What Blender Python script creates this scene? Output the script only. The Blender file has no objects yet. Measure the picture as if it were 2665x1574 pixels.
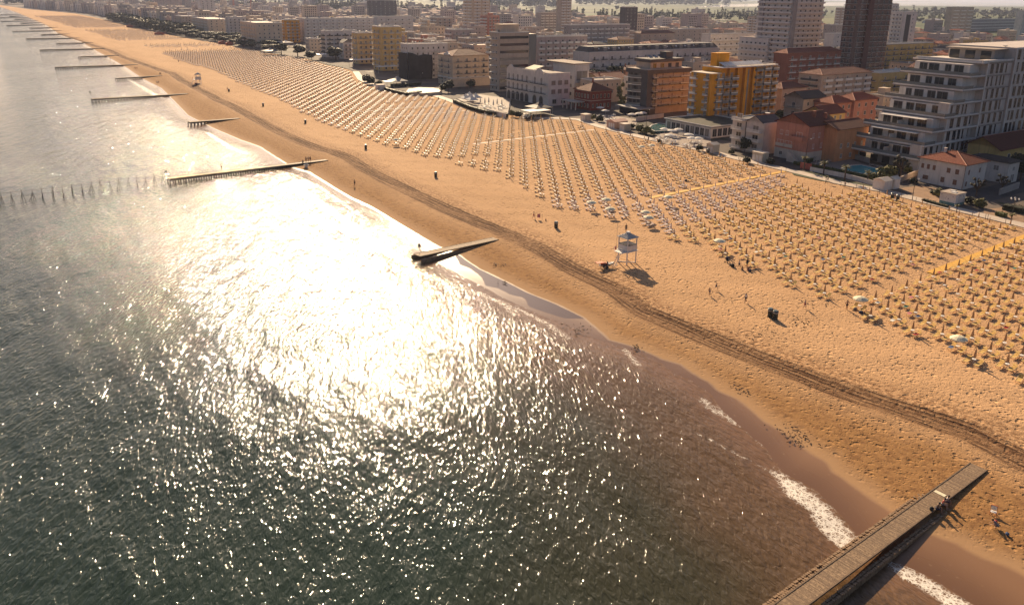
import bpy, bmesh, math, random
import numpy as np
from mathutils import Matrix, Vector

rnd = random.Random(11)
S = bpy.context.scene
COL = S.collection

# ------------------------------------------------------------------ camera
FPX, IW, IH, CY = 2028.0, 2665.0, 1574.0, 574.0     # focal length and principal point of the photograph, in its pixels
CAM_H = 50.0
RC = np.array([[0.99992148, 0.01253105, 0.0],
               [0.00349502, -0.27888691, 0.96031759],
               [0.01203379, -0.96024219, -0.27890881]])
cam_d = bpy.data.cameras.new('camera')
cam = bpy.data.objects.new('camera', cam_d)
COL.objects.link(cam)
S.camera = cam
cam_d.sensor_fit = 'HORIZONTAL'
cam_d.sensor_width = 36.0
cam_d.lens = 36.0 * FPX / IW
cam_d.shift_y = -(IH / 2 - CY) / IW
cam_d.clip_start = 1.0
cam_d.clip_end = 60000.0
rt, up, bk = RC @ (1, 0, 0), RC @ (0, -1, 0), RC @ (0, 0, -1)
cam.matrix_world = Matrix(((rt[0], up[0], bk[0], 0), (rt[1], up[1], bk[1], 0), (rt[2], up[2], bk[2], CAM_H), (0, 0, 0, 1)))

# ------------------------------------------------------------------ world, sun, exposure
SUN_AZ, SUN_EL = -11.0, 24.5
w = bpy.data.worlds.new('World')
S.world = w
w.use_nodes = True
nt = w.node_tree
nt.nodes.clear()
sky = nt.nodes.new('ShaderNodeTexSky')
sky.sky_type = 'NISHITA'
sky.sun_disc = False
sky.sun_elevation = math.radians(SUN_EL)
sky.sun_rotation = math.radians(SUN_AZ)
sky.air_density = 1.0
sky.dust_density = 2.0
sky.ozone_density = 1.0
tint = nt.nodes.new('ShaderNodeMix')
tint.data_type = 'RGBA'
tint.blend_type = 'MULTIPLY'
tint.inputs[0].default_value = 1.0
tint.inputs[7].default_value = (0.93, 0.89, 0.95, 1)
bg = nt.nodes.new('ShaderNodeBackground')
bg.inputs[1].default_value = 0.045
wo = nt.nodes.new('ShaderNodeOutputWorld')
nt.links.new(sky.outputs[0], tint.inputs[6])
nt.links.new(tint.outputs[2], bg.inputs[0])
nt.links.new(bg.outputs[0], wo.inputs[0])
sl = bpy.data.lights.new('sun', 'SUN')
sl.energy = 4.0
sl.angle = math.radians(0.5)
sl.color = (1.0, 0.76, 0.48)
so = bpy.data.objects.new('sun', sl)
COL.objects.link(so)
_a, _e = math.radians(SUN_AZ), math.radians(SUN_EL)
SUNV = Vector((math.sin(_a) * math.cos(_e), math.cos(_a) * math.cos(_e), math.sin(_e)))
so.rotation_euler = SUNV.to_track_quat('Z', 'Y').to_euler()
so.location = (0, 0, 200)
S.view_settings.view_transform = 'Standard'
S.view_settings.look = 'None'
S.view_settings.gamma = 1.0
S.view_settings.exposure = 1.17
S.render.engine = 'CYCLES'
S.cycles.max_bounces = 6
S.cycles.diffuse_bounces = 3
S.cycles.glossy_bounces = 3
S.cycles.transparent_max_bounces = 6
S.cycles.volume_bounces = 1
S.cycles.sample_clamp_indirect = 6.0
HAZE_DENSITY = 0.000042
S.cycles.use_denoising = True

# ------------------------------------------------------------------ measuring helpers
def ray(x, y):
    return RC @ np.array([x - IW / 2, y - CY, FPX])
def G(x, y, z=0.0):
    """the point of height z that the photograph shows at pixel x, y"""
    r = ray(x, y)
    t = (CAM_H - z) / -r[2]
    return np.array([r[0] * t, r[1] * t, z])
def proj(P):
    v = RC.T @ (np.array(P, float) - np.array([0, 0, CAM_H]))
    return np.array([IW / 2 + FPX * v[0] / v[2], CY + FPX * v[1] / v[2]])
AH = np.array([0.805, 0.594]); NH = np.array([-0.594, 0.805])     # landward, along the shore
def sd(P):
    return float(NH @ P[:2]), float(AH @ P[:2])
def XY(s, d):
    return np.array([NH[0] * s + AH[0] * d, NH[1] * s + AH[1] * d])
def curve(px, z=0.0, lo=None, hi=None):
    q = sorted(sd(G(x, y, z)) for x, y in px)
    s = np.array([a for a, b in q]); d = np.array([b for a, b in q])
    return lambda v: np.interp(v, s, d)
AZM = 56.5
BM = np.array([math.sin(math.radians(AZM)), math.cos(math.radians(AZM)), 0])      # building axes: landward
BT = np.array([math.sin(math.radians(AZM - 90)), math.cos(math.radians(AZM - 90)), 0])  # along the shore, away
BROT = math.radians(90 - AZM)

# ------------------------------------------------------------------ mesh helpers
class MB:
    def __init__(s): s.v = []; s.f = []; s.m = []; s.smooth = False
    def add(s, vs, fs, m=0):
        b = len(s.v); s.v += [tuple(map(float, p)) for p in vs]
        s.f += [tuple(b + i for i in f) for f in fs]; s.m += [m] * len(fs); return s
    def box(s, x0, x1, y0, y1, z0, z1, m=0):
        return s.add([(x0, y0, z0), (x1, y0, z0), (x1, y1, z0), (x0, y1, z0), (x0, y0, z1), (x1, y0, z1), (x1, y1, z1), (x0, y1, z1)],
                     [(3, 2, 1, 0), (4, 5, 6, 7), (0, 1, 5, 4), (1, 2, 6, 5), (2, 3, 7, 6), (3, 0, 4, 7)], m)
    def bar(s, p, q, w, h=None, m=0):
        """square bar from p to q"""
        p = Vector(p); q = Vector(q); d = (q - p).normalized()
        a = d.cross(Vector((0, 0, 1)))
        a = a.normalized() if a.length > 1e-4 else Vector((1, 0, 0))
        b = a.cross(d).normalized(); a = a * w / 2; b = b * (h or w) / 2
        vs = [p - a - b, p + a - b, p + a + b, p - a + b, q - a - b, q + a - b, q + a + b, q - a + b]
        return s.add(vs, [(0, 1, 2, 3), (7, 6, 5, 4), (4, 5, 1, 0), (5, 6, 2, 1), (6, 7, 3, 2), (7, 4, 0, 3)], m)
    def tube(s, p, q, r0, r1=None, n=8, m=0, cap=True):
        p = Vector(p); q = Vector(q); r1 = r0 if r1 is None else r1
        d = (q - p).normalized(); a = d.cross(Vector((0, 0, 1)))
        a = a.normalized() if a.length > 1e-4 else Vector((1, 0, 0)); b = d.cross(a)
        vs = []
        for c, r in ((p, r0), (q, r1)):
            for i in range(n):
                t = 2 * math.pi * i / n
                vs.append(c + a * math.cos(t) * r + b * math.sin(t) * r)
        fs = [(i, (i + 1) % n, n + (i + 1) % n, n + i) for i in range(n)]
        if cap: fs += [tuple(range(n - 1, -1, -1)), tuple(range(n, 2 * n))]
        return s.add(vs, fs, m)
    def lathe(s, prof, n=12, m=0, c=(0, 0, 0), sx=1, sy=1):
        vs = []; fs = []
        for r, z in prof:
            for i in range(n):
                t = 2 * math.pi * i / n
                vs.append((c[0] + r * math.cos(t) * sx, c[1] + r * math.sin(t) * sy, c[2] + z))
        for k in range(len(prof) - 1):
            for i in range(n):
                fs.append((k * n + i, k * n + (i + 1) % n, (k + 1) * n + (i + 1) % n, (k + 1) * n + i))
        fs.append(tuple(range(n - 1, -1, -1))); fs.append(tuple((len(prof) - 1) * n + i for i in range(n)))
        return s.add(vs, fs, m)
    def poly(s, pts, z0, z1, m=0):
        n = len(pts)
        vs = [(p[0], p[1], z0) for p in pts] + [(p[0], p[1], z1) for p in pts]
        fs = [tuple(range(n - 1, -1, -1)), tuple(range(n, 2 * n))] + [(i, (i + 1) % n, n + (i + 1) % n, n + i) for i in range(n)]
        return s.add(vs, fs, m)
    def merge(s, o, M=None, mo=0):
        b = len(s.v)
        if M is None: s.v += o.v
        else: s.v += [tuple(M @ Vector(p)) for p in o.v]
        s.f += [tuple(b + i for i in f) for f in o.f]; s.m += [k + mo for k in o.m]; return s
    def mesh(s, name, mats):
        me = bpy.data.meshes.new(name)
        me.from_pydata(s.v, [], s.f)
        for mt in mats: me.materials.append(mt)
        if len(mats) > 1: me.polygons.foreach_set('material_index', s.m)
        if s.smooth: me.polygons.foreach_set('use_smooth', [True] * len(s.f))
        me.update(); return me
def link(name, me, parent=None, loc=(0, 0, 0), rz=0.0, sc=None):
    o = bpy.data.objects.new(name, me); COL.objects.link(o)
    o.location = loc; o.rotation_euler = (0, 0, rz)
    if sc is not None: o.scale = (sc, sc, sc) if isinstance(sc, (int, float)) else sc
    if parent is not None: o.parent = parent
    return o
def tag(o, label=None, cat=None, group=None, kind=None):
    if label: o['label'] = label
    if cat: o['category'] = cat
    if group: o['group'] = group
    if kind: o['kind'] = kind
    return o
def thing(name, label, cat, loc=(0, 0, 0), rz=0.0, group=None):
    return tag(link(name, None, None, loc, rz), label, cat, group)
def part(name, mb, mats, parent, loc=(0, 0, 0), rz=0.0, kind=None):
    if not isinstance(mats, (list, tuple)): mats = [mats]
    o = link(name, mb.mesh(name, mats) if isinstance(mb, MB) else mb, parent, loc, rz)
    if kind: o['kind'] = kind
    return o
def dup(root, loc, rz, label=None, group=None, sc=None):
    r = root.copy(); COL.objects.link(r); r.location = loc; r.rotation_euler = (0, 0, rz)
    if sc is not None: r.scale = (sc, sc, sc) if isinstance(sc, (int, float)) else sc
    if label: r['label'] = label
    if group: r['group'] = group
    for ch in root.children:
        c = ch.copy(); COL.objects.link(c); c.parent = r
        for g in ch.children:
            k = g.copy(); COL.objects.link(k); k.parent = c
    return r
def grid_mesh(name, X, Y, Z, mats, attrs=None):
    """X, Y, Z arrays of shape (n, m)"""
    n, m = X.shape
    me = bpy.data.meshes.new(name)
    co = np.stack([X, Y, Z], -1).reshape(-1, 3).astype(np.float32)
    i = np.arange(n * m).reshape(n, m)
    q = np.stack([i[:-1, :-1], i[1:, :-1], i[1:, 1:], i[:-1, 1:]], -1).reshape(-1, 4)
    p0, p1, p2 = co[q[0, 0]], co[q[0, 1]], co[q[0, 2]]
    if np.cross(p1 - p0, p2 - p0)[2] < 0: q = q[:, ::-1]
    me.vertices.add(len(co)); me.vertices.foreach_set('co', co.ravel())
    me.loops.add(q.size); me.loops.foreach_set('vertex_index', q.ravel().astype(np.int32))
    me.polygons.add(len(q)); me.polygons.foreach_set('loop_start', np.arange(0, q.size, 4, dtype=np.int32))
    me.polygons.foreach_set('use_smooth', np.ones(len(q), dtype=bool))
    for mt in mats: me.materials.append(mt)
    me.update(calc_edges=True)
    for k, a in (attrs or {}).items():
        if a.ndim == 3:
            at = me.attributes.new(k, 'FLOAT_VECTOR', 'POINT'); at.data.foreach_set('vector', a.reshape(-1, 3).astype(np.float32).ravel())
        else:
            at = me.attributes.new(k, 'FLOAT', 'POINT'); at.data.foreach_set('value', a.astype(np.float32).ravel())
    return me

# ------------------------------------------------------------------ materials
class NT:
    """small helper for shader node trees"""
    def __init__(s, name):
        s.mat = bpy.data.materials.new(name); s.mat.use_nodes = True
        s.t = s.mat.node_tree; s.t.nodes.clear()
        s.out = s.n('ShaderNodeOutputMaterial'); s.p = s.n('ShaderNodeBsdfPrincipled')
        s.t.links.new(s.p.outputs[0], s.out.inputs[0])
    def n(s, k, **kw):
        x = s.t.nodes.new(k)
        for a, b in kw.items(): setattr(x, a, b)
        return x
    def put(s, sock, v):
        if hasattr(v, 'is_output'): s.t.links.new(v, sock)
        elif isinstance(v, (tuple, list)) and len(v) == 3 and sock.type == 'RGBA': sock.default_value = (*v, 1)
        else: sock.default_value = v
    def math(s, op, a, b=None, c=None, clamp=False):
        x = s.n('ShaderNodeMath', operation=op, use_clamp=clamp)
        for i, v in enumerate((a, b, c)):
            if v is not None: s.put(x.inputs[i], v)
        return x.outputs[0]
    def mul(s, a, b): return s.math('MULTIPLY', a, b)
    def addm(s, a, b): return s.math('ADD', a, b)
    def sub(s, a, b): return s.math('SUBTRACT', a, b)
    def ss(s, v, lo, hi):
        """smoothstep of v between lo and hi (0 below lo)"""
        x = s.n('ShaderNodeMapRange', interpolation_type='SMOOTHSTEP')
        s.put(x.inputs[0], v); x.inputs[1].default_value = lo; x.inputs[2].default_value = hi
        return x.outputs[0]
    def lin(s, v, lo, hi, a=0.0, b=1.0):
        x = s.n('ShaderNodeMapRange'); s.put(x.inputs[0], v)
        for i, q in enumerate((lo, hi, a, b)): x.inputs[i + 1].default_value = q
        return x.outputs[0]
    def mix(s, f, a, b, mode='MIX'):
        x = s.n('ShaderNodeMix', data_type='RGBA', blend_type=mode)
        s.put(x.inputs[0], f); s.put(x.inputs[6], a); s.put(x.inputs[7], b); return x.outputs[2]
    def mixf(s, f, a, b):
        x = s.n('ShaderNodeMix', data_type='FLOAT'); s.put(x.inputs[0], f); s.put(x.inputs[2], a); s.put(x.inputs[3], b); return x.outputs[0]
    def attr(s, name, vec=False):
        x = s.n('ShaderNodeAttribute', attribute_name=name); return x.outputs[1] if vec else x.outputs[2]
    def pos(s): return s.n('ShaderNodeNewGeometry').outputs[0]
    def map(s, v, sc=(1, 1, 1), rot=(0, 0, 0), loc=(0, 0, 0)):
        x = s.n('ShaderNodeMapping'); s.put(x.inputs[0], v)
        x.inputs[1].default_value = loc; x.inputs[2].default_value = rot; x.inputs[3].default_value = sc; return x.outputs[0]
    def noise(s, v, scale, detail=3.0, rough=0.5, dist=0.0, col=False):
        x = s.n('ShaderNodeTexNoise'); s.put(x.inputs['Vector'], v)
        x.inputs['Scale'].default_value = scale; x.inputs['Detail'].default_value = detail
        x.inputs['Roughness'].default_value = rough; x.inputs['Distortion'].default_value = dist
        return x.outputs[1 if col else 0]
    def vor(s, v, scale, feature='F1', rnd_=1.0, out=0):
        x = s.n('ShaderNodeTexVoronoi', feature=feature); s.put(x.inputs['Vector'], v)
        x.inputs['Scale'].default_value = scale; x.inputs['Randomness'].default_value = rnd_; return x.outputs[out]
    def bump(s, h, dist, strength=1.0, nrm=None):
        x = s.n('ShaderNodeBump'); s.put(x.inputs['Height'], h); s.put(x.inputs['Strength'], strength)
        x.inputs['Distance'].default_value = dist
        if nrm is not None: s.put(x.inputs['Normal'], nrm)
        return x.outputs[0]
    def set(s, **kw):
        names = dict(col='Base Color', rough='Roughness', nrm='Normal', metal='Metallic', ior='IOR', spec='Specular IOR Level', alpha='Alpha', trans='Transmission Weight')
        for k, v in kw.items(): s.put(s.p.inputs[names[k]], v)
        return s.mat
MATS = {}
def mat(name, col, rough=0.75, var=0.18, scale=0.6, bump=0.0, bscale=6.0, metal=0.0, spec=0.35, streak=False):
    """plain material with uneven colour (and rain streaks on walls)"""
    if name in MATS: return MATS[name]
    N = NT(name); p = N.pos()
    f = N.noise(p, scale, 4.0, 0.6)
    dark = tuple(c * (1 - var) for c in col); light = tuple(min(1, c * (1 + var * 0.6)) for c in col)
    c = N.mix(N.ss(f, 0.3, 0.7), dark, light)
    if streak:
        g = N.noise(N.map(p, (1.3, 1.3, 0.12)), 1.0, 4.0, 0.65)
        c = N.mix(N.mul(N.ss(g, 0.50, 0.70), 0.5), c, tuple(k * 0.6 for k in col))
    kw = {}
    if bump: kw['nrm'] = N.bump(N.noise(p, bscale, 3.0), bump)
    MATS[name] = N.set(col=c, rough=rough, metal=metal, spec=spec, **kw); return MATS[name]
def wall(name, col, var=0.12): return mat('wall_' + name, col, 0.85, var, 0.25, 0.004, 8.0, streak=True, spec=0.2)
# ================================================================== the setting
WET_PX = [(2665, 1501), (2621, 1478), (2550, 1453), (2493, 1418), (2450, 1404), (2407, 1387), (2324, 1338), (2273, 1304), (2207, 1256), (2167, 1227),
          (2150, 1204), (2110, 1181), (2047, 1131), (1993, 1101), (1925, 1043), (1871, 1017), (1851, 999), (1790, 962), (1773, 949), (1725, 934), (1654, 903),
          (1587, 884), (1524, 829), (1449, 792), (1374, 762), (1322, 735), (1249, 700), (1214, 677), (1190, 658), (1140, 640), (1087, 609), (1037, 579),
          (973, 540), (916, 514), (882, 494), (846, 472), (805, 447), (761, 435), (723, 411), (676, 381), (629, 365), (554, 333), (491, 301), (449, 258),
          (421, 230), (372, 205.5), (331, 177.5), (293, 155.6), (252, 133.7), (210, 108.8), (157, 91.8), (121, 66.8), (82, 49.8), (43, 32.9), (1, 19.4)]
SW_PX = [(2700, 1690), (2536, 1574), (2419, 1501), (2330, 1461), (2270, 1425), (2233, 1395), (2180, 1330), (2120, 1272), (2040, 1232), (2010, 1195),
         (1993, 1165), (1959, 1138), (1925, 1108), (1878, 1067), (1851, 1026), (1800, 990), (1756, 973), (1722, 945), (1654, 915), (1598, 897), (1536, 877),
         (1474, 844), (1411, 822), (1367, 802), (1302, 772), (1269, 752), (1219, 727), (1130, 680), (1100, 640), (1060, 605), (1025, 576), (970, 544),
         (913, 518), (879, 498), (843, 476), (802, 451), (758, 438), (720, 414), (673, 384), (626, 368), (551, 336), (488, 304), (446, 261), (418, 232),
         (370, 207), (329, 179), (292, 157), (251, 134.5), (209, 109.4), (156, 92.3), (120, 67.2), (81, 50.2), (42, 33.1), (0, 19.6)]
TRK_PX = [(2665, 1209), (2521, 1130), (2386, 1085), (2200, 1025), (2000, 950), (1830, 880), (1668, 813), (1600, 759), (1484, 702), (1399, 650), (1299, 605), (1200, 565),
          (1100, 519), (1004, 472), (944, 440), (906, 414), (868, 398), (828, 389), (787, 374), (742, 354), (679, 320), (601, 277), (566, 262), (531, 242), (496, 224),
          (470, 210), (452, 197), (447, 192), (418, 185), (376, 170), (320, 150), (285, 133)]
FRONT_PX = [(2665, 1006), (2520, 955), (2400, 880), (2260, 840), (2100, 765), (1930, 685), (1850, 645), (1740, 615), (1660, 578), (1560, 560), (1460, 540), (1300, 452), (1160, 418),
            (1000, 373), (830, 313), (720, 253), (640, 223), (560, 183), (480, 163), (400, 129), (350, 118), (280, 100), (190, 74), (130, 55)]
PROM_PX = [(2720, 610), (2665, 594), (2531, 562), (2400, 529), (2288, 500), (2191, 484), (2100, 460), (2044, 447), (1919, 418), (1850, 400), (1751, 380), (1650, 357), (1556, 333),
           (1491, 311), (1407, 300), (1348, 309), (1258, 294), (1198, 279), (1177, 269), (1109, 245), (1049, 246), (1004, 237), (960, 222), (933, 210), (918, 187), (906, 181), (851, 170),
           (795, 153), (753, 148), (684, 136), (613, 122), (557, 111), (501, 103), (460, 95), (418, 86), (362, 75), (306, 61), (251, 47), (195, 36), (111, 28), (75, 25), (0, 14)]
ZW = -0.30
dWET = curve(WET_PX, ZW + 0.05); dSW = curve(SW_PX, ZW); dTRK = curve(TRK_PX); dFRONT = curve(FRONT_PX); dPROM = curve(PROM_PX)

def s_steps(a, b, k=0.006, mn=0.6):
    out = [a]
    while out[-1] < b:
        out.append(out[-1] + max(mn, k * math.hypot(out[-1], 90.0) if out[-1] > 60 else mn))
    return np.array(out)
def inside_sd(X, Y, poly):
    """signed distance to a closed polygon, positive inside"""
    P = np.array(poly); Q = np.roll(P, -1, 0); d2 = np.full(X.shape, 1e18); ins = np.zeros(X.shape, bool)
    for (ax, ay), (bx, by) in zip(P, Q):
        ex, ey = bx - ax, by - ay
        t = np.clip(((X - ax) * ex + (Y - ay) * ey) / (ex * ex + ey * ey + 1e-12), 0, 1)
        d2 = np.minimum(d2, (X - ax - t * ex) ** 2 + (Y - ay - t * ey) ** 2)
        c = ((ay > Y) != (by > Y)) & (X < ex * (Y - ay) / (ey + 1e-12) + ax)
        ins ^= c
    return np.where(ins, 1, -1) * np.sqrt(d2)
def sstep(x, a, b):
    t = np.clip((x - a) / (b - a), 0, 1); return t * t * (3 - 2 * t)

# ---- beach
sv = s_steps(-70.0, 3300.0)
e1 = np.arange(-24.0, 26.0, 0.6)
fr = np.linspace(0, 1, 95)[1:]
Sg = np.repeat(sv[:, None], len(e1) + len(fr), 1)
sw = dSW(sv)[:, None]; pr = dPROM(sv)[:, None]
Dg = np.concatenate([sw + e1[None], sw + e1[-1] + (pr + 2.5 - sw - e1[-1]) * fr[None]], 1)
Eg = Dg - sw
rs = np.random.RandomState(3)
und = 0.05 * np.sin(Sg * 0.21 + 2 * np.sin(Dg * 0.13)) * np.sin(Dg * 0.33) + 0.03 * np.sin(Sg * 0.6 + Dg * 0.5)
Zg = np.where(Eg < 0, ZW + 0.04 * Eg, np.minimum(ZW + 0.0215 * Eg, 0.0)) + und * sstep(Eg, 14, 26) * (1 - sstep(Dg - pr, -6, -1))
trd = Dg - dTRK(sv)[:, None]
Zg = Zg - 0.14 * np.exp(-(trd / 1.7) ** 2) + 0.16 * np.exp(-((trd - 3.2) / 1.1) ** 2) + 0.08 * np.exp(-((trd + 3.0) / 0.9) ** 2)
Xg = NH[0] * Sg + AH[0] * Dg; Yg = NH[1] * Sg + AH[1] * Dg
pool_px = [(1190, 660), (1214, 679), (1249, 702), (1322, 737), (1374, 764), (1449, 794), (1524, 831), (1470, 829), (1420, 814), (1375, 797), (1366, 776), (1330, 768),
           (1300, 752), (1264, 744), (1256, 724), (1225, 700), (1198, 690), (1186, 668)]
pool = inside_sd(Xg, Yg, [G(x, y, ZW)[:2] for x, y in pool_px])
N = NT('beach_sand'); p = N.pos()
v = N.attr('sdv', True); dw = N.attr('dw'); tr = N.attr('tr'); dsw = N.attr('dsw'); pl = N.attr('pool')
wob = N.lin(N.noise(v, 0.35, 4.0, 0.6), 0, 1, -1.0, 1.0)
wob2 = N.lin(N.noise(v, 0.06, 3.0), 0, 1, -1.0, 1.0)
dwn = N.addm(dw, N.mul(wob, 0.35))
dry = (0.55, 0.340, 0.185); damp = (0.31, 0.168, 0.070); rim = (0.37, 0.225, 0.12); wet = (0.235, 0.128, 0.068)
big = N.ss(N.noise(N.map(v, (0.02, 0.05, 1)), 1.0, 4.0, 0.6), 0.25, 0.75)
dry_c = N.mix(big, (0.47, 0.285, 0.150), dry)
dry_c = N.mix(N.mul(N.ss(N.noise(v, 0.55, 4.0, 0.65), 0.5, 0.75), 0.55), dry_c, (0.40, 0.24, 0.13))
trn = N.addm(tr, N.mul(wob, 1.2))
zone = N.ss(N.addm(trn, N.mul(wob2, 2.5)), -9.0, 1.0)
c = N.mix(zone, N.mix(N.ss(N.noise(v, 0.8, 4.0, 0.7), 0.42, 0.68), damp, (0.195, 0.100, 0.044)), dry_c)
c = N.mix(N.ss(N.math('ABSOLUTE', N.addm(dwn, N.mul(wob2, 1.0))), 4.5, 0.5), c, rim)
streak = N.noise(N.map(v, (0.025, 3.2, 1)), 1.0, 2.0, 0.7)
lw = N.lin(N.noise(N.map(v, (0.03, 0.03, 1)), 1.0, 3.0), 0.3, 0.7, -1.3, 1.3)
tru = N.addm(tr, lw)
core = N.mul(N.ss(N.math('ABSOLUTE', N.addm(tr, N.mul(wob, 1.1))), 3.4, 1.2), N.mul(N.lin(streak, 0.30, 0.62, 0.25, 1.0), N.lin(N.noise(v, 0.5, 4.0, 0.7), 0.35, 0.6, 0.55, 1.0)))
ruts = None
for cc in (1.5, 0.8, 0.0, -0.9, -1.6, -2.5):
    r_ = N.ss(N.math('ABSOLUTE', N.addm(N.addm(tru if abs(cc) < 1.5 else tr, N.mul(wob, 0.25)), cc)), 0.42, 0.10)
    ruts = r_ if ruts is None else N.math('MAXIMUM', ruts, r_)
ruts = N.mul(ruts, N.lin(N.noise(N.map(v, (0.06, 0.5, 1)), 1.0, 3.0), 0.4, 0.6, 0.15, 1.0))
fringe = N.mul(N.ss(N.math('ABSOLUTE', N.sub(trn, 3.2)), 6.5, 0.8), N.ss(N.noise(v, 1.3, 4.0, 0.7), 0.40, 0.6))
c = N.mix(N.mul(fringe, 0.85), c, (0.185, 0.093, 0.045))
c = N.mix(N.mul(core, 0.80), c, (0.115, 0.053, 0.027))
c = N.mix(N.mul(ruts, 0.75), c, (0.060, 0.028, 0.016))
lines = N.mul(N.ss(N.noise(N.map(v, (0.02, 1.3, 1)), 1.0, 2.0, 0.7), 0.60, 0.66), N.ss(N.math('ABSOLUTE', N.sub(trn, 9.0)), 16.0, 6.0))
c = N.mix(N.mul(lines, 0.28), c, (0.22, 0.12, 0.06))
wetm = N.ss(dwn, 0.5, -0.5)
shel = N.ss(N.noise(v, 1.7, 2.0), 0.66, 0.74)
c = N.mix(wetm, c, N.mix(N.ss(dsw, 0.0, 6.0), (0.150, 0.080, 0.045), wet))
c = N.mix(N.mul(wetm, N.mul(shel, 0.35)), c, (0.30, 0.2, 0.12))
plm = N.ss(N.addm(pl, N.mul(wob, 0.3)), -0.15, 0.2)
c = N.mix(plm, c, (0.10, 0.062, 0.048))
bar_m = N.mul(wetm, N.sub(1.0, plm))
# footprints: small hollows in the dry sand, finer pocks in the damp belt
h1 = N.vor(N.addm(v, 0.0) if False else N.mix(0.25, v, N.noise(v, 0.9, 2.0, col=True), 'ADD'), 1.25, 'SMOOTH_F1')
h2 = N.noise(v, 1.5, 3.0, 0.65)
h3 = N.noise(N.map(v, (1.4, 1.9, 1)), 2.6, 3.0, 0.6)
tread = N.ss(N.noise(v, 0.09, 4.0, 0.65), 0.36, 0.62)
pit = N.mul(N.ss(h1, 0.34, 0.10), N.ss(N.noise(v, 1.1, 2.0), 0.34, 0.52))
pit2 = N.mul(N.ss(N.vor(v, 2.6, 'F1'), 0.36, 0.08), N.ss(N.noise(v, 0.7, 3.0), 0.36, 0.54))
foot = N.sub(N.addm(N.mul(h2, 0.55), N.mul(h3, 0.22)), N.mul(N.addm(N.mul(pit, 0.85), N.mul(pit2, 0.5)), N.lin(tread, 0, 1, 0.30, 1.25)))
trib = N.mul(N.noise(N.map(v, (0.045, 3.6, 1)), 1.0, 3.0, 0.75), N.ss(N.math('ABSOLUTE', trn), 5.5, 2.0))
hgt = N.sub(N.addm(N.mul(foot, N.mul(N.lin(zone, 0, 1, 0.5, 1.0), N.ss(dwn, -0.2, 3.5))), N.mul(trib, 0.9)), N.mul(ruts, 0.5))
nrm = N.bump(hgt, 0.30, 1.0)
bm_sand = N.set(col=c, rough=N.mixf(wetm, 0.9, N.mixf(plm, N.mixf(N.ss(dsw, 0.0, 7.0), 0.22, 0.42), 0.05)), nrm=nrm, spec=N.mixf(wetm, 0.1, 0.38), ior=1.33)
one = np.zeros_like(Sg)
me = grid_mesh('beach', Xg, Yg, Zg, [bm_sand], {'sdv': np.stack([Sg, Dg, one], -1), 'dw': Dg - dWET(sv)[:, None], 'tr': trd, 'dsw': Eg, 'pool': pool})
tag(link('beach', me), kind='structure')

# ---- sea
ss_ = np.concatenate([np.arange(-400, -60, 20.0), s_steps(-60.0, 12000.0, 0.006, 0.7)])
e2 = [0.0]
while e2[-1] > -12000: e2.append(e2[-1] - (0.6 if e2[-1] > -42 else 0.6 * (abs(e2[-1]) / 42) ** 1.3))
e2 = np.array(e2)
Sw = np.repeat(ss_[:, None], len(e2), 1); Dw = dSW(ss_)[:, None] + e2[None]; Ew = np.repeat(e2[None], len(ss_), 0)
Xw = NH[0] * Sw + AH[0] * Dw; Yw = NH[1] * Sw + AH[1] * Dw
foam = np.zeros_like(Sw)
def W(l, z=ZW): return [G(x, y, z)[:2] for x, y in l]
breakA = W([(1964, 1204), (2041, 1236), (2099, 1267), (2156, 1316), (2204, 1367), (2233, 1407), (2193, 1436), (2144, 1393), (2119, 1364), (2105, 1330), (2041, 1287), (2016, 1241)])
breakB = W([(2304, 1465), (2370, 1473), (2419, 1501), (2464, 1533), (2536, 1574), (2640, 1650), (2560, 1660), (2480, 1595), (2421, 1548), (2350, 1507)])
for q in (breakA, breakB):
    foam = np.maximum(foam, sstep(inside_sd(Xw, Yw, q), -0.9, 0.7))
def line_d(poly):
    P = np.array(poly); d2 = np.full(Xw.shape, 1e18)
    for (ax, ay), (bx, by) in zip(P[:-1], P[1:]):
        ex, ey = bx - ax, by - ay
        t = np.clip(((Xw - ax) * ex + (Yw - ay) * ey) / (ex * ex + ey * ey), 0, 1)
        d2 = np.minimum(d2, (Xw - ax - t * ex) ** 2 + (Yw - ay - t * ey) ** 2)
    return np.sqrt(d2)
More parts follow.
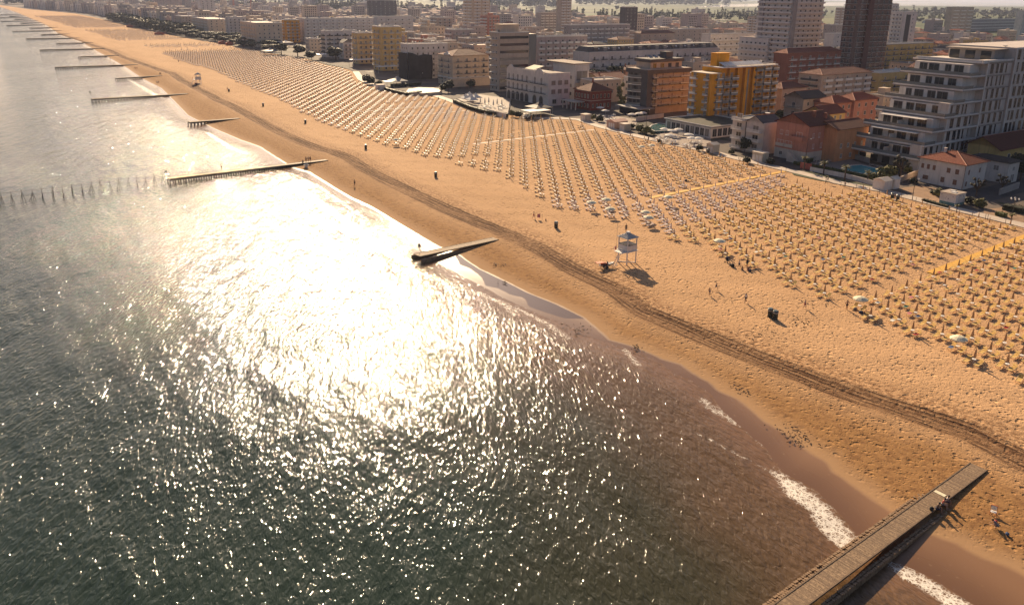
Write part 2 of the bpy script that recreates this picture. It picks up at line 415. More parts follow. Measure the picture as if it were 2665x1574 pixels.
for poly, wd, st in (
        ([(1966, 1206), (1905, 1175), (1851, 1145), (1817, 1128)], 0.30, 0.85), ([(1817, 1128), (1756, 1101), (1607, 996), (1500, 930)], 0.35, 0.42),
        ([(2027, 1236), (1993, 1165), (1959, 1138), (1925, 1108), (1878, 1067), (1851, 1029), (1800, 992), (1756, 975), (1722, 946)], 0.28, 0.62),
        ([(1915, 1100), (1880, 1078), (1850, 1062), (1830, 1040)], 1.1, 0.8), ([(1660, 950), (1640, 925), (1627, 910)], 0.9, 0.85), ([(1680, 1000), (1690, 970)], 0.5, 0.5),
        ([(1340, 800), (1420, 840), (1480, 880)], 1.0, 0.8), ([(1240, 760), (1310, 790), (1340, 820)], 1.1, 0.8), ([(1500, 925), (1440, 890), (1400, 850)], 0.6, 0.75),
        ([(1066, 700), (1160, 735), (1240, 765)], 1.6, 0.7), ([(960, 620), (1010, 655), (1060, 690)], 2.0, 0.7), ([(820, 520), (880, 560), (950, 610)], 2.0, 0.7),
        ([(760, 470), (800, 500), (850, 540)], 1.6, 0.6), ([(700, 440), (760, 452), (830, 485), (900, 535), (960, 575)], 1.3, 0.62),
        ([(540, 345), (600, 385), (640, 400)], 2.2, 0.66), ([(330, 205), (380, 235), (420, 255)], 3.5, 0.68), ([(265, 190), (300, 200), (330, 215)], 2.0, 0.5),
        ([(210, 140), (260, 160), (300, 175)], 2.5, 0.5)):
    dl = line_d(W(poly)); foam = np.maximum(foam, st * np.exp(-(dl / wd) ** 2))
foam = np.maximum(foam, 0.62 * np.exp(-((Ew + 0.25) / 0.5) ** 2))
N = NT('sea_water'); v = N.attr('sdv', True); e = N.attr('edge'); fo = N.attr('foam')
wob = N.lin(N.noise(v, 0.05, 4.0, 0.6), 0, 1, -1.0, 1.0)
en = N.addm(e, N.mul(wob, N.lin(e, 0.0, -40.0, 0.5, 14.0)))
c = N.mix(N.ss(en, -0.5, -7.0), (0.185, 0.102, 0.056), (0.125, 0.076, 0.042))
c = N.mix(N.ss(en, -6.0, -22.0), c, (0.046, 0.042, 0.024))
c = N.mix(N.ss(en, -18.0, -48.0), c, (0.026, 0.040, 0.031))
c = N.mix(N.ss(en, -50.0, -160.0), c, (0.017, 0.035, 0.038))
sandy = N.noise(N.map(v, (0.9, 2.2, 1)), 1.0, 3.0, 0.6)
c = N.mix(N.mul(N.ss(en, -30.0, -4.0), N.mul(N.ss(sandy, 0.45, 0.62), 0.35)), c, (0.05, 0.032, 0.018))
# waves: short chop crossing the swell that runs to the shore
wv = N.map(v, (1, 1, 1), (0, 0, math.radians(-28)))
n1 = N.noise(N.map(wv, (0.85, 2.3, 1)), 1.0, 2.0, 0.45, 0.5)
n2 = N.noise(N.map(v, (0.7, 1.1, 1), (0, 0, math.radians(50))), 3.2, 2.0, 0.5, 0.3)
n3 = N.noise(N.map(wv, (0.10, 0.30, 1)), 1.0, 2.0, 0.5, 0.5)
n4 = N.noise(N.map(v, (0.035, 0.20, 1)), 1.0, 2.0, 0.5)
calm = N.mul(N.ss(en, -0.2, -6.0), N.lin(N.noise(v, 0.02, 3.0), 0.3, 0.7, 0.7, 1.15))
hgt = N.addm(N.addm(N.mul(n1, 0.50), N.mul(n2, 0.045)), N.addm(N.mul(n3, 1.15), N.mul(n4, 1.0)))
rip = N.mul(N.ss(en, -12.0, -2.0), N.mul(N.noise(N.map(v, (0.6, 2.4, 1)), 1.0, 3.0, 0.5, 0.8), 0.22))
hgt = N.addm(N.mul(hgt, N.lin(calm, 0, 1.15, 0.08, 1.15)), rip)
nrm = N.bump(hgt, 0.42, 1.0)
vw = N.mix(0.55, v, N.noise(v, 1.6, 4.0, col=True), 'ADD')
web = N.math('MAXIMUM', N.ss(N.vor(vw, 1.5, 'DISTANCE_TO_EDGE'), 0.20, 0.0), N.mul(N.ss(N.vor(vw, 3.4, 'DISTANCE_TO_EDGE'), 0.24, 0.0), 0.85))
fn = N.noise(v, 1.1, 5.0, 0.72)
fm = N.addm(N.addm(N.mul(fo, 0.95), N.mul(web, 0.50)), N.mul(fn, 1.1))
fm = N.mul(N.ss(fm, 1.42, 1.95), N.ss(fo, 0.12, 0.4))
c = N.mix(fm, c, (0.74, 0.68, 0.60))
sea_m = N.set(col=c, rough=N.mixf(fm, 0.04, 0.7), nrm=nrm, ior=1.333, spec=0.22)
me = grid_mesh('sea', Xw, Yw, np.full_like(Xw, ZW), [sea_m], {'sdv': np.stack([Sw, Dw, np.zeros_like(Sw)], -1), 'edge': Ew, 'foam': foam})
tag(link('sea', me), kind='structure')

# ---- land behind the beach
sl_ = np.concatenate([np.arange(-400, -60, 30.0), s_steps(-60.0, 14000.0, 0.012, 3.0)])
el = np.concatenate([[-0.3, 0, 2, 5, 10, 20, 40], np.geomspace(60, 16000, 60)])
Sl = np.repeat(sl_[:, None], len(el), 1); Dl = dPROM(sl_)[:, None] + el[None]; El = np.repeat(el[None], len(sl_), 0)
Zl = np.where(El < -0.1, -0.6, 0.12)
N = NT('land_ground'); v = N.attr('sdv', True); inl = N.attr('inland'); p = N.pos()
town = N.mix(N.ss(N.noise(v, 0.03, 3.0), 0.4, 0.6), (0.075, 0.06, 0.052), (0.135, 0.105, 0.085))
town = N.mix(N.mul(N.ss(N.noise(v, 0.05, 4.0, 0.6), 0.58, 0.64), 0.8), town, (0.030, 0.036, 0.014))
field = N.mix(N.ss(N.vor(N.map(v, (0.0045, 0.0022, 1)), 1.0, 'F1', 1.0, 1), 0.3, 0.8), (0.050, 0.075, 0.018), (0.105, 0.110, 0.035))
field = N.mix(N.ss(N.noise(v, 0.004, 4.0, 0.6), 0.5, 0.62), field, (0.03, 0.04, 0.016))
c = N.mix(N.ss(N.addm(inl, N.mul(N.noise(v, 0.006, 2.0), 260.0)), 900.0, 1000.0), town, field)
me = grid_mesh('ground', NH[0] * Sl + AH[0] * Dl, NH[1] * Sl + AH[1] * Dl, Zl, [N.set(col=c, rough=0.9, spec=0.2)], {'sdv': np.stack([Sl, Dl, np.zeros_like(Sl)], -1), 'inland': El})
tag(link('ground', me), kind='structure')

def strip(name, cs, half, z, m, z0=-0.4):
    """a paved strip along a list of ground points"""
    mb = MB(); c = [np.array(q[:2]) for q in cs]; L = []; Rr = []
    for i in range(len(c)):
        a = c[max(0, i - 1)]; b = c[min(len(c) - 1, i + 1)]; d = (b - a) / np.linalg.norm(b - a); n = np.array([-d[1], d[0]])
        L.append(c[i] + n * half); Rr.append(c[i] - n * half)
    for i in range(len(c) - 1):
        mb.poly([Rr[i], Rr[i + 1], L[i + 1], L[i]], z0, z)
    return part(name, mb, m, None, kind='structure')
path_m = mat('path_concrete', (0.50, 0.41, 0.33), 0.8, 0.15, 0.4)
sp = np.concatenate([np.arange(40, 260, 6.0), np.arange(260, 480, 9.0)])
strip('promenade_path', [XY(a, float(dPROM(a)) + 2.0) for a in sp], 2.0, 0.165, path_m)
road_m = mat('road_asphalt', (0.060, 0.052, 0.050), 0.85, 0.2, 0.3)
for k, sx in enumerate((88, 146, 214, 262, 322, 390, 470, 560, 680)):
    d0 = float(dPROM(sx)) + 9
    strip('side_street', [XY(sx, d0), XY(sx - 12, d0 + 420)], 4.2, 0.135 + 0.003 * k, road_m, 0.05)
strip('shore_road', [XY(a, float(dPROM(a)) + 105) for a in np.arange(20, 1500, 40.0)], 5.0, 0.172, road_m, 0.05)
lag = [(1800, 20.5), (1905, 18.6), (2030, 17.4), (2330, 15.6), (2720, 18.5), (2760, 9.5), (2330, 5.5), (2030, 9.0), (1880, 12.5)]
N = NT('lagoon_water')
lag_m = N.set(col=(0.03, 0.035, 0.03), rough=0.12, nrm=N.bump(N.noise(N.pos(), 0.3, 2.0), 0.1), ior=1.333)
part('lagoon', MB().poly([G(x, y, 0.3)[:2] for x, y in lag], 0.05, 0.35), lag_m, None, kind='structure')

# ---- walkways across the sand (flat yellow or white mats laid end to end)
mat_y = mat('mat_yellow', (0.66, 0.36, 0.055), 0.7, 0.10, 1.5)
mat_w = mat('mat_pale', (0.60, 0.47, 0.34), 0.75, 0.12, 1.0)
def walkway(name, label, s0, d0, d1, half, m, step=2.0):
    root = thing(name, label, 'walkway', (*XY(s0, d0), 0.0), math.atan2(AH[1], AH[0]))
    mb = MB().box(0.01, step - 0.03, -half, half, 0.02, 0.085); me = mb.mesh('mat_panel', [m])
    for k in range(int((d1 - d0) / step)):
        link('mat_panel', me, root, (k * step, rnd.uniform(-.03, .03), rnd.uniform(0, .012)))
    return root
for nm, lb, s0, x0, x1, hf, m in (
        ('beach_walkway', 'long yellow walkway of mats at the right edge of the photo, ending among yellow loungers', 65.8, (2412, 709), (2720, 602), 0.85, mat_y),
        ('beach_walkway', 'yellow walkway of mats between white parasols, reaching the promenade by the pink house', 135.6, (1690, 516), (2046, 446), 0.75, mat_y),
        ('beach_walkway', 'pale walkway of mats through the parasols in front of the red villa', 222.4, (1228, 375), (1560, 338), 0.7, mat_w),
        ('beach_walkway', 'pale narrow walkway ending at the bar with white pointed tents', 303.0, (960, 310), (1215, 290), 0.6, mat_w),
        ('beach_walkway', 'pale narrow walkway just beyond the one ending at the white tents', 327.0, (930, 295), (1150, 272), 0.6, mat_w)):
    a = sd(G(*x0)); b = sd(G(*x1))
    walkway(nm, lb, (a[0] + b[0]) / 2 if abs(a[0] - b[0]) < 25 else a[0], a[1], b[1], hf, m)
# ================================================================== parasols and loungers on the sand
ORD = ['', 'first', 'second', 'third', 'fourth', 'fifth', 'sixth', 'seventh', 'eighth', 'ninth', 'tenth', 'eleventh', 'twelfth', 'thirteenth', 'fourteenth', 'fifteenth', 'sixteenth',
       'seventeenth', 'eighteenth', 'nineteenth', 'twentieth', 'twenty-first', 'twenty-second', 'twenty-third', 'twenty-fourth', 'twenty-fifth', 'twenty-sixth', 'twenty-seventh', 'twenty-eighth']
def ordw(n): return ORD[n] if n < len(ORD) else '%dth' % n
metal_w = mat('pole_white', (0.62, 0.56, 0.50), 0.45, 0.1, 2.0)
metal_g = mat('metal_grey', (0.30, 0.28, 0.27), 0.45, 0.15, 2.0, metal=0.6)
table_w = mat('table_white', (0.80, 0.77, 0.72), 0.5, 0.05, 2.0)
def fabric(name, col, stripe=None):
    if name in MATS: return MATS[name]
    N = NT(name); p = N.pos(); f = N.noise(p, 3.0, 3.0)
    c = N.mix(N.ss(f, 0.3, 0.7), tuple(k * 0.85 for k in col), col)
    if stripe:
        z = N.math('FRACT', N.mul(N.n('ShaderNodeSeparateXYZ').outputs[2], 1.0))
        sx = N.n('ShaderNodeSeparateXYZ'); N.put(sx.inputs[0], p)
        z = N.math('FRACT', N.mul(sx.outputs[2], 3.4))
        c = N.mix(N.ss(z, 0.5, 0.6), c, stripe)
    MATS[name] = N.set(col=c, rough=0.8, spec=0.2); return MATS[name]
fb_ochre = fabric('canopy_ochre', (0.58, 0.37, 0.20), (0.36, 0.20, 0.10))
fb_white = fabric('canopy_white', (0.72, 0.58, 0.52))
fb_pale = fabric('canopy_pale_yellow', (0.62, 0.38, 0.15))
fb_cream = fabric('canopy_cream', (0.78, 0.70, 0.50))
fb_dark = fabric('canopy_tip_dark', (0.09, 0.06, 0.055))
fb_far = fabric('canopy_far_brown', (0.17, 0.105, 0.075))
sl_yel = fabric('sling_yellow', (0.64, 0.41, 0.13))
sl_pink = fabric('sling_white', (0.56, 0.43, 0.39))
sl_paley = fabric('sling_pale', (0.62, 0.41, 0.18))
fr_yel = mat('frame_cream', (0.74, 0.56, 0.30), 0.5, 0.08, 2.0)
fr_whi = mat('frame_white', (0.58, 0.50, 0.45), 0.5, 0.08, 2.0)

# the grid the beach is set out on
LA = np.array([3.93, 2.90]); LB = np.array([0.0, 4.27]); L0 = np.array([70.2, 108.8])
LAZ = math.atan2(LA[1], LA[0])
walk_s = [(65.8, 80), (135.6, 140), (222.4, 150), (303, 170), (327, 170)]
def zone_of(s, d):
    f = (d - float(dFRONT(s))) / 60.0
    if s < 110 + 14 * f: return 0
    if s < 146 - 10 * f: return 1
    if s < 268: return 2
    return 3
keep_out = [[G(*q)[:2] for q in poly] for poly in (
    [(900, 180), (960, 195), (1010, 238), (1050, 249), (1110, 246), (1180, 262), (1215, 285), (1260, 296), (1350, 312), (1420, 300), (1400, 200), (1000, 150)],)]
def hit_keepout(x, y):
    for P in keep_out:
        n = len(P); c = False
        for i in range(n):
            (ax, ay), (bx, by) = P[i], P[(i + 1) % n]
            if (ay > y) != (by > y) and x < (bx - ax) * (y - ay) / (by - ay) + ax: c = not c
        if c: return True
    return False
spots = []
for i in range(-150, 70):
    for j in range(-90, 260):
        P = L0 + LA * i + LB * j
        s, d = NH @ P, AH @ P
        if s < 18 or s > 690: continue
        if d < dFRONT(s) - 0.8 or d > dPROM(s) - 3.2: continue
        q = proj((P[0], P[1], 0))
        if q[0] < -40 or q[0] > IW + 60: continue
        bad = False
        for ws, wd in walk_s:
            if abs(s - ws) < 1.5 and d > wd - 3: bad = True
        if 108 < s < 131 and d > dPROM(s) - 13: bad = True       # bare sand by the yellow walkway
        if 200 < s < 206 and d < dFRONT(s) + 13: bad = True
        if bad or hit_keepout(P[0], P[1]): continue
        spots.append((i, j, P[0], P[1], s, d, q[0], q[1]))
# column and place of every spot, counted from the sea
cols = {}
for sp_ in spots: cols.setdefault(sp_[0] + 2 * sp_[1], []).append(sp_)
place = {}
for c_, l in cols.items():
    for k, sp_ in enumerate(sorted(l, key=lambda t: t[5])): place[(sp_[0], sp_[1])] = (c_, k + 1)
ck = sorted(cols)
c_walk = min(ck, key=lambda c_: abs(np.mean([t[4] for t in cols[c_]]) - 65.8))
def where(i, j):
    c_, k = place[(i, j)]; n = c_ - c_walk
    side = 'beyond' if n > 0 else 'before'
    n = abs(n)
    return ('column at the right-hand walkway' if n == 0 else '%s column %s right-hand walkway' % (ordw(n), side)), ordw(k)
spots.sort(key=lambda t: t[2] ** 2 + t[3] ** 2)

def canopy_mb(r0, z0, z1, n=16):
    mb = MB(); mb.smooth = False; prof = []
    for k in range(6):
        f = k / 5
        prof.append((r0 * (1 - f) ** 0.75 * (0.9 if k == 0 else 1) + 0.025, z0 + (z1 - z0) * f))
    vs = []; fs = []
    for r, z in prof:
        for i in range(n):
            t = 2 * math.pi * i / n; rr = r * (1.0 if i % 2 else 0.72)
            vs.append((rr * math.cos(t), rr * math.sin(t), z))
    for k in range(5):
        for i in range(n): fs.append((k * n + i, k * n + (i + 1) % n, (k + 1) * n + (i + 1) % n, (k + 1) * n + i))
    fs.append(tuple(range(n - 1, -1, -1))); fs.append(tuple(5 * n + i for i in range(n)))
    return mb.add(vs, fs)
def open_canopy_mb(r=1.25, z=1.95, rise=0.45, n=8):
    mb = MB(); vs = []; fs = []
    rings = [(0.04, z + rise), (r * 0.5, z + rise * 0.68), (r * 0.97, z + 0.02), (r, z - 0.14)]
    for q, zz in rings:
        for i in range(n * 2):
            t = math.pi * i / n; rr = q * (1 if i % 2 == 0 else 0.955)
            vs.append((rr * math.cos(t), rr * math.sin(t), zz))
    m = 2 * n
    for k in range(3):
        for i in range(m): fs.append((k * m + i, k * m + (i + 1) % m, (k + 1) * m + (i + 1) % m, (k + 1) * m + i))
    fs.append(tuple(range(m)))
    return mb.add(vs, fs)
pole_me = MB().tube((0, 0, -0.2), (0, 0, 2.42), 0.024, 0.02, 8).mesh('pole', [metal_w])
tab_me = MB().lathe([(0.05, 0.62), (0.27, 0.70), (0.29, 0.735), (0.27, 0.755)], 14).mesh('tray_table', [table_w])
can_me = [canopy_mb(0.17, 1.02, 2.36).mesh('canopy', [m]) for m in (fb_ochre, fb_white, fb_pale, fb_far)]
tip_me = MB().lathe([(0.085, 2.10), (0.05, 2.3), (0.012, 2.44)], 8).mesh('tip', [fb_dark])
opn_me = open_canopy_mb().mesh('canopy', [fb_cream]); ribs = MB()
for k in range(8): ribs.bar((0.03, 0, 2.36), (1.2 * math.cos(k * math.pi / 4), 1.2 * math.sin(k * math.pi / 4), 1.93), 0.02)
rib_me = ribs.mesh('ribs', [metal_w])

def lounger_meshes(fr, sl, raised):
    L, Wd, H = 1.92, 0.66, 0.42
    f = MB()
    for y in (-Wd / 2, Wd / 2):
        f.bar((-L / 2, y, H), (L / 2, y, H), 0.05, 0.045)
        for x in (-0.62, 0.66): f.bar((x, y, 0), (x + 0.05, y, H), 0.045)
    for x in (-L / 2, L / 2): f.bar((x, -Wd / 2, H), (x, Wd / 2, H), 0.05, 0.045)
    for x in (-0.62, 0.66): f.bar((x, -Wd / 2, 0.12), (x, Wd / 2, 0.12), 0.03)
    a = math.radians(38 if raised else 9); hx = 0.32; bl = 0.66
    s_ = MB(); n = 5
    vs = []; fs = []
    for k in range(n + 1):
        x = -L / 2 + 0.03 + (hx + L / 2 - 0.03) * k / n; z = H + 0.012 - 0.035 * math.sin(math.pi * k / n)
        vs += [(x, -Wd / 2 + 0.03, z), (x, Wd / 2 - 0.03, z)]
    for k in range(n): fs.append((2 * k, 2 * k + 2, 2 * k + 3, 2 * k + 1))
    s_.add(vs, fs); s_.add([(x, y, z - 0.015) for x, y, z in vs], [q[::-1] for q in fs])
    b = MB(); ex = hx + math.cos(a) * bl; ez = H + 0.03 + math.sin(a) * bl
    for y in (-Wd / 2 + 0.06, Wd / 2 - 0.06): b.bar((hx, y, H + 0.02), (ex, y, ez), 0.03, 0.03, 1)
    b.bar((ex, -Wd / 2 + 0.05, ez), (ex, Wd / 2 - 0.05, ez), 0.035, 0.035, 1)
    b.add([(hx, -Wd / 2 + 0.05, H + 0.04), (hx, Wd / 2 - 0.05, H + 0.04), (ex, Wd / 2 - 0.05, ez + 0.02), (ex, -Wd / 2 + 0.05, ez + 0.02)], [(3, 2, 1, 0)])
    b.add([(hx, -Wd / 2 + 0.05, H + 0.03), (hx, Wd / 2 - 0.05, H + 0.03), (ex, Wd / 2 - 0.05, ez + 0.01), (ex, -Wd / 2 + 0.05, ez + 0.01)], [(0, 1, 2, 3)])
    h = MB()                                                     # little sun shade folded back over the head end
    hx2, hz = ex - 0.16, ez + 0.30
    h.bar((ex - 0.05, -Wd / 2 + 0.04, ez), (hx2, -Wd / 2 + 0.04, hz), 0.02, 0.02, 1).bar((ex - 0.05, Wd / 2 - 0.04, ez), (hx2, Wd / 2 - 0.04, hz), 0.02, 0.02, 1)
    h.box(hx2 - 0.42, hx2 + 0.02, -Wd / 2 + 0.03, Wd / 2 - 0.03, hz - 0.012, hz + 0.012)
    return [('frame', f.mesh('frame', [fr])), ('seat_sling', s_.mesh('seat_sling', [sl])), ('backrest', b.mesh('backrest', [sl, fr]))] + \
           ([('sunshade', h.mesh('sunshade', [sl, fr]))] if not raised else [])
LM = {(z, r): lounger_meshes(f_, s_, r) for z, (f_, s_) in enumerate(((fr_yel, sl_yel), (fr_whi, sl_pink), (fr_yel, sl_paley))) for r in (False, True)}
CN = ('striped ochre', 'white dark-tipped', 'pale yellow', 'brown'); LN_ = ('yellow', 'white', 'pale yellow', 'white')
open_px = [(1546, 545), (1586, 538), (1595, 563), (1653, 595), (1689, 572), (1823, 645), (2234, 790), (2493, 903), (1752, 530), (1043, 378), (1680, 395), (1708, 392)]
open_set = {}
for q in open_px:
    g = G(*q); k = min(spots, key=lambda t: (t[2] - g[0]) ** 2 + (t[3] - g[1]) ** 2); open_set[(k[0], k[1])] = q
n_par = n_lou = 0
rest_par = []; rest_lou = []
raised_px = [(2145, 782), (2075, 745), (2240, 800), (2030, 757)]
raised_set = set()
for q in raised_px:
    g = G(*q); k = min(spots, key=lambda t: (t[2] - g[0]) ** 2 + (t[3] - g[1]) ** 2); raised_set.add((k[0], k[1]))
towels = []
SIDE = np.array([-LA[1], LA[0]]) / np.linalg.norm(LA)            # along the shore, away from the camera
for (i, j, x, y, s, d, qx, qy) in spots:
    z = zone_of(s, d); o_ = (i, j) in open_set
    x += rnd.uniform(-.14, .14); y += rnd.uniform(-.14, .14)
    zz = min(2, z); col_w, pl_w = where(i, j)
    if n_par < 300 or o_:
        n_par += 1
        lb = ('open cream parasol, %s from the sea, %s' if o_ else 'closed ' + CN[z] + ' parasol, %s from the sea, %s') % (pl_w, col_w)
        t = thing('beach_parasol', lb, 'parasol', (x, y, 0), rnd.uniform(0, 1), 'parasols set out on a grid on the sand')
        link('pole', pole_me, t); link('tray_table', tab_me, t)
        if o_: link('canopy', opn_me, t); link('ribs', rib_me, t)
        else:
            link('canopy', can_me[z], t, sc=(rnd.uniform(.85, 1.2),) * 2 + (rnd.uniform(.96, 1.04),))
            if z == 1: link('tip', tip_me, t)
        t.rotation_euler = (rnd.uniform(-.03, .03), rnd.uniform(-.03, .03), rnd.uniform(0, 6))
    else: rest_par.append((x, y, z))
    for sgn in (1, -1):
        if rnd.random() < 0.03: continue
        off = SIDE * sgn * rnd.uniform(0.70, 0.82); a = LAZ + rnd.uniform(-.10, .10) + (0.12 * sgn if rnd.random() < .3 else 0)
        px, py = x + off[0] - 0.25 * LA[0] / 4.88, y + off[1] - 0.25 * LA[1] / 4.88
        if rnd.random() < .06: a += rnd.uniform(-.5, .5); px += rnd.uniform(-.3, .3)
        if n_lou < 300:
            n_lou += 1
            if rnd.random() < .09: towels.append((px, py, a, pl_w, col_w, sgn))
            rz = (i, j) in raised_set or rnd.random() < 0.03
            t = thing('sun_lounger', '%s lounger, %s side of the %s parasol from the sea, %s' % (LN_[z], 'far' if sgn > 0 else 'near', pl_w, col_w), 'sun lounger', (px, py, 0), a, 'sun loungers beside the parasols')
            for nm, me in LM[(zz, rz)]: link(nm, me, t)
        else: rest_lou.append((px, py, a, z))
tw_m = [(n_, mat('towel_' + n_, c_, .9, .1, 4.0)) for n_, c_ in (('blue', (.05, .09, .22)), ('red', (.38, .04, .03)), ('white', (.7, .66, .6)), ('green', (.05, .16, .12)), ('pink', (.5, .16, .18)))]
for k, (x, y, a, p_, c_, sg) in enumerate(towels):
    n_, m_ = tw_m[k % 5]; t = thing('beach_towel', '%s towel on the %s-side lounger, %s parasol from the sea, %s' % (n_, 'far' if sg > 0 else 'near', p_, c_), 'towel', (x, y, .405), a, 'towels left on loungers')
    link('cloth', MB().box(-.75, .25, -.27, .27, .02, .045).box(.14, .25, -.30, .30, .046, .10).mesh('cloth', [m_]), t)
# the rest of the field, too many to count one by one
def scatter(name, protos, items, mats, label, cat):
    """items: (x, y, angle, proto index, scale); protos: MB"""
    V = []; F = []; M = []; base = 0
    for k, pb in enumerate(protos):
        it = [q for q in items if q[3] == k]
        if not it: continue
        v0 = np.array(pb.v); f0 = pb.f
        a = np.array([q[2] for q in it]); c, s = np.cos(a)[:, None], np.sin(a)[:, None]; sc = np.array([q[4] for q in it])[:, None]
        X = np.array([q[0] for q in it])[:, None] + (c * v0[:, 0] - s * v0[:, 1]) * sc
        Y = np.array([q[1] for q in it])[:, None] + (s * v0[:, 0] + c * v0[:, 1]) * sc
        Z = np.repeat(v0[None, :, 2], len(it), 0) * sc
        V.append(np.stack([X, Y, Z], -1).reshape(-1, 3))
        nv = len(v0)
        for t in range(len(it)):
            o = base + t * nv
            F += [tuple(o + q for q in f) for f in f0]; M += pb.m
        base += nv * len(it)
    me = bpy.data.meshes.new(name); me.from_pydata(np.concatenate(V).tolist(), [], F)
    for mt in mats: me.materials.append(mt)
    me.polygons.foreach_set('material_index', M); me.update()
    return tag(link(name, me), label, cat, kind='stuff')
def lo_par(m):
    return MB().tube((0, 0, 0), (0, 0, 1.1), 0.03, 0.03, 4, 4, cap=False).lathe([(0.17, 1.0), (0.13, 1.7), (0.02, 2.4)], 6, m).lathe([(0.28, 0.7), (0.28, 0.75)], 6, 5)
def lo_lou(m):
    f = 3 if m == 0 else 4
    return MB().box(-0.95, 0.35, -0.3, 0.3, 0.31, 0.37, m).add([(0.35, -0.3, 0.35), (0.35, 0.3, 0.35), (0.98, 0.3, 0.52), (0.98, -0.3, 0.52)], [(3, 2, 1, 0), (0, 1, 2, 3)], m) \
        .box(-0.7, -0.64, -0.3, 0.3, 0, 0.31, f).box(0.6, 0.66, -0.3, 0.3, 0, 0.38, f).box(0.4, 0.8, -0.28, 0.28, 0.72, 0.75, f)
# rows still farther along the coast
far_rows = []
for s in np.arange(690, 1700, 6.9):
    for d in np.arange(118, 240, 4.9):
        f_, pr_ = float(dFRONT(s)), float(dPROM(s))
        if d < f_ + 2 or d > pr_ - 8: continue
        if 705 < s < 760 and rnd.random() < .9: continue
        if 800 < s < 880: continue
        if 1120 < s < 1190: continue
        if rnd.random() < 0.10: continue
        P = XY(s + rnd.uniform(-.4, .4), d); far_rows.append((P[0], P[1]))
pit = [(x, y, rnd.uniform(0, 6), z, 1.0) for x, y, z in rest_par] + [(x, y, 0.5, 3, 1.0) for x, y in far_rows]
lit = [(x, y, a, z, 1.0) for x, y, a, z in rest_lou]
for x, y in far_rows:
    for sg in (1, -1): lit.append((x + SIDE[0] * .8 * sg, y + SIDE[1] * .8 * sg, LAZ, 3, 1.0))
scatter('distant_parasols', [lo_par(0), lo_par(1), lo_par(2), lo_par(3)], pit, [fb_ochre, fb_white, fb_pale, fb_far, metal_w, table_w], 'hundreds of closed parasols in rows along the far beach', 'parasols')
scatter('distant_loungers', [lo_lou(0), lo_lou(1), lo_lou(2), lo_lou(1)], lit, [sl_yel, sl_pink, sl_paley, fr_yel, fr_whi], 'hundreds of sun loungers in rows along the far beach', 'sun loungers')
print('spots', len(spots), 'far', len(far_rows))
# ================================================================== buildings
glass = NT('window_glass'); glass = glass.set(col=(0.035, 0.035, 0.040), rough=0.08, spec=0.6)
glass_l = NT('window_blind'); glass_l = glass_l.set(col=(0.20, 0.17, 0.15), rough=0.25, spec=0.5)
rail_gl = NT('rail_glass'); rail_gl = rail_gl.set(col=(0.16, 0.17, 0.17), rough=0.1, spec=0.6)
trim_w = mat('trim_white', (0.62, 0.57, 0.53), 0.6, 0.1, 1.0)
trim_d = mat('trim_dark', (0.055, 0.048, 0.045), 0.6, 0.15, 1.0)
trim_g = mat('trim_grey', (0.24, 0.22, 0.21), 0.6, 0.12, 1.0)
roof_flat = mat('roof_gravel', (0.36, 0.29, 0.24), 0.9, 0.25, 0.4)
roof_pale = mat('roof_pale', (0.62, 0.52, 0.42), 0.85, 0.15, 0.3)
roof_dark = mat('roof_slate', (0.085, 0.070, 0.066), 0.7, 0.2, 0.5, 0.01, 3.0)
shut_b = mat('shutter_brown', (0.20, 0.105, 0.070), 0.6, 0.12, 2.0)
shut_g = mat('shutter_grey', (0.26, 0.22, 0.20), 0.6, 0.1, 2.0)
solar_m = mat('solar_panel', (0.05, 0.055, 0.075), 0.12, 0.1, 1.0, spec=0.7)
steel_w = mat('painted_steel', (0.66, 0.62, 0.58), 0.5, 0.08, 1.0)
def tile_mat(name, col):
    if name in MATS: return MATS[name]
    N = NT(name); p = N.pos()
    r = N.map(p, (1, 1, 1), (0, 0, -BROT)); sx = N.n('ShaderNodeSeparateXYZ'); N.put(sx.inputs[0], r)
    wv = N.n('ShaderNodeTexBrick'); N.put(wv.inputs['Vector'], N.map(r, (1, 1, 1), (0, 0, 0)))
    wv.inputs['Scale'].default_value = 2.2; wv.inputs['Mortar Size'].default_value = 0.05
    wv.inputs['Color1'].default_value = (*col, 1); wv.inputs['Color2'].default_value = (*[k * 0.72 for k in col], 1); wv.inputs['Mortar'].default_value = (*[k * 0.38 for k in col], 1)
    f = N.noise(p, 0.5, 4.0, 0.7)
    c = N.mix(N.mul(N.ss(f, 0.35, 0.7), 0.5), wv.outputs[0], tuple(k * 0.55 for k in col))
    MATS[name] = N.set(col=c, rough=0.8, spec=0.2, nrm=N.bump(wv.outputs[1], 0.04, 0.8)); return MATS[name]
tile_red = tile_mat('tile_red', (0.31, 0.075, 0.040)); tile_brn = tile_mat('tile_brown', (0.205, 0.060, 0.040)); tile_gry = tile_mat('tile_grey', (0.105, 0.085, 0.078))
ridge_m = mat('ridge_tile', (0.34, 0.13, 0.08), 0.7, 0.1)

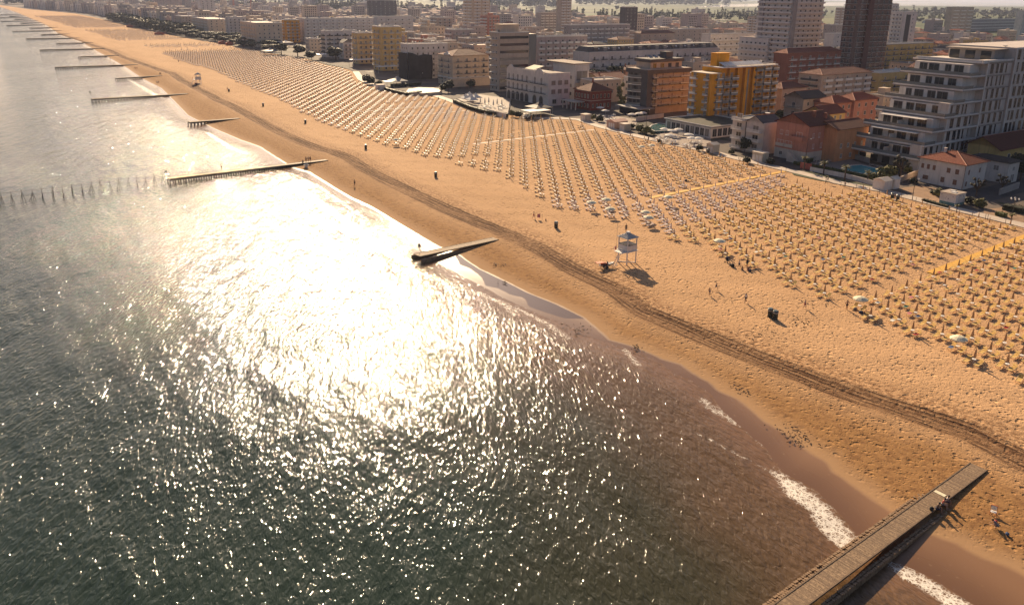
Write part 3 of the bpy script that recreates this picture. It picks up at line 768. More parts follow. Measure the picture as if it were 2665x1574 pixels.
WM = {}
def win_mb(w, h, fr=0.07, two=True, sill=True, proud=0.06):
    """window facing -y, origin at bottom centre; material 0 frame, 1 pane"""
    m = MB(); a = w / 2
    m.box(-a, -a + fr, -proud, 0.02, 0, h).box(a - fr, a, -proud, 0.02, 0, h).box(-a + fr, a - fr, -proud, 0.02, h - fr, h).box(-a + fr, a - fr, -proud, 0.02, 0, fr)
    if two: m.box(-fr * .35, fr * .35, -proud * .9, 0.0, fr, h - fr)
    if sill: m.box(-a - 0.06, a + 0.06, -0.15, 0.02, -0.07, -0.004)
    return m
def pane_mb(w, h, fr=0.07, m_=0):
    return MB().add([(-w / 2 + fr, -0.018, fr), (w / 2 - fr, -0.018, fr), (w / 2 - fr, -0.018, h - fr), (-w / 2 + fr, -0.018, h - fr)], [(0, 1, 2, 3)], m_)
def rail_mb(w, d, h, kind):
    """balcony rail round a slab that spans -w/2..w/2, from y=-d to the wall"""
    m = MB(); a = w / 2
    if kind == 'glass':
        m.box(-a, a, -d, -d + 0.03, 0.05, h).box(-a, -a + .03, -d + .031, 0, 0.05, h).box(a - .03, a, -d + .031, 0, 0.05, h); return m
    if kind == 'solid':
        m.box(-a, a, -d, -d + 0.12, 0, h).box(-a, -a + .12, -d + .121, 0, 0, h).box(a - .12, a, -d + .121, 0, 0, h); return m
    m.box(-a, a, -d, -d + 0.05, h - .06, h).box(-a, -a + .05, -d + .051, 0, h - .06, h).box(a - .05, a, -d + .051, 0, h - .06, h)
    if kind == 'stripe':
        n = max(3, int(w / 0.42))
        for k in range(n):
            x = -a + (k + .5) * w / n; m.box(x - .12, x + .12, -d, -d + .06, 0.02, h - .062)
        for k in range(3):
            y = -d + (k + .6) * d / 3; m.box(-a, -a + .05, y - .11, y + .11, 0.02, h - .062).box(a - .05, a, y - .11, y + .11, 0.02, h - .062)
        return m
    n = max(3, int(w / 0.8))
    for k in range(n + 1):
        x = -a + .02 + k * (w - .04) / n; m.box(x - .02, x + .02, -d + .005, -d + .045, 0, h - .062)
    m.box(-a + .03, a - .03, -d + .01, -d + .03, h * .45, h * .5)
    m.add([(-a + .04, -d + .025, 0.05), (a - .04, -d + .025, 0.05), (a - .04, -d + .025, h * .42), (-a + .04, -d + .025, h * .42)], [(0, 1, 2, 3), (3, 2, 1, 0)])
    return m
FR = {'L': (-math.pi / 2, lambda b, u: (0.0, u)), 'R': (0.0, lambda b, u: (u, 0.0)), 'B': (math.pi, lambda b, u: (b['Wm'] - u, b['Wt'])), 'E': (math.pi / 2, lambda b, u: (b['Wm'], b['Wt'] - u))}
def fwidth(b, f): return b['Wm'] if f in 'RB' else b['Wt']
class Bld:
    """a building standing on the photo's ground; local x runs landward, y along the shore"""
    def __init__(s, name, label, P, Wm, Wt, h, group=None, cat='building', rot=None):
        s.rot = BROT if rot is None else rot
        s.root = thing(name, label, cat, (P[0], P[1], 0.12), s.rot, group)
        s.b = dict(Wm=Wm, Wt=Wt); s.h = h - 0.12; s.P = P
        s.px = FPX / math.hypot(P[0], P[1]); s.join = {}
    def wall(s, m, x0=0, x1=None, y0=0, y1=None, z0=-0.3, z1=None, name='wall'):
        part(name, MB().box(x0, s.b['Wm'] if x1 is None else x1, y0, s.b['Wt'] if y1 is None else y1, z0, s.h if z1 is None else z1), m, s.root)
    def put(s, name, key, mb, mats, f, u, z, out=0.0, plane=0.0, sub=None, force=None):
        """one facade element; far-off ones are gathered into a single part"""
        big = s.px * max(1e-3, mb.wid) >= 7.0 if force is None else force
        rz, fn = FR[f]; x, y = fn(s.b, u); n = {'L': (-1, 0), 'R': (0, -1), 'B': (0, 1), 'E': (1, 0)}[f]
        x += n[0] * (out - plane); y += n[1] * (out - plane)
        if big:
            if key not in WM: WM[key] = mb.mesh(name, mats)
            o = link(name, WM[key], s.root, (x, y, z), rz)
            if sub:
                k2 = (key, 'sub')
                if k2 not in WM: WM[k2] = sub[1].mesh(sub[0], [sub[2]])
                link(sub[0], WM[k2], o)
            return o
        M = Matrix.Translation((x, y, z)) @ Matrix.Rotation(rz, 4, 'Z')
        ms = list(mats); j = s.join.setdefault(name, [MB(), []])
        def mo(m_):
            if m_ not in j[1]: j[1].append(m_)
            return j[1].index(m_)
        idx = [mo(m_) for m_ in ms]
        t = MB(); t.v = mb.v; t.f = mb.f; t.m = [idx[k] for k in mb.m]; j[0].merge(t, M)
        if sub:
            k = mo(sub[2]); t = MB(); t.v = sub[1].v; t.f = sub[1].f; t.m = [k] * len(sub[1].f); j[0].merge(t, M)
    def done(s):
        for nm, (mb, ms) in s.join.items():
            pl = nm + ('es' if nm.endswith('s') else 's') if not nm.endswith('y') else nm[:-1] + 'ies'
            part(pl, mb, ms, s.root, kind='stuff')
    def windows(s, f, z0, dz, rows, cols_, w=1.2, h=1.5, frame=trim_w, pane=None, u0=1.0, u1=None, sill=True, skip=0.0, plane=0.0, mix=0.3, two=True):
        W_ = fwidth(s.b, f); u1 = W_ - 1.0 if u1 is None else u1
        small = s.px * w < 7
        mb = win_mb(w, h, 0.07 if not small else 0.12, two and not small, sill and not small); mb.wid = w
        for r in range(rows):
            for c in range(cols_):
                if rnd.random() < skip: continue
                u = u0 + (c + .5) * (u1 - u0) / cols_
                pm = (glass_l if rnd.random() < mix else glass) if pane is None else pane
                s.put('window', ('w', w, h, frame.name, pm.name, small), mb, [frame], f, u, z0 + r * dz, plane=plane, sub=('pane', pane_mb(w, h, 0.07), pm))
    def balconies(s, f, z0, dz, rows, cols_, w=2.6, d=1.2, rail='bar', slab=trim_w, railm=steel_w, doorw=1.5, doorh=2.2, u0=0.6, u1=None, rh=1.0, pane=None, plane=0.0, frame=trim_w):
        W_ = fwidth(s.b, f); u1 = W_ - 0.6 if u1 is None else u1
        sb = MB().box(-w / 2, w / 2, -d, -0.002, -0.16, 0); sb.wid = w
        rb = rail_mb(w, d, rh, rail); db = win_mb(doorw, doorh, 0.08, True, False); db.wid = doorw
        for r in range(rows):
            for c in range(cols_):
                u = u0 + (c + .5) * (u1 - u0) / cols_; z = z0 + r * dz
                s.put('balcony', ('b', w, d, rail, slab.name, railm.name, rh), sb, [slab], f, u, z, plane=plane, sub=('railing', rb, railm))
                pm = (glass_l if rnd.random() < .4 else glass) if pane is None else pane
                s.put('window', ('d', doorw, doorh, frame.name, pm.name), db, [frame], f, u, z + 0.03, plane=plane, sub=('pane', pane_mb(doorw, doorh, 0.08), pm))
    def bands(s, f, z0, dz, rows, h=0.5, out=0.12, m=trim_w, u0=0.0, u1=None):
        W_ = fwidth(s.b, f); u1 = W_ if u1 is None else u1
        mb = MB().box(-(u1 - u0) / 2, (u1 - u0) / 2, -out, -0.002, 0, h); mb.wid = u1 - u0
        for r in range(rows): s.put('floor_band', ('fb', u1 - u0, h, out, m.name), mb, [m], f, (u0 + u1) / 2, z0 + r * dz)
    def flat(s, m=roof_flat, par=trim_w, over=0.0, ph=0.7, x0=0, x1=None, y0=0, y1=None, z=None, name='roof'):
        x1 = s.b['Wm'] if x1 is None else x1; y1 = s.b['Wt'] if y1 is None else y1; z = s.h if z is None else z
        part(name, MB().box(x0 - over, x1 + over, y0 - over, y1 + over, z + .002, z + 0.18), m, s.root)
        if ph:
            t = 0.22; mb = MB(); a, b, c, d = x0 - over - .02, x1 + over + .02, y0 - over - .02, y1 + over + .02
            mb.box(a, b, c, c + t, z + .185, z + ph).box(a, b, d - t, d, z + .185, z + ph).box(a, a + t, c + t + .002, d - t - .002, z + .185, z + ph).box(b - t, b, c + t + .002, d - t - .002, z + .185, z + ph)
            part('parapet', mb, par, s.root)
    def hip(s, m, rise=2.6, over=0.6, x0=0, x1=None, y0=0, y1=None, z=None, axis=None, inset=None, caps=True):
        x1 = s.b['Wm'] if x1 is None else x1; y1 = s.b['Wt'] if y1 is None else y1; z = s.h if z is None else z
        a, b, c, d = x0 - over, x1 + over, y0 - over, y1 + over
        axis = axis or ('x' if b - a > d - c else 'y')
        q = min(b - a, d - c) / 2 if inset is None else inset
        if axis == 'x': r0, r1 = (a + q, (c + d) / 2), (b - q, (c + d) / 2)
        else: r0, r1 = ((a + b) / 2, c + q), ((a + b) / 2, d - q)
        vs = [(a, c, z), (b, c, z), (b, d, z), (a, d, z), (*r0, z + rise), (*r1, z + rise)]
        fs = [(0, 1, 5, 4), (1, 2, 5), (2, 3, 4, 5), (3, 0, 4)] if axis == 'x' else [(0, 1, 4), (1, 2, 5, 4), (2, 3, 5), (3, 0, 4, 5)]
        mb = MB().add(vs, fs); mb.box(a, b, c, d, z - 0.16, z - .003)
        rf = part('roof', mb, m, s.root)
        if caps:
            cb = MB()
            for i, k in ((0, 4), (3, 4), (1, 5), (2, 5), (4, 5)) if axis == 'x' else ((0, 4), (1, 4), (2, 5), (3, 5), (4, 5)):
                p, q_ = Vector(vs[i]), Vector(vs[k])
                if (p - q_).length > .3: cb.tube(p, q_, 0.10, 0.10, 6)
            part('ridge_cap', cb, ridge_m, rf)
        return rf
    def gable(s, m, rise=2.2, over=0.5, x0=0, x1=None, y0=0, y1=None, z=None, axis='x', wm=None):
        x1 = s.b['Wm'] if x1 is None else x1; y1 = s.b['Wt'] if y1 is None else y1; z = s.h if z is None else z
        t = 0.16
        if axis == 'x':
            ym = (y0 + y1) / 2; k = rise / (ym - y0); a, b = x0 - over, x1 + over; lo = z - over * k
            vs = [(a, y0 - over, lo), (b, y0 - over, lo), (b, ym, z + rise), (a, ym, z + rise), (a, y1 + over, lo), (b, y1 + over, lo)]
            gv = [(x0, y0, z), (x0, y1, z), (x0, ym, z + rise), (x1, y0, z), (x1, y1, z), (x1, ym, z + rise)]
        else:
            xm = (x0 + x1) / 2; k = rise / (xm - x0); a, b = y0 - over, y1 + over; lo = z - over * k
            vs = [(x0 - over, a, lo), (x0 - over, b, lo), (xm, b, z + rise), (xm, a, z + rise), (x1 + over, a, lo), (x1 + over, b, lo)]
            gv = [(x0, y0, z), (x1, y0, z), (xm, y0, z + rise), (x0, y1, z), (x1, y1, z), (xm, y1, z + rise)]
        vs = [(p[0], p[1], p[2] + .05) for p in vs]
        up_ = [(p[0], p[1], p[2] + t) for p in vs]
        mb = MB().add(vs + up_, [(0, 1, 2, 3), (3, 2, 5, 4), (6, 9, 8, 7), (9, 10, 11, 8), (0, 3, 9, 6), (3, 4, 10, 9), (1, 7, 8, 2), (2, 8, 11, 5), (0, 6, 7, 1), (4, 5, 11, 10)])
        rf = part('roof', mb, m, s.root)
        part('gable_wall', MB().add(gv, [(0, 1, 2), (2, 1, 0), (3, 4, 5), (5, 4, 3)]), wm, s.root)
        part('ridge_cap', MB().tube(up_[2], up_[3], .1, .1, 6), ridge_m, rf)
        return rf
    def clutter(s, n, z=None, x0=1, x1=None, y0=1, y1=None, solar=0, big=True):
        x1 = s.b['Wm'] - 1 if x1 is None else x1; y1 = s.b['Wt'] - 1 if y1 is None else y1; z = (s.h if z is None else z) + .18
        for k in range(n):
            x, y = rnd.uniform(x0, max(x0 + .1, x1)), rnd.uniform(y0, max(y0 + .1, y1)); q = rnd.random()
            if q < .45:
                mb = MB().box(x - .5, x + .5, y - .4, y + .4, z, z + rnd.uniform(.6, 1.3)); mb.box(x - .55, x + .55, y - .45, y + .45, z + 1.302, z + 1.36) if big else None
                part('rooftop_unit', mb, rnd.choice([trim_g, trim_w, steel_w]), s.root)
            elif q < .75: part('chimney', MB().box(x - .3, x + .3, y - .3, y + .3, z, z + 1.5).box(x - .4, x + .4, y - .4, y + .4, z + 1.502, z + 1.62), trim_w, s.root)
            else:
                mb = MB().tube((x, y, z), (x, y, z + 2.6), .03, .02, 5)
                for i in range(3): mb.bar((x - .5, y, z + 2.4 - i * .3), (x + .5, y, z + 2.4 - i * .3), .025)
                part('antenna', mb, trim_g, s.root)
        for k in range(solar):
            x, y = x0 + (k + .5) * (x1 - x0) / solar, (y0 + y1) / 2
            part('solar_collector', MB().add([(x - .9, y - 1, z + .3), (x + .9, y - 1, z + .3), (x + .9, y + 1, z + 1.4), (x - .9, y + 1, z + 1.4), (x - .9, y - 1, z + .2), (x + .9, y - 1, z + .2), (x + .9, y + 1, z + 1.3), (x - .9, y + 1, z + 1.3)],
                 [(0, 1, 2, 3), (7, 6, 5, 4), (0, 4, 5, 1), (2, 6, 7, 3), (1, 5, 6, 2), (0, 3, 7, 4)]).box(x - .8, x - .72, y + .8, y + .88, z, z + 1.2).box(x + .72, x + .8, y + .8, y + .88, z, z + 1.2), solar_m, s.root)
FOOT = []     # footprints already built on, with the pixels they must keep in view
def fit(Lx, Nx, Ny, Rx, by, mint=9.0):
    """corner, lengths and height of a building from its roof corner, its two visible ends and the foot of its near corner"""
    g = G(Nx, by); r = ray(Nx, Ny); P = np.array([0, 0, CAM_H]) + r / r[1] * g[1]
    def solve(e, px):
        f = lambda k: proj(P + e * k)[0] - px
        if f(0) * f(250) > 0: return 0
        lo, hi, sg = 0.0, 250.0, f(250) > 0
        for _ in range(40):
            m = (lo + hi) / 2
            if (f(m) > 0) == sg: hi = m
            else: lo = m
        return lo
    return P, max(solve(BM, Rx), 5.0), max(solve(BT, Lx), mint), P[2]
def new(name, label, dims, keep=0.6, group=None, mint=9.0):
    P, Wm, Wt, h = fit(*dims, mint=mint)
    b = Bld(name, label, P, Wm, Wt, h, group)
    FOOT.append((np.array(P[:2]), Wm, Wt, math.hypot(P[0], P[1]), min(dims[0], dims[1]), dims[3], dims[2] + keep * (dims[4] - dims[2])))
    return b

Wc = dict(white=wall('white', (0.62, 0.55, 0.50)), cream=wall('cream', (0.56, 0.44, 0.33)), ochre=wall('ochre', (0.62, 0.275, 0.022)), yellow=wall('yellow', (0.56, 0.38, 0.15)), peach=wall('peach', (0.44, 0.335, 0.265)),
          pink=wall('pink', (0.45, 0.20, 0.145)), red=wall('red', (0.22, 0.045, 0.030)), brick=wall('brick', (0.27, 0.10, 0.065)), grey=wall('grey', (0.33, 0.29, 0.27)), dark=wall('dark', (0.105, 0.092, 0.090)),
          beige=wall('beige', (0.46, 0.36, 0.285)), orange=wall('orange', (0.52, 0.25, 0.13)), mauve=wall('mauve', (0.42, 0.33, 0.30)), brown=wall('brown', (0.20, 0.13, 0.11)))

# ---- small white house with the red hip roof
b = new('white_house', 'small white two-storey house with red hip roof and brown shutters behind the sand', (2396, 2514, 430, 2570, 496))
b.wall(Wc['white']); b.hip(tile_red, 2.3, 0.6)
def shutter_win(b, f, u, z, w, h, m=shut_b):
    mb = win_mb(w, h, 0.06, False); mb.wid = w; pb = MB(); n = 7
    for k in range(n): pb.box(-w / 2 + .06, w / 2 - .06, -.05 + .012 * (k % 2), -.003, .06 + k * (h - .12) / n, .06 + (k + .93) * (h - .12) / n)
    b.put('window', ('sh', w, h, m.name), mb, [trim_w], f, u, z, sub=('shutter', pb, m), force=True)
Wt = b.b['Wt']
for u, z, w, h in ((.155, 3.9, 1.15, 1.5), (.34, 3.9, 1.15, 1.5), (.66, 3.9, .95, 1.5), (.79, 3.9, .95, 1.5), (.92, 3.9, .95, 1.5), (.17, .9, 1.2, 1.6), (.44, 1.0, 1.2, 1.6), (.82, .9, 1.7, 1.3)): shutter_win(b, 'L', u * Wt, z, w, h)
for u, z in ((.2, 3.9), (.7, 3.9), (.15, .7), (.72, 1.0)): shutter_win(b, 'R', u * b.b['Wm'], z, .95, 1.5)
part('gutter_pipe', MB().tube((-.08, -.08, 0), (-.08, -.08, b.h - .2), .06, .06, 6).tube((-.62, -.62, b.h - .1), (-.62, Wt + .62, b.h - .1), .07, .07, 6), shut_b, b.root)
part('chimney', MB().box(4, 4.6, 8, 8.6, b.h + 1.3, b.h + 2.9).box(3.9, 4.7, 7.9, 8.7, b.h + 2.902, b.h + 3.0), Wc['white'], b.root)
b.done()
# ---- plain annex behind it
b = new('white_annex', 'plain whitewashed house with a low dark roof, right behind the red-roofed white house', (2523, 2628, 424, 2655, 480))
b.wall(Wc['white']); b.hip(tile_gry, 1.0, 0.7, caps=False); b.windows('L', 3.3, 0, 1, 2, 1.5, 1.5, pane=shut_g); b.windows('R', .3, 0, 1, 1, 2.0, 2.2, pane=shut_g); b.windows('R', 3.4, 0, 1, 1, 1.3, 1.3, pane=shut_g); b.done()
# ---- yellow chalet at the right edge
b = new('yellow_chalet', 'yellow chalet with dark wooden balcony and brown roof at the right edge', (2546, 2600, 385, 2760, 450))
b.wall(Wc['yellow']); b.gable(tile_brn, 2.6, 1.4, axis='x', wm=Wc['yellow'])
b.balconies('L', 2.9, 0, 1, 1, b.b['Wt'] - .6, 1.3, 'solid', trim_d, trim_d, 1.6, 2.1); b.balconies('R', 2.9, 0, 1, 3, b.b['Wm'] / 3 - .4, 1.3, 'solid', trim_d, trim_d, 1.6, 2.1)
b.windows('R', .6, 0, 1, 4, 1.2, 1.4); b.done()
# ---- big white stepped apartment house
Pn = G(2396, 417, 4.2)
P0 = np.array([Pn[0], Pn[1]])
b = Bld('terraced_apartments', 'large white apartment block stepping back in terraces behind the swimming pool', (P0[0], P0[1], 0), 60, 22, 29)
FOOT.append((P0, 101, 26, math.hypot(*P0), 2200, 2665, 430))
white = Wc['white']
nfl = 8; FH = 3.9
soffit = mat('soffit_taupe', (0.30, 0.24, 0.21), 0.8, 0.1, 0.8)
dec_w = mat('terrace_tiles', (0.60, 0.54, 0.48), 0.8, 0.1, 0.6)
xs = [0.0, 3.0, 9.0, 14.5, 20.5, 27.0, 36.0, 46.0]       # how far each floor steps landward
def pxm(px, py, z):
    q = G(px, py, z)[:2] - P0; c, s_ = math.cos(b.rot), math.sin(b.rot); return q[0] * c + q[1] * s_, -q[0] * s_ + q[1] * c
edges = [(x, 0.6, 23.2, 4.2 + FH * i) for i, x in enumerate((0.0, 1.8, 5.3, 10.6, 14.8, 18.5, 21.6, 28.0))]
for i, (x, y0_, y1_, z) in enumerate(edges):
    z -= 0.12; nx = edges[i + 1][0] if i < 7 else x + 16
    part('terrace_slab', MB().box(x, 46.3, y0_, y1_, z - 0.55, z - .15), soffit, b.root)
    part('terrace_floor', MB().box(x + .1, 46.2, y0_ + .1, y1_ - .1, z - .147, z), dec_w, b.root)
    part('slab_edge', MB().box(x - .06, x - .003, y0_ - .06, y1_, z - .30, z + .12).box(x - .06, 30.5, y0_ - .06, y0_ - .003, z - .30, z + .12), trim_w, b.root)
    wx = x + 3.6; wy0 = y0_ + 2.4; wy1 = y1_ - 2.6
    if i < 7:
        part('wall', MB().box(wx, 46.0 - i * .01, wy0, wy1, z + .003, z + FH - .7), white, b.root)
        part('railing', MB().box(x + .05, x + .08, y0_ + .1, y1_ - .1, z + .13, z + 1.05).box(x + .09, x + 6, y0_ + .05, y0_ + .08, z + .13, z + 1.05), rail_gl, b.root)
        nw = 4
        for k in range(nw):
            yy = wy0 + 1.8 + k * (wy1 - wy0 - 2.2) / nw; ww = (3.4, 2.6, 3.0, 2.0)[(k + i) % 4]
            key = ('tw', ww)
            if key not in WM: WM[key] = win_mb(ww, 2.8, .09, True, False).mesh('window', [trim_g]); WM[(key, 's')] = pane_mb(ww, 2.8, .09).mesh('pane', [glass])
            o = link('window', WM[key], b.root, (wx, yy + ww / 2, z + .05), -math.pi / 2); link('pane', WM[(key, 's')], o)
        if i in (0, 1, 2):
            part('terrace_divider', MB().box(x + .4, wx - .003, (y0_ + y1_) / 2 + .2, (y0_ + y1_) / 2 + .4, z + .003, z + 1.9), white, b.root)
            part('terrace_awning', MB().box(wx - 2.2, wx - .01, wy0 + 1.5, wy1 - 1.5, z + 2.95, z + 3.1), trim_w, b.root)
        for k in range(2):
            yy = rnd.uniform(wy0 + 1, wy1 - 1)
            part('terrace_furniture', MB().box(x + 1.3, x + 2.3, yy, yy + 1.4, z + .45, z + .52).box(x + 1.4, x + 1.5, yy + .1, yy + .2, z, z + .45).box(x + 2.1, x + 2.2, yy + 1.1, yy + 1.2, z, z + .45), steel_w, b.root)
    else:
        part('terrace_planter', MB().box(x + .3, x + .9, y0_ + 1, y1_ - 1, z + .003, z + .6).box(x + 1, x + 9, y0_ + .3, y0_ + .9, z + .003, z + .6), trim_w, b.root)
        part('penthouse_wall', MB().box(x + 12, x + 71, y0_ + 3, wy1 - 3, z + .003, z + 3.2), Wc['grey'], b.root)
        part('roof', MB().box(x + 10.5, x + 72, y0_ + 2, wy1 - 2, z + 3.203, z + 3.6), roof_flat, b.root)
        for k in range(3):
            yy = y0_ + 4 + k * 5
            part('window', MB().box(x + 11.95, x + 11.999, yy, yy + 3.2, z + .2, z + 2.8), glass, b.root)
        part('satellite_dish', MB().lathe([(.02, 0), (.5, .12), (.8, .4)], 12, 0, (x + 20, y0_ + 4, z + 4.1)).tube((x + 20, y0_ + 4, z + 3.4), (x + 20, y0_ + 4, z + 4.2), .05, .05, 6), steel_w, b.root)
part('ground_floor_wall', MB().box(edges[0][0] + 5, 46, edges[0][1] + 2.5, edges[0][2] - 5, -.3, 3.4), Wc['grey'], b.root)
for k in range(5):
    yy = edges[0][1] + 4 + k * 4.0; part('window', MB().box(edges[0][0] + 4.95, edges[0][0] + 4.999, yy, yy + 2.4, .1, 2.3), glass, b.root)
# framed side wall with staggered windows
wf = wall('facade', (0.55, 0.47, 0.42))
for (xa, xb, za, zb, yo) in ((1.2, 12.6, .0, 8.1, 1.2), (12.9, 26.0, .0, 19.8, 1.0), (26.3, 30.6, .0, 19.6, 2.2), (30.9, 46.2, .0, 31.9, .7), (46.5, 100.0, .0, 35.4, .2)):
    part('side_wall', MB().box(xa, xb, yo, yo + (3.2 if xa < 40 else 21.5), za - .3 if za < 1 else za, zb), wf, b.root)
    part('side_frame', MB().box(xa - .2, xb + .1, yo - .25, yo - .003, zb - .45, zb + .1).box(xa - .2, xa + .25, yo - .25, yo - .003, za, zb - .453), trim_w, b.root)
    r = 0; z = za + .5
    while z + 3.2 < zb - .3:
        x = xa + 1.2 + (r % 2) * .9
        while x + 1.6 < xb - .5:
            ww = rnd.choice([.9, 1.5, 1.9]); key = ('fw', ww)
            if key not in WM: WM[key] = win_mb(ww, 3.1, .06, ww > 1.3, False, .03).mesh('window', [trim_d]); WM[(key, 's')] = pane_mb(ww, 3.1, .06).mesh('pane', [glass])
            o = link('window', WM[key], b.root, (x + ww / 2, yo, z), 0); link('pane', WM[(key, 's')], o)
            x += ww + rnd.choice([1.0, 1.5, 2.1])
        z += FH; r += 1
# ---- pink house with gable and outside stair
b = new('pink_house', 'salmon pink gabled house with white base and outside stair left of the swimming pool', (2023, 2107, 328, 2178, 425), mint=12)
wb = wall('base_white', (0.50, 0.42, 0.36))
b.wall(wb, z1=3.2); b.wall(Wc['pink'], z0=3.203, x0=-.04, y0=-.04, name='upper_wall'); b.gable(tile_brn, 3.0, .7, axis='x', wm=Wc['pink'])
b.windows('L', 7.6, 0, 1, 2, 1.1, 1.5, pane=glass_l, u0=b.b['Wt'] * .55); b.balconies('L', 6.9, 0, 1, 1, 4.6, 1.4, 'solid', Wc['pink'], Wc['pink'], 2.2, 2.2, u0=.5, u1=b.b['Wt'] * .5)
b.balconies('L', 3.8, 0, 1, 2, 3.4, .35, 'solid', Wc['pink'], wb, 2.6, 2.0, u0=b.b['Wt'] * .45); b.windows('L', .9, 0, 1, 2, 1.2, 1.3, u0=b.b['Wt'] * .4); b.windows('R', 7.6, 0, 1, 4, .9, 1.5, pane=glass_l); b.windows('R', 4.2, 0, 1, 3, .9, 1.5, pane=glass_l)
st = MB()
for k in range(14): st.box(-3.4, -2.2, b.b['Wt'] * .35 - k * .32, b.b['Wt'] * .35 - k * .32 + .34, 0, 3.2 - k * .225)
part('outside_stair', st, wb, b.root); part('chimney', MB().box(6, 6.9, 3, 3.9, b.h + 1.2, b.h + 3.6).box(5.9, 7.0, 2.9, 4.0, b.h + 3.602, b.h + 3.75), Wc['brick'], b.root)
part('chimney', MB().box(10.5, 11.3, 2, 2.8, b.h + .6, b.h + 3.0), Wc['brick'], b.root); b.done()
b = new('orange_house', 'narrow orange house with dark red roof between the pink house and the white terraces', (2165, 2180, 338, 2262, 425))
b.wall(Wc['orange']); b.gable(tile_brn, 1.8, .6, axis='x', wm=Wc['orange']); b.windows('R', 4.4, 0, 1, 4, 1.0, 1.4, pane=glass_l); b.windows('R', 1.2, 0, 1, 3, 1.0, 1.3, pane=glass_l); b.done()
# ---- white house with striped balconies
b = new('balcony_house', 'white holiday house with striped white balconies and dark roof beside the ochre hotel', (1908, 1990, 322, 2036, 405))
b.wall(wall('dusty_white', (0.50, 0.43, 0.39))); b.gable(roof_dark, 1.9, .3, axis='x', wm=Wc['white'], y0=b.b['Wt'] * .05, y1=b.b['Wt'] * .52)
b.flat(roof_dark, trim_w, 0, .5, y0=b.b['Wt'] * .58)
b.balconies('L', 1.0, 3.1, 3, 1, b.b['Wt'] * .42, 1.5, 'stripe', trim_w, steel_w, 2.4, 2.1, u0=0, u1=b.b['Wt'] * .5); b.balconies('L', 1.0, 3.1, 4, 1, b.b['Wt'] * .34, 1.7, 'stripe', trim_w, steel_w, 2.2, 2.1, u0=b.b['Wt'] * .6)
part('stair_window', MB().box(-.05, -.003, b.b['Wt'] * .545, b.b['Wt'] * .575, 2.5, 10), trim_d, b.root)
part('satellite_dish', MB().lathe([(.05, 0), (.6, .15), (.9, .5)], 12, 0, (6, 4, b.h + 2.1)), steel_w, b.root); b.done()
# ---- ochre hotel: podium with glazed front, tower with bays of balconies
b = new('hotel_podium', 'low white glazed dining pavilion at the foot of the ochre hotel', (1733, 1851, 333, 1962, 362), .1)
b.wall(Wc['white']); b.flat(mat('roof_moss', (0.060, 0.052, 0.036), .9, .3, .5), trim_w, .5, .55)
for f, n in (('L', 9), ('R', 8)):
    b.windows(f, .45, 0, 1, n, (fwidth(b.b, f) - 1.2) / n * .82, 2.9, u0=.6, u1=fwidth(b.b, f) - .6, mix=.2, sill=False)
part('terrace_fence', rail_mb(22, 0.3, 1.0, 'bar'), steel_w, b.root, (-2.2, b.b['Wt'] / 2, 0), -math.pi / 2)
st = MB()
for k in range(7): st.box(-5.2 + k * .32, -2.2, 9.0, 12.0, 0, .15 * (k + 1))
part('front_steps', st, dec_w, b.root); b.done()
b = new('ochre_hotel', 'tall ochre seaside hotel with grey balconies and white solar collectors on its roof', (1800, 1849, 180, 2024, 330))
grey_bl = wall('balcony_grey', (0.235, 0.235, 0.235))
oc = Wc['ochre']; Wm, Wt, h = b.b['Wm'], b.b['Wt'], b.h
b.wall(oc, y0=1.0, x0=6.2, z1=h); b.wall(oc, x0=0, x1=6.0, z1=h - 2.0, y0=-.6, name='corner_wall')
nb = 7; FHo = 2.95; z0_ = 3.7
bayx = [0.8, 6.6, 11.2, 16.2, 20.4, 26.0, 31.2, 36.2]
for k, x in enumerate((6.2, 10.9, 15.6, 20.2, 25.2, 30.3, 35.4, Wm - .5)):
    part('pier_wall', MB().box(x, x + (1.4 if k in (3, 4) else .45), -.4, .998, 0, h - .4), oc, b.root)
for k, (x, w_) in enumerate(((7.0, 3.6), (11.6, 3.8), (26.0, 4.0), (31.0, 4.1), (36.2, 3.6))):
    for r in range(6 if k < 2 else 7):
        z = z0_ + r * FHo
        sb = MB().box(-w_ / 2, w_ / 2, -1.5, 1.0, -.75, 0); sb.wid = w_
        b.put('balcony', ('ob', w_), sb, [grey_bl], 'R', x + w_ / 2, z, sub=('railing', rail_mb(w_, 1.5, 1.0, 'bar'), steel_w), force=True)
        mb = MB().box(-.95, .95, -.06, -.003, 0, 2.1); mb.wid = 2
        b.put('roller_shutter', ('rs', 1), mb, [shut_g], 'R', x + w_ / 2, z, plane=1.0, force=True)
for r in range(6):
    z = z0_ + r * FHo
    mb = win_mb(2.2, 2.4, .12, True, False); mb.wid = 2.2
    b.put('window', ('stairw',), mb, [steel_w], 'R', 22.6, z, plane=1.0, sub=('pane', pane_mb(2.2, 2.4, .12), glass), force=True)
    mb = MB().box(-1.3, 1.3, -1.1, -.002, -.6, 0); mb.wid = 2.6
    for f, u, w_ in (('R', 4.4, 3.2), ('L', 1.2, 2.0), ('L', Wt - 2.2, 3.4)):
        sb = MB().box(-w_ / 2, w_ / 2, -1.2, -.002, -.5, 0); sb.wid = w_
        b.put('balcony', ('oc', w_), sb, [grey_bl if f == 'R' else trim_w], f, u, z, out=.602 if f == 'R' else .003, sub=('railing', rail_mb(w_, 1.2, 1.0, 'bar'), steel_w), force=True)
        mb = MB().box(-.8, .8, -.05, -.003, 0, 2.1); mb.wid = 1.6
        b.put('roller_shutter', ('rs', 2), mb, [shut_g if r > 1 else glass_l], f, u, z, out=.602 if f == 'R' else .0, force=True)
part('stair_surround', MB().box(21.2, 24.1, .9, .997, 2.0, h - 1.2), grey_bl, b.root)
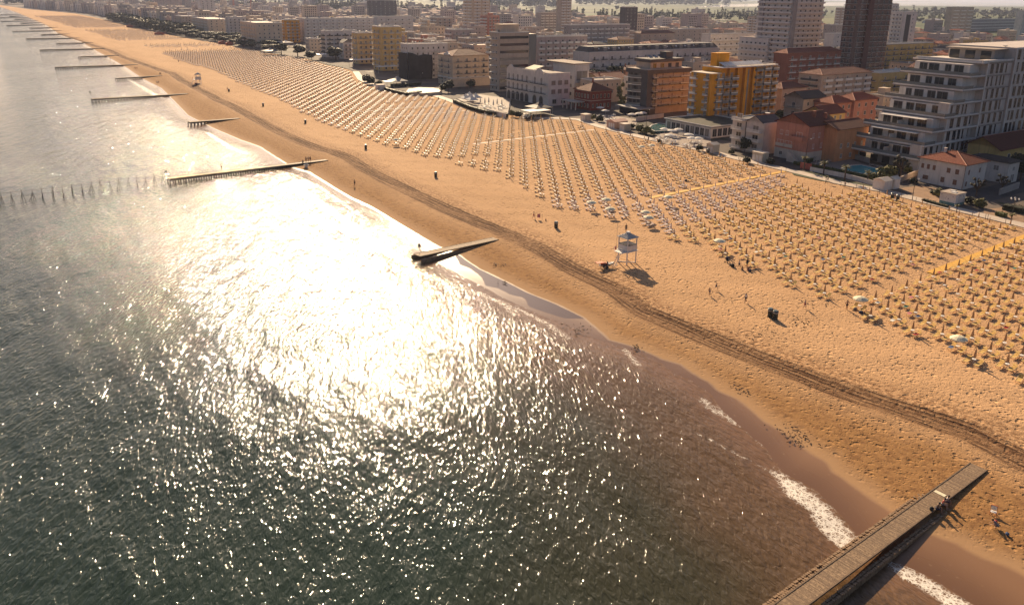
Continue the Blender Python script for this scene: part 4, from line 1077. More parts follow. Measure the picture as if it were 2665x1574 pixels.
b.flat(roof_pale, trim_w, 0, .5, x0=6.2, y0=-.3)
part('corner_roof', MB().box(-.05, 6.05, -.65, Wt, h - 1.998, h - 1.75), roof_pale, b.root)
part('roof_canopy', MB().poly([(4.5, -2.0), (14, -2.6), (26, -2.4), (38, -1.2), (38, 3), (4.5, 3)], h + .2, h + .5), trim_w, b.root)
part('lift_house', MB().box(9.5, 16.5, 5.5, 9, h + .2, h + 5.2).box(9.3, 16.7, 5.3, 9.2, h + 5.202, h + 5.4), oc, b.root)
part('roof_railing', rail_mb(30, .2, 1.1, 'bar'), steel_w, b.root, (22, -1.2, h + .5), 0)
for k in range(9):
    x = 8.5 + k * 2.6; part('solar_collector', MB().add([(x, .5, h + .8), (x + 2.3, .5, h + .8), (x + 2.3, 3.6, h + 2.0), (x, 3.6, h + 2.0), (x, .5, h + .7), (x + 2.3, .5, h + .7), (x + 2.3, 3.6, h + 1.9), (x, 3.6, h + 1.9)],
        [(0, 1, 2, 3), (7, 6, 5, 4), (0, 4, 5, 1), (2, 6, 7, 3), (1, 5, 6, 2), (0, 3, 7, 4)]).box(x + .2, x + .3, 3.3, 3.4, h + .2, h + 1.8).box(x + 2, x + 2.1, 3.3, 3.4, h + .2, h + 1.8), steel_w, b.root)
b.clutter(5, h + .1, 24, Wm - 2, 3, 8); b.done()
# ---- grey and peach hotel with curved balconies
b = new('grey_hotel', 'grey and peach hotel with dark mansard eaves and glass balconies left of the ochre hotel', (1636, 1687, 184, 1797, 300))
Wm, Wt, h = b.b['Wm'], b.b['Wt'], b.h
b.wall(Wc['dark'], x1=5.5); b.wall(Wc['peach'], x0=5.503, y0=.3, name='side_wall')
for r in range(5):
    z = 3.6 + r * 3.0
    n = 10; pts = [(0, Wt + .4)] + [(-1.9 * math.sin(math.pi * k / n) ** .7, Wt + .4 - (Wt * .72) * k / n) for k in range(n + 1)]
    sb = MB().poly(pts, z - .25, z); o = part('balcony', sb, trim_w, b.root)
    rb = MB()
    for p, q in zip(pts[1:-1], pts[2:]): rb.bar((p[0], p[1], z + .55), (q[0], q[1], z + .55), .04, 1.0)
    part('railing', rb, rail_gl, o)
b.windows('L', 3.7, 3.0, 5, 3, 1.8, 2.2, trim_d, u0=Wt * .3)
b.balconies('R', 3.6, 3.0, 5, 3, (Wm - 6) / 3 * .78, 1.3, 'bar', trim_d, steel_w, 1.2, 2.1, u0=6.0, plane=.3, pane=shut_b); b.balconies('R', 3.6, 3.0, 5, 1, 2.6, 1.3, 'bar', trim_d, steel_w, 1.2, 2.1, u0=2.4, u1=5.4)
part('eaves', MB().box(-.8, Wm + .4, -.6, Wt + .8, h - 1.6, h + .1), roof_dark, b.root); part('roof', MB().box(-.6, Wm + .2, -.4, Wt + .6, h + .103, h + .3), roof_flat, b.root)
part('penthouse_wall', MB().box(3.5, Wm - 3, 2.5, Wt - 1, h + .303, h + 3.0), Wc['beige'], b.root); part('penthouse_eaves', MB().box(2.8, Wm - 2.4, 1.9, Wt - .4, h + 3.003, h + 4.4), roof_dark, b.root)
for k in range(4): part('window', MB().box(5 + k * 4.5, 7 + k * 4.5, 2.44, 2.497, h + .6, h + 2.5), glass, b.root)
b.clutter(2, h + 4.3, 5, Wm - 5, 3, Wt - 3, solar=5)
part('lift_house', MB().box(14, 18, 4, 8, h + 4.403, h + 7.2), Wc['dark'], b.root)
part('entrance_canopy', MB().box(-7, 2, -4, Wt, 3.0, 3.3), trim_g, b.root); part('ground_glazing', MB().box(-5, -.003, -2, Wt - 1, 0, 2.997), glass, b.root); b.done()
# ---- red villa
b = new('red_villa', 'dark red villa with pyramid tile roof and pale window surrounds', (1495, 1537, 238, 1592, 290))
b.wall(Wc['red']); rf = b.hip(tile_brn, 3.2, .6)
pale = wall('surround', (0.55, 0.40, 0.30))
for f in 'LR':
    for z in (1.2, 5.4):
        b.windows(f, z, 0, 1, 5, 1.0, 1.8, pale, u0=.6, u1=fwidth(b.b, f) - .6, two=False)
    b.bands(f, 4.3, 0, 1, .25, .1, pale); b.bands(f, b.h - .35, 0, 1, .3, .12, pale)
part('chimney', MB().box(5.5, 6.1, 5.5, 6.1, b.h + 2.2, b.h + 4.8).box(5.4, 6.2, 5.4, 6.2, b.h + 4.802, b.h + 4.95), Wc['brick'], rf)
po = MB().box(-5, -.003, 4, b.b['Wt'] + 3, 3.4, 3.8)
for k in range(4): po.box(-4.8, -4.4, 4.3 + k * 3.2, 4.7 + k * 3.2, 0, 3.397)
part('porch', po, wb, b.root); b.done()
# ---- white arcaded hotel
b = new('arcade_hotel', 'white hotel with curved gables, arched loggias and keyhole windows facing the beach', (1319, 1428, 197, 1484, 278))
Wm, Wt, h = b.b['Wm'], b.b['Wt'], b.h
b.wall(Wc['white'])
def arch_mb(w, hr, rise, m=0, n=10, t=.03):
    pts = [(-w / 2, 0)] + [(w / 2, 0)] + [(w / 2 * math.cos(math.pi * k / n), hr + rise * math.sin(math.pi * k / n)) for k in range(n + 1)]
    vs = [(x, -t, z) for x, z in pts]; return MB().add(vs, [tuple(range(len(vs)))], m)
def keyhole_mb(w, hh):
    pts = [(-w * .36, 0), (w * .36, 0), (w * .36, hh * .5)] + [(w * .5 * math.cos(a), hh * .68 + hh * .34 * math.sin(a)) for a in np.linspace(-.5, math.pi + .5, 12)] + [(-w * .36, hh * .5)]
    return MB().add([(x, -.03, z) for x, z in pts], [tuple(range(len(pts)))])
us = [Wt * q for q in (.94, .83, .72, .61, .50, .31, .16)]
for u in us:
    for z in (5.4, 9.6):
        mb = keyhole_mb(1.7, 2.9); mb.wid = 3
        b.put('window', ('key',), mb, [shut_g], 'L', u, z, sub=None, force=True)
    mb = arch_mb(3.4, 2.3, 1.9, 0, 12, .06); mb.wid = 3.4
    b.put('arch_surround', ('arch', 1), mb, [shut_g], 'L', u, .1, force=True)
    mb = arch_mb(2.7, 2.3, 1.5, 0, 12, .09); mb.wid = 3
    b.put('arch_opening', ('arch', 2), mb, [trim_d], 'L', u, .1, force=True)
for z in (5.2, 9.4):
    for u0_, u1_ in ((Wt * .42, Wt), (.6, Wt * .40)):
        w_ = u1_ - u0_ - .3; sb = MB().box(-w_ / 2, w_ / 2, -1.0, -.002, -.25, 0); sb.wid = w_
        b.put('balcony', ('ab', round(w_, 2)), sb, [trim_w], 'L', (u0_ + u1_) / 2, z, sub=('railing', rail_mb(w_, 1.0, .85, 'bar'), trim_d), force=True)
b.windows('R', 5.6, 4.0, 2, 3, 2.3, 2.0, shut_g, pane=glass_l, u0=1.0, u1=Wm - .3); b.windows('R', 1.0, 0, 1, 2, 2.3, 2.0, shut_g, pane=glass)
n = 14
def curved_gable(yc, w_):
    pts = [(yc - w_ / 2, h)] + [(yc - w_ / 2 + w_ * k / n, h + 1.1 + 1.5 * math.sin(math.pi * k / n) ** 2) for k in range(n + 1)] + [(yc + w_ / 2, h)]
    vs = [(-.05, y, z) for y, z in pts] + [(.4, y, z) for y, z in pts]; m_ = len(pts)
    fs = [tuple(range(m_)), tuple(range(2 * m_ - 1, m_ - 1, -1))] + [(i, m_ + i, m_ + (i + 1) % m_, (i + 1) % m_) for i in range(m_)]
    part('curved_gable', MB().add(vs, fs), Wc['white'], b.root)
curved_gable(Wt * .90, 6.5); curved_gable(Wt * .22, 7.0)
part('parapet', MB().box(-.04, .35, Wt * .33, Wt * .80, h, h + 1.3).box(-.04, .35, 0, Wt * .10, h, h + 1.0).box(.36, Wm, -.02, .3, h, h + .9), Wc['white'], b.root)
part('roof', MB().box(.4, Wm, .32, Wt, h + .003, h + .25), roof_dark, b.root)
part('roof_deck', MB().box(3, Wm - 1, 1.5, Wt * .3, h + .253, h + .6), mat('deck_brown', (0.16, 0.095, 0.07), .8, .2, .5), b.root)
part('roof_awning', MB().add([(1.5, Wt * .40, h + 1.4), (6.5, Wt * .36, h + 3.0), (6.5, Wt * .60, h + 3.0), (1.5, Wt * .62, h + 1.4), (1.5, Wt * .40, h + 1.25), (6.5, Wt * .36, h + 2.85), (6.5, Wt * .60, h + 2.85), (1.5, Wt * .62, h + 1.25)],
     [(0, 1, 2, 3), (7, 6, 5, 4), (0, 4, 5, 1), (1, 5, 6, 2), (2, 6, 7, 3), (3, 7, 4, 0)]), fb_cream, b.root)
b.done()
b = new('hotel_rear_wing', 'white rear wing with broad brown roof between arcaded hotel and red villa', (1440, 1497, 168, 1534, 262), .15)
b.wall(Wc['white']); part('roof', MB().box(-1.2, b.b['Wm'] + 2, -.5, b.b['Wt'] + 6, b.h + .003, b.h + .35), mat('deck_brown', (0.16, 0.095, 0.07)), b.root)
b.windows('R', 9.5, 0, 1, 2, 3.2, 4.5, trim_g, pane=glass_l); b.windows('L', 2.0, 4.0, 3, 4, 1.6, 1.8); b.balconies('R', 8.6, 0, 1, 1, b.b['Wm'] - .5, 2.0, 'bar', trim_w, trim_g, 1, 1); b.done()

def block(name, label, dims, wm, fl, L=None, R=None, roof='flat', rm=None, keep=.55, units=3, solar=0, band=None, base=.9, mint=9.0, win=(1.2, 1.5), group=None, rise=2.4, pane=None, frame=trim_w):
    """an ordinary block: L and R say what each visible face carries: ('w', bays), ('b', bays), ('B', bays) for full-width balconies"""
    b = new(name, label, dims, keep, group, mint); h = b.h; dz = (h - .4) / fl
    b.wall(wm)
    for f, q in (('L', L), ('R', R), ('B', ('w', 3)), ('E', ('w', 3))):
        if not q: continue
        Wf = fwidth(b.b, f)
        if q[0] == 'w': b.windows(f, base, dz, fl, q[1], win[0], min(win[1], dz - 1.2), frame=frame, pane=pane, skip=.04)
        elif q[0] == 'b':
            b.balconies(f, dz, dz, fl - 1, q[1], Wf / q[1] * .7, 1.2, q[2] if len(q) > 2 else 'bar', trim_w, q[3] if len(q) > 3 else steel_w, 1.5, 2.1, pane=pane); b.windows(f, base, dz, 1, q[1], 1.6, 1.6)
        elif q[0] == 'B':
            b.balconies(f, dz, dz, fl - 1, 1, Wf - .3, 1.4, q[2] if len(q) > 2 else 'solid', trim_w, q[3] if len(q) > 3 else trim_w, .2, .2)
            b.windows(f, dz + .1, dz, fl - 1, q[1], 1.7, 2.0, pane=pane); b.windows(f, base, dz, 1, q[1], 1.6, 1.6)
        elif q[0] == 'r':
            b.windows(f, base + .2, dz, fl, q[1], Wf / q[1] * .96, dz * .42, sill=False, frame=trim_d); b.bands(f, dz - .35, dz, fl - 1, dz * .45, .15, wm)
    if roof == 'flat': b.flat(rm or roof_flat, trim_w); b.clutter(units, solar=solar)
    elif roof == 'hip': b.hip(rm or tile_red, rise, .6)
    elif roof == 'gable': b.gable(rm or tile_red, rise, .5, axis='x', wm=wm)
    elif roof == 'gabley': b.gable(rm or tile_red, rise, .5, axis='y', wm=wm)
    return b
def text3d(name, body, size, m, parent, loc):
    cu = bpy.data.curves.new(name, 'FONT'); cu.body = body; cu.size = size; cu.extrude = .1
    o = bpy.data.objects.new(name, cu); COL.objects.link(o); dg = bpy.context.evaluated_depsgraph_get()
    me = bpy.data.meshes.new_from_object(o.evaluated_get(dg)); bpy.data.objects.remove(o); me.materials.clear(); me.materials.append(m)
    q = link(name, me, parent, loc); q.rotation_euler = (math.pi / 2, 0, 0); return q
# ---- the other buildings the photograph shows one by one
b = block('mansard_apartments', 'long white apartment row with dark mansard roof and skylights behind the red villa', (1492, 1534, 138, 1872, 215), Wc['white'], 4, None, ('b', 16, 'bar', trim_d), None, keep=.45)
part('mansard_roof', MB().poly([(-.3, -.4), (b.b['Wm'], -.4), (b.b['Wm'], b.b['Wt']), (-.3, b.b['Wt'])], b.h + .003, b.h + .3), trim_w, b.root)
vs = [(0, 1, b.h + .303), (b.b['Wm'], 1, b.h + .303), (b.b['Wm'], 14.5, b.h + .303), (0, 14.5, b.h + .303), (2, 3.4, b.h + 3.2), (b.b['Wm'] - 2, 3.4, b.h + 3.2), (b.b['Wm'] - 2, 12, b.h + 3.2), (2, 12, b.h + 3.2)]
rf = part('roof', MB().add(vs, [(0, 1, 5, 4), (1, 2, 6, 5), (2, 3, 7, 6), (3, 0, 4, 7), (4, 5, 6, 7)]), roof_dark, b.root)
for k in range(15):
    x = 5 + k * 7; part('dormer', MB().box(x, x + 2.6, 1.3, 4, b.h + .4, b.h + 2.4).box(x - .2, x + 2.8, 1.1, 4.2, b.h + 2.402, b.h + 2.6), trim_g if k % 3 else roof_dark, rf)
for k in range(12):
    x = 8 + k * 8; part('skylight', MB().add([(x, 2.0, b.h + 1.66), (x + 1.3, 2.0, b.h + 1.66), (x + 1.3, 2.7, b.h + 2.5), (x, 2.7, b.h + 2.5)], [(0, 1, 2, 3)]), steel_w, rf)
part('stair_window', MB().box(-.05, -.003, 5, 5.8, 4, 8).box(-.05, -.003, 5, 5.8, 9, 12.5), trim_d, b.root); b.done()
b = block('office_block', 'beige office block with ribbon windows behind the arcaded hotel', (1291, 1300, 88, 1377, 240), Wc['beige'], 8, ('w', 2), ('r', 1), units=5, keep=.6)
part('glass_stair_tower', MB().box(b.b['Wm'] + .003, b.b['Wm'] + 4.6, -.3, 6, 0, b.h - .5), rail_gl, b.root)
part('rooftop_house', MB().box(3, 14, 3, 9, b.h + .18, b.h + 4.2).box(2.5, 15, 2.5, 9.5, b.h + 4.202, b.h + 4.5), Wc['cream'], b.root)
for k in range(8): part('escape_landing', MB().box(-1.3, -.003, 2, 8, 3 + k * 3.4, 3.2 + k * 3.4), steel_w, b.root)
b.done()
b = block('grey_apartments', 'long greyish pink apartment block with small square balconies behind the office block', (1393, 1398, 98, 1529, 205), Wc['mauve'], 7, None, ('b', 7, 'solid'), rm=roof_pale, units=5, keep=.5); b.done()
b = block('red_roof_hotel', 'cream four-storey hotel with brown-red roof, white gable crest and balconies', (1140, 1178, 146, 1272, 226), Wc['cream'], 5, ('b', 2, 'bar', trim_d), ('b', 4, 'bar', trim_d), 'hip', tile_brn, keep=.9, rise=3.2)
b.bands('R', 4.3, 0, 1, .5, .6, trim_w); b.bands('L', 4.3, 0, 1, .5, .6, trim_w)
part('lower_wing', MB().box(-4, b.b['Wm'] + 10, -4, -.003, 0, 4.0).box(-4.3, b.b['Wm'] + 10.3, -4.3, -.003, 4.003, 4.5), Wc['cream'], b.root)
part('gable_crest', MB().add([(-.7, y, z) for y, z in ((3, b.h), (9, b.h), (9, b.h + .9), (7.4, b.h + 1.3), (6, b.h + 2.2), (4.6, b.h + 1.3), (3, b.h + .9))] + [(.1, y, z) for y, z in ((3, b.h), (9, b.h), (9, b.h + .9), (7.4, b.h + 1.3), (6, b.h + 2.2), (4.6, b.h + 1.3), (3, b.h + .9))],
     [(0, 1, 2, 3, 4, 5, 6), (13, 12, 11, 10, 9, 8, 7)] + [(i, 7 + i, 7 + (i + 1) % 7, (i + 1) % 7) for i in range(7)]), trim_w, b.root); b.done()
b = block('building_site', 'white hotel wrapped below in dark scaffold netting', (1042, 1062, 118, 1165, 208), Wc['white'], 6, ('w', 3), ('w', 7), rm=roof_pale, keep=.9)
net_m = mat('scaffold_netting', (0.030, 0.024, 0.024), .9, .35, .25)
def sheet(pts, y):
    nb_ = len(pts); return MB().add([(x, y, z) for x, z in pts] + [(x, y - .12, z) for x, z in pts], [tuple(range(nb_ - 1, -1, -1)), tuple(range(nb_, 2 * nb_))] + [(i, (i + 1) % nb_, nb_ + (i + 1) % nb_, nb_ + i) for i in range(nb_)])
Wm = b.b['Wm']
part('scaffold_net', sheet([(-1, 0), (15, 0), (15.5, 9), (15, 14.0), (10, 14.6), (6, 14.0), (2, 15.5), (-1, 16)], -1.4), net_m, b.root)
part('scaffold_net', sheet([(19.5, 0), (Wm + 1, 0), (Wm + 1, 15), (24, 14.6), (20.5, 14.2)], -1.4), net_m, b.root)
part('scaffold_net', MB().box(-1.5, -1.4, -1.2, b.b['Wt'], 0, 15.5), net_m, b.root)
sc = MB()
for k in range(9): sc.bar((-1 + k * (Wm + 2) / 8, -1.1, 0), (-1 + k * (Wm + 2) / 8, -1.1, 17), .09)
for k in range(8): sc.bar((-1, -1.1, 2 + k * 2), (Wm + 1, -1.1, 2 + k * 2), .07).box(15.2, 19.2, -1.2, -.2, 1.95 + k * 2, 2.0 + k * 2)
part('scaffolding', sc, trim_g, b.root); b.done()
for a in (
    ('yellow_hotel', 'tall tan hotel with curved balconies left of the netted building site', (968, 990, 72, 1045, 186), Wc['yellow'], 8, ('b', 2), ('b', 3), 'flat', roof_pale),
    ('yellow_hotel', 'lower yellow hotel with wide central band, second left of the netted building site', (915, 930, 88, 972, 168), wall('straw', (.58, .42, .20)), 6, ('b', 2), ('b', 3), 'flat', roof_pale),
    ('cream_cube', 'plain cream cube house beside the white hotel with blue balconies', (797, 804, 103, 837, 140), Wc['cream'], 4, ('w', 2), ('w', 3), 'flat', roof_pale),
    ('curved_hotel', 'white hotel with rounded top floor and dark blue balcony bands', (834, 845, 83, 930, 150), Wc['white'], 6, ('B', 4, 'solid', trim_d), ('b', 4, 'solid', trim_d), 'flat', roof_pale),
    ('gabled_house', 'narrow white house with steep gable squeezed before the curved white hotel', (886, 893, 112, 918, 155), Wc['white'], 4, ('b', 1), ('b', 2), 'gabley', roof_dark),
    ('long_hotel', 'very long white hotel with dark solar panels along its roof', (770, 790, 50, 985, 110), Wc['white'], 7, ('b', 3), ('b', 12, 'solid'), 'flat', roof_flat),
    ('stepped_hotel', 'white hotel with blank end wall and slotted balconies behind the tan hotel', (979, 982, 45, 1075, 120), Wc['white'], 7, None, ('b', 5, 'solid'), 'flat', roof_pale),
    ('ochre_tower_hotel', 'narrow ochre hotel with flat roof standing far along the beach front', (735, 741, 54, 779, 112), Wc['ochre'], 7, ('b', 1), ('b', 3), 'flat', roof_dark),
    ('scaffolded_hotel', 'pale hotel with lit flat roof and hazy scaffold far along the beach front', (625, 665, 62, 733, 124), Wc['cream'], 6, ('b', 6), ('w', 5), 'flat', roof_pale),
    ('white_tower_block', 'tall white banded apartment tower cut by the top edge, right of centre', (1981, 2072, -60, 2152, 205), Wc['white'], 20, ('B', 5, 'solid', trim_w), ('B', 6, 'solid', trim_w), 'flat', roof_flat),
    ('brown_tower_block', 'tall dark brown apartment tower cut by the top edge', (2210, 2240, -20, 2326, 222), Wc['brown'], 17, ('b', 2, 'bar', trim_d), ('b', 6, 'bar', trim_d), 'flat', roof_dark),
    ('slit_tower_block', 'white block with one dark vertical strip behind the brown tower', (2322, 2352, 33, 2388, 150), Wc['white'], 11, ('b', 3, 'solid'), ('w', 2), 'flat', roof_pale),
    ('banded_hotel', 'wide white hotel with long banded balconies behind the dark mansard row', (1840, 1850, 92, 1985, 178), Wc['white'], 6, None, ('B', 9, 'solid', trim_w), 'flat', roof_flat),
    ('lettered_hotel', 'white hotel with a blank lettered side wall below the white tower', (1925, 2000, 103, 2062, 200), Wc['white'], 6, ('B', 6, 'solid', trim_w), None, 'flat', roof_flat),
    ('red_brick_hotel', 'red brick hotel with white balconies and terracotta roof right of the ochre hotel', (2045, 2050, 140, 2190, 240), Wc['brick'], 6, None, ('b', 6, 'bar'), 'hip', tile_red),
    ('red_tile_block', 'orange-pink apartment house with long red tiled roof behind the small grey-roofed house', (2080, 2140, 196, 2270, 275), Wc['peach'], 5, ('b', 1, 'solid', trim_d), ('b', 5, 'solid'), 'hip', tile_brn),
    ('yellow_block', 'long mustard yellow apartment block with thin dark eaves behind the red tiled house', (2290, 2300, 118, 2430, 200), Wc['yellow'], 6, None, ('b', 7, 'bar', trim_d), 'flat', roof_dark),
    ('flat_roof_house', 'small yellow house with bright flat roof and dark balconies left of the white terraces', (2255, 2290, 192, 2375, 250), Wc['yellow'], 3, ('b', 1, 'bar', trim_d), ('b', 3, 'bar', trim_d), 'flat', roof_pale),
    ('grey_roof_house', 'peach gabled house with dark grey tiled roof behind the pink house', (2055, 2092, 258, 2150, 330), Wc['peach'], 3, ('b', 1), ('w', 3), 'gable', tile_gry),
    ('red_roof_house', 'low house under two red hip roofs with pale ridges behind the pink house', (2130, 2170, 270, 2222, 335), Wc['pink'], 3, ('w', 2), ('w', 3), 'hip', tile_red),
    ('red_roof_house', 'red-roofed house touching the left end of the white terraces', (2180, 2225, 262, 2285, 330), Wc['pink'], 3, ('w', 2), ('w', 3), 'hip', tile_red),
    ('ochre_small_house', 'small ochre house with dark red gable roof between the pink house and the red hips', (2118, 2148, 298, 2200, 365), Wc['yellow'], 3, ('w', 2), ('w', 3), 'gable', tile_brn),
    ('red_long_roof', 'low peach building with plain red roof just right of the ochre hotel', (2030, 2036, 232, 2100, 300), Wc['peach'], 3, None, ('b', 4), 'hip', tile_brn),
    ('far_white_tower', 'pale tower with a grey strip standing far along the beach at left', (512, 519, -8, 556, 62), Wc['white'], 14, None, ('w', 3), 'flat', roof_flat),
    ('far_pink_tower', 'hazy pinkish tower left of the pale strip tower', (408, 414, -12, 470, 40), Wc['mauve'], 14, ('w', 2), ('w', 3), 'flat', roof_flat),
    ('far_grey_tower', 'hazy grey tower right beside the pinkish far tower', (472, 478, -10, 496, 42), Wc['grey'], 12, None, ('w', 2), 'flat', roof_flat),
    ('far_hazy_tower', 'faint hazy tower in the upper left corner above the far beach', (335, 340, -4, 360, 28), Wc['grey'], 12, None, ('w', 2), 'flat', roof_flat),
    ('dark_hotel_tower', 'dark broad tower with pale side wall at the top edge, left of centre', (957, 960, 2, 1032, 62), Wc['dark'], 10, ('w', 1), ('w', 6), 'flat', roof_dark),
    ('round_balcony_tower', 'tall cream tower with stacked balconies at the top edge near the centre', (1205, 1230, -30, 1275, 108), Wc['cream'], 17, ('b', 2, 'solid'), ('b', 2, 'solid'), 'flat', roof_flat),
    ('glass_tower', 'slim tower with dark glass front and pale frame in the middle of town', (1625, 1628, 20, 1660, 110), Wc['dark'], 10, None, ('w', 3), 'flat', roof_pale),
    ('balcony_tower', 'tall pale tower with irregular balconies at the top edge, right of the cream tower', (1455, 1460, -10, 1488, 95), Wc['beige'], 14, None, ('b', 2, 'solid'), 'flat', roof_flat),
    ('grey_flat_block', 'long grey and white block with thin flat roof in front of the slim glass tower', (1470, 1483, 67, 1640, 135), Wc['grey'], 6, ('w', 2), ('b', 9, 'solid'), 'flat', roof_pale),
    ('grey_slab_block', 'grey slab block with balconies left of the long grey and white block', (1400, 1406, 34, 1452, 92), Wc['grey'], 8, None, ('b', 4, 'solid'), 'flat', roof_flat),
    ('peach_house', 'lit peach house with red roof right of the slim glass tower', (1660, 1668, 88, 1755, 132), Wc['peach'], 4, ('w', 1), ('w', 6), 'hip', tile_brn),
    ('beige_gable_block', 'beige stuccoed block with roof garden right of the lit peach house', (1750, 1757, 78, 1845, 125), Wc['beige'], 5, ('w', 1), ('w', 6), 'flat', roof_flat),
    ('dark_top_tower', 'balconied block with a dark framed top at the right, before the treeline', (2470, 2480, 20, 2536, 92), Wc['beige'], 8, None, ('b', 3, 'solid'), 'flat', roof_dark),
    ('wide_terrace_block', 'low wide terraced block right of the dark framed block', (2500, 2515, 52, 2650, 84), Wc['grey'], 4, None, ('B', 7, 'solid', trim_w), 'flat', roof_flat),
    ('right_edge_tower', 'white balconied tower clipped by the right edge', (2655, 2665, 30, 2740, 105), Wc['white'], 9, None, ('B', 5, 'solid', trim_w), 'flat', roof_flat),
    ('peach_tower', 'pale peach tower seen between the white and the brown tower', (2178, 2190, 22, 2218, 90), Wc['peach'], 10, ('b', 1, 'solid'), ('b', 3, 'solid'), 'flat', roof_flat),
    ('white_flank_tower', 'white balconied flank tower just right of the brown tower', (2318, 2322, 12, 2340, 130), Wc['white'], 12, None, ('B', 2, 'solid', trim_w), 'flat', roof_flat),
    ('white_courtyard_block', 'low white block with dark arch below the brown tower', (2160, 2170, 90, 2330, 150), Wc['white'], 5, None, ('w', 8), 'flat', roof_flat),
    ('cream_beach_hotel', 'cream flat-roofed hotel far along the beach, right of the pale strip tower', (500, 540, 52, 600, 96), Wc['cream'], 6, ('b', 5), ('w', 4), 'flat', roof_pale),
    ('lit_roof_hotel', 'hotel with orange lit fascia beside the big far pine', (455, 470, 44, 515, 84), Wc['peach'], 6, ('w', 2), ('w', 5), 'flat', roof_pale),
    ('columned_hotel', 'pale hotel with a row of roof columns far along the beach', (585, 592, 47, 640, 100), Wc['white'], 7, ('b', 2), ('b', 4), 'flat', roof_flat),
):
    nm, lb, dims, wm, fl, L_, R_, rf, rm = a
    b = block(nm, lb, dims, wm, fl, L_, R_, rf, rm, units=4, keep=.5, solar=6 if nm == 'long_hotel' else 0, win=(1.3, 1.6))
    if nm == 'white_tower_block':
        part('stair_shaft', MB().box(-1.2, -.003, b.b['Wt'] * .80, b.b['Wt'] * .92, 0, b.h + 2), Wc['grey'], b.root)
        part('stair_shaft', MB().box(-.8, 2.5, -1.5, -.003, 0, b.h + 2), Wc['grey'], b.root)
    if nm == 'brown_tower_block':
        part('brown_strip', MB().box(8, 13, -1.45, -.003, 6, b.h - 2), mat('cladding_red', (.12, .05, .04)), b.root)
    if nm == 'slit_tower_block':
        part('dark_strip', MB().box(5, 12, -.1, -.003, 0, b.h - 2), trim_d, b.root)
    if nm == 'lettered_hotel':
        text3d('lettering', 'CAPRI', 3.6, trim_g, b.root, (2.0, -.14, b.h - 12)); text3d('lettering', 'H\nO\nT\nE\nL', 1.9, trim_g, b.root, (.5, -.12, b.h - 3))
    b.done()

# ---- the rest of the town, block after block to the treeline
far_wall = ['white', 'cream', 'beige', 'peach', 'mauve', 'grey', 'white', 'cream', 'yellow', 'orange', 'pink', 'beige']
colname = dict(white='white', cream='cream', beige='beige', peach='peach', mauve='dusky pink', grey='grey', yellow='yellow', orange='orange', pink='pink')
B2 = (float(BM[0]), float(BM[1]), float(BT[0]), float(BT[1]))
def clash(P, Wm, Wt, h):
    c = P + BM[:2] * Wm / 2 + BT[:2] * Wt / 2; r = math.hypot(Wm, Wt) / 2
    D = math.hypot(*P)
    q = [proj((*(P + BM[:2] * i * Wm + BT[:2] * j * Wt), h)) for i in (0, 1) for j in (0, 1)]
    xl, xr, yt = min(t[0] for t in q), max(t[0] for t in q), min(t[1] for t in q)
    for F, fm, ft, fD, fx0, fx1, fy in FOOT:
        if abs(P[0] - F[0]) + abs(P[1] - F[1]) > 1.5 * (Wm + Wt + fm + ft):
            if D < fD and xr > fx0 - 3 and xl < fx1 + 3 and yt < fy: return True
            continue
        for i in (0, .5, 1):
            for j in (0, .5, 1):
                px_, py_ = P[0] + B2[0] * Wm * i + B2[2] * Wt * j - F[0], P[1] + B2[1] * Wm * i + B2[3] * Wt * j - F[1]; a, bb = px_ * B2[0] + py_ * B2[1], px_ * B2[2] + py_ * B2[3]
                if -2.5 < a < fm + 2.5 and -2.5 < bb < ft + 2.5: return True
                px_, py_ = F[0] + B2[0] * fm * i + B2[2] * ft * j - P[0], F[1] + B2[1] * fm * i + B2[3] * ft * j - P[1]; a, bb = px_ * B2[0] + py_ * B2[1], px_ * B2[2] + py_ * B2[3]
                if -2.5 < a < Wm + 2.5 and -2.5 < bb < Wt + 2.5: return True
        if D < fD and xr > fx0 - 3 and xl < fx1 + 3 and yt < fy: return True
    return False
LAND = [(o.get('label'), np.array(o.location[:2])) for o in COL.objects if o.get('category') == 'building']
SHORT = [('the ochre hotel', 'ochre_hotel'), ('the red villa', 'red_villa'), ('the arcaded hotel', 'arcade_hotel'), ('the netted building site', 'building_site'), ('the white banded tower', 'white_tower_block'), ('the brown tower', 'brown_tower_block'),
         ('the slim glass tower', 'glass_tower'), ('the cream balcony tower', 'round_balcony_tower'), ('the far pale strip tower', 'far_white_tower'), ('the long solar-roofed hotel', 'long_hotel'), ('the narrow ochre hotel', 'ochre_tower_hotel'),
         ('the dark broad tower', 'dark_hotel_tower'), ('the dark framed block', 'dark_top_tower'), ('the office block', 'office_block'), ('the far hazy tower', 'far_hazy_tower'), ('the lit peach house', 'peach_house')]
SHORT = [(a, np.array(bpy.data.objects[k].location[:2])) for a, k in SHORT]
cand = []
tr_ = random.Random(5)
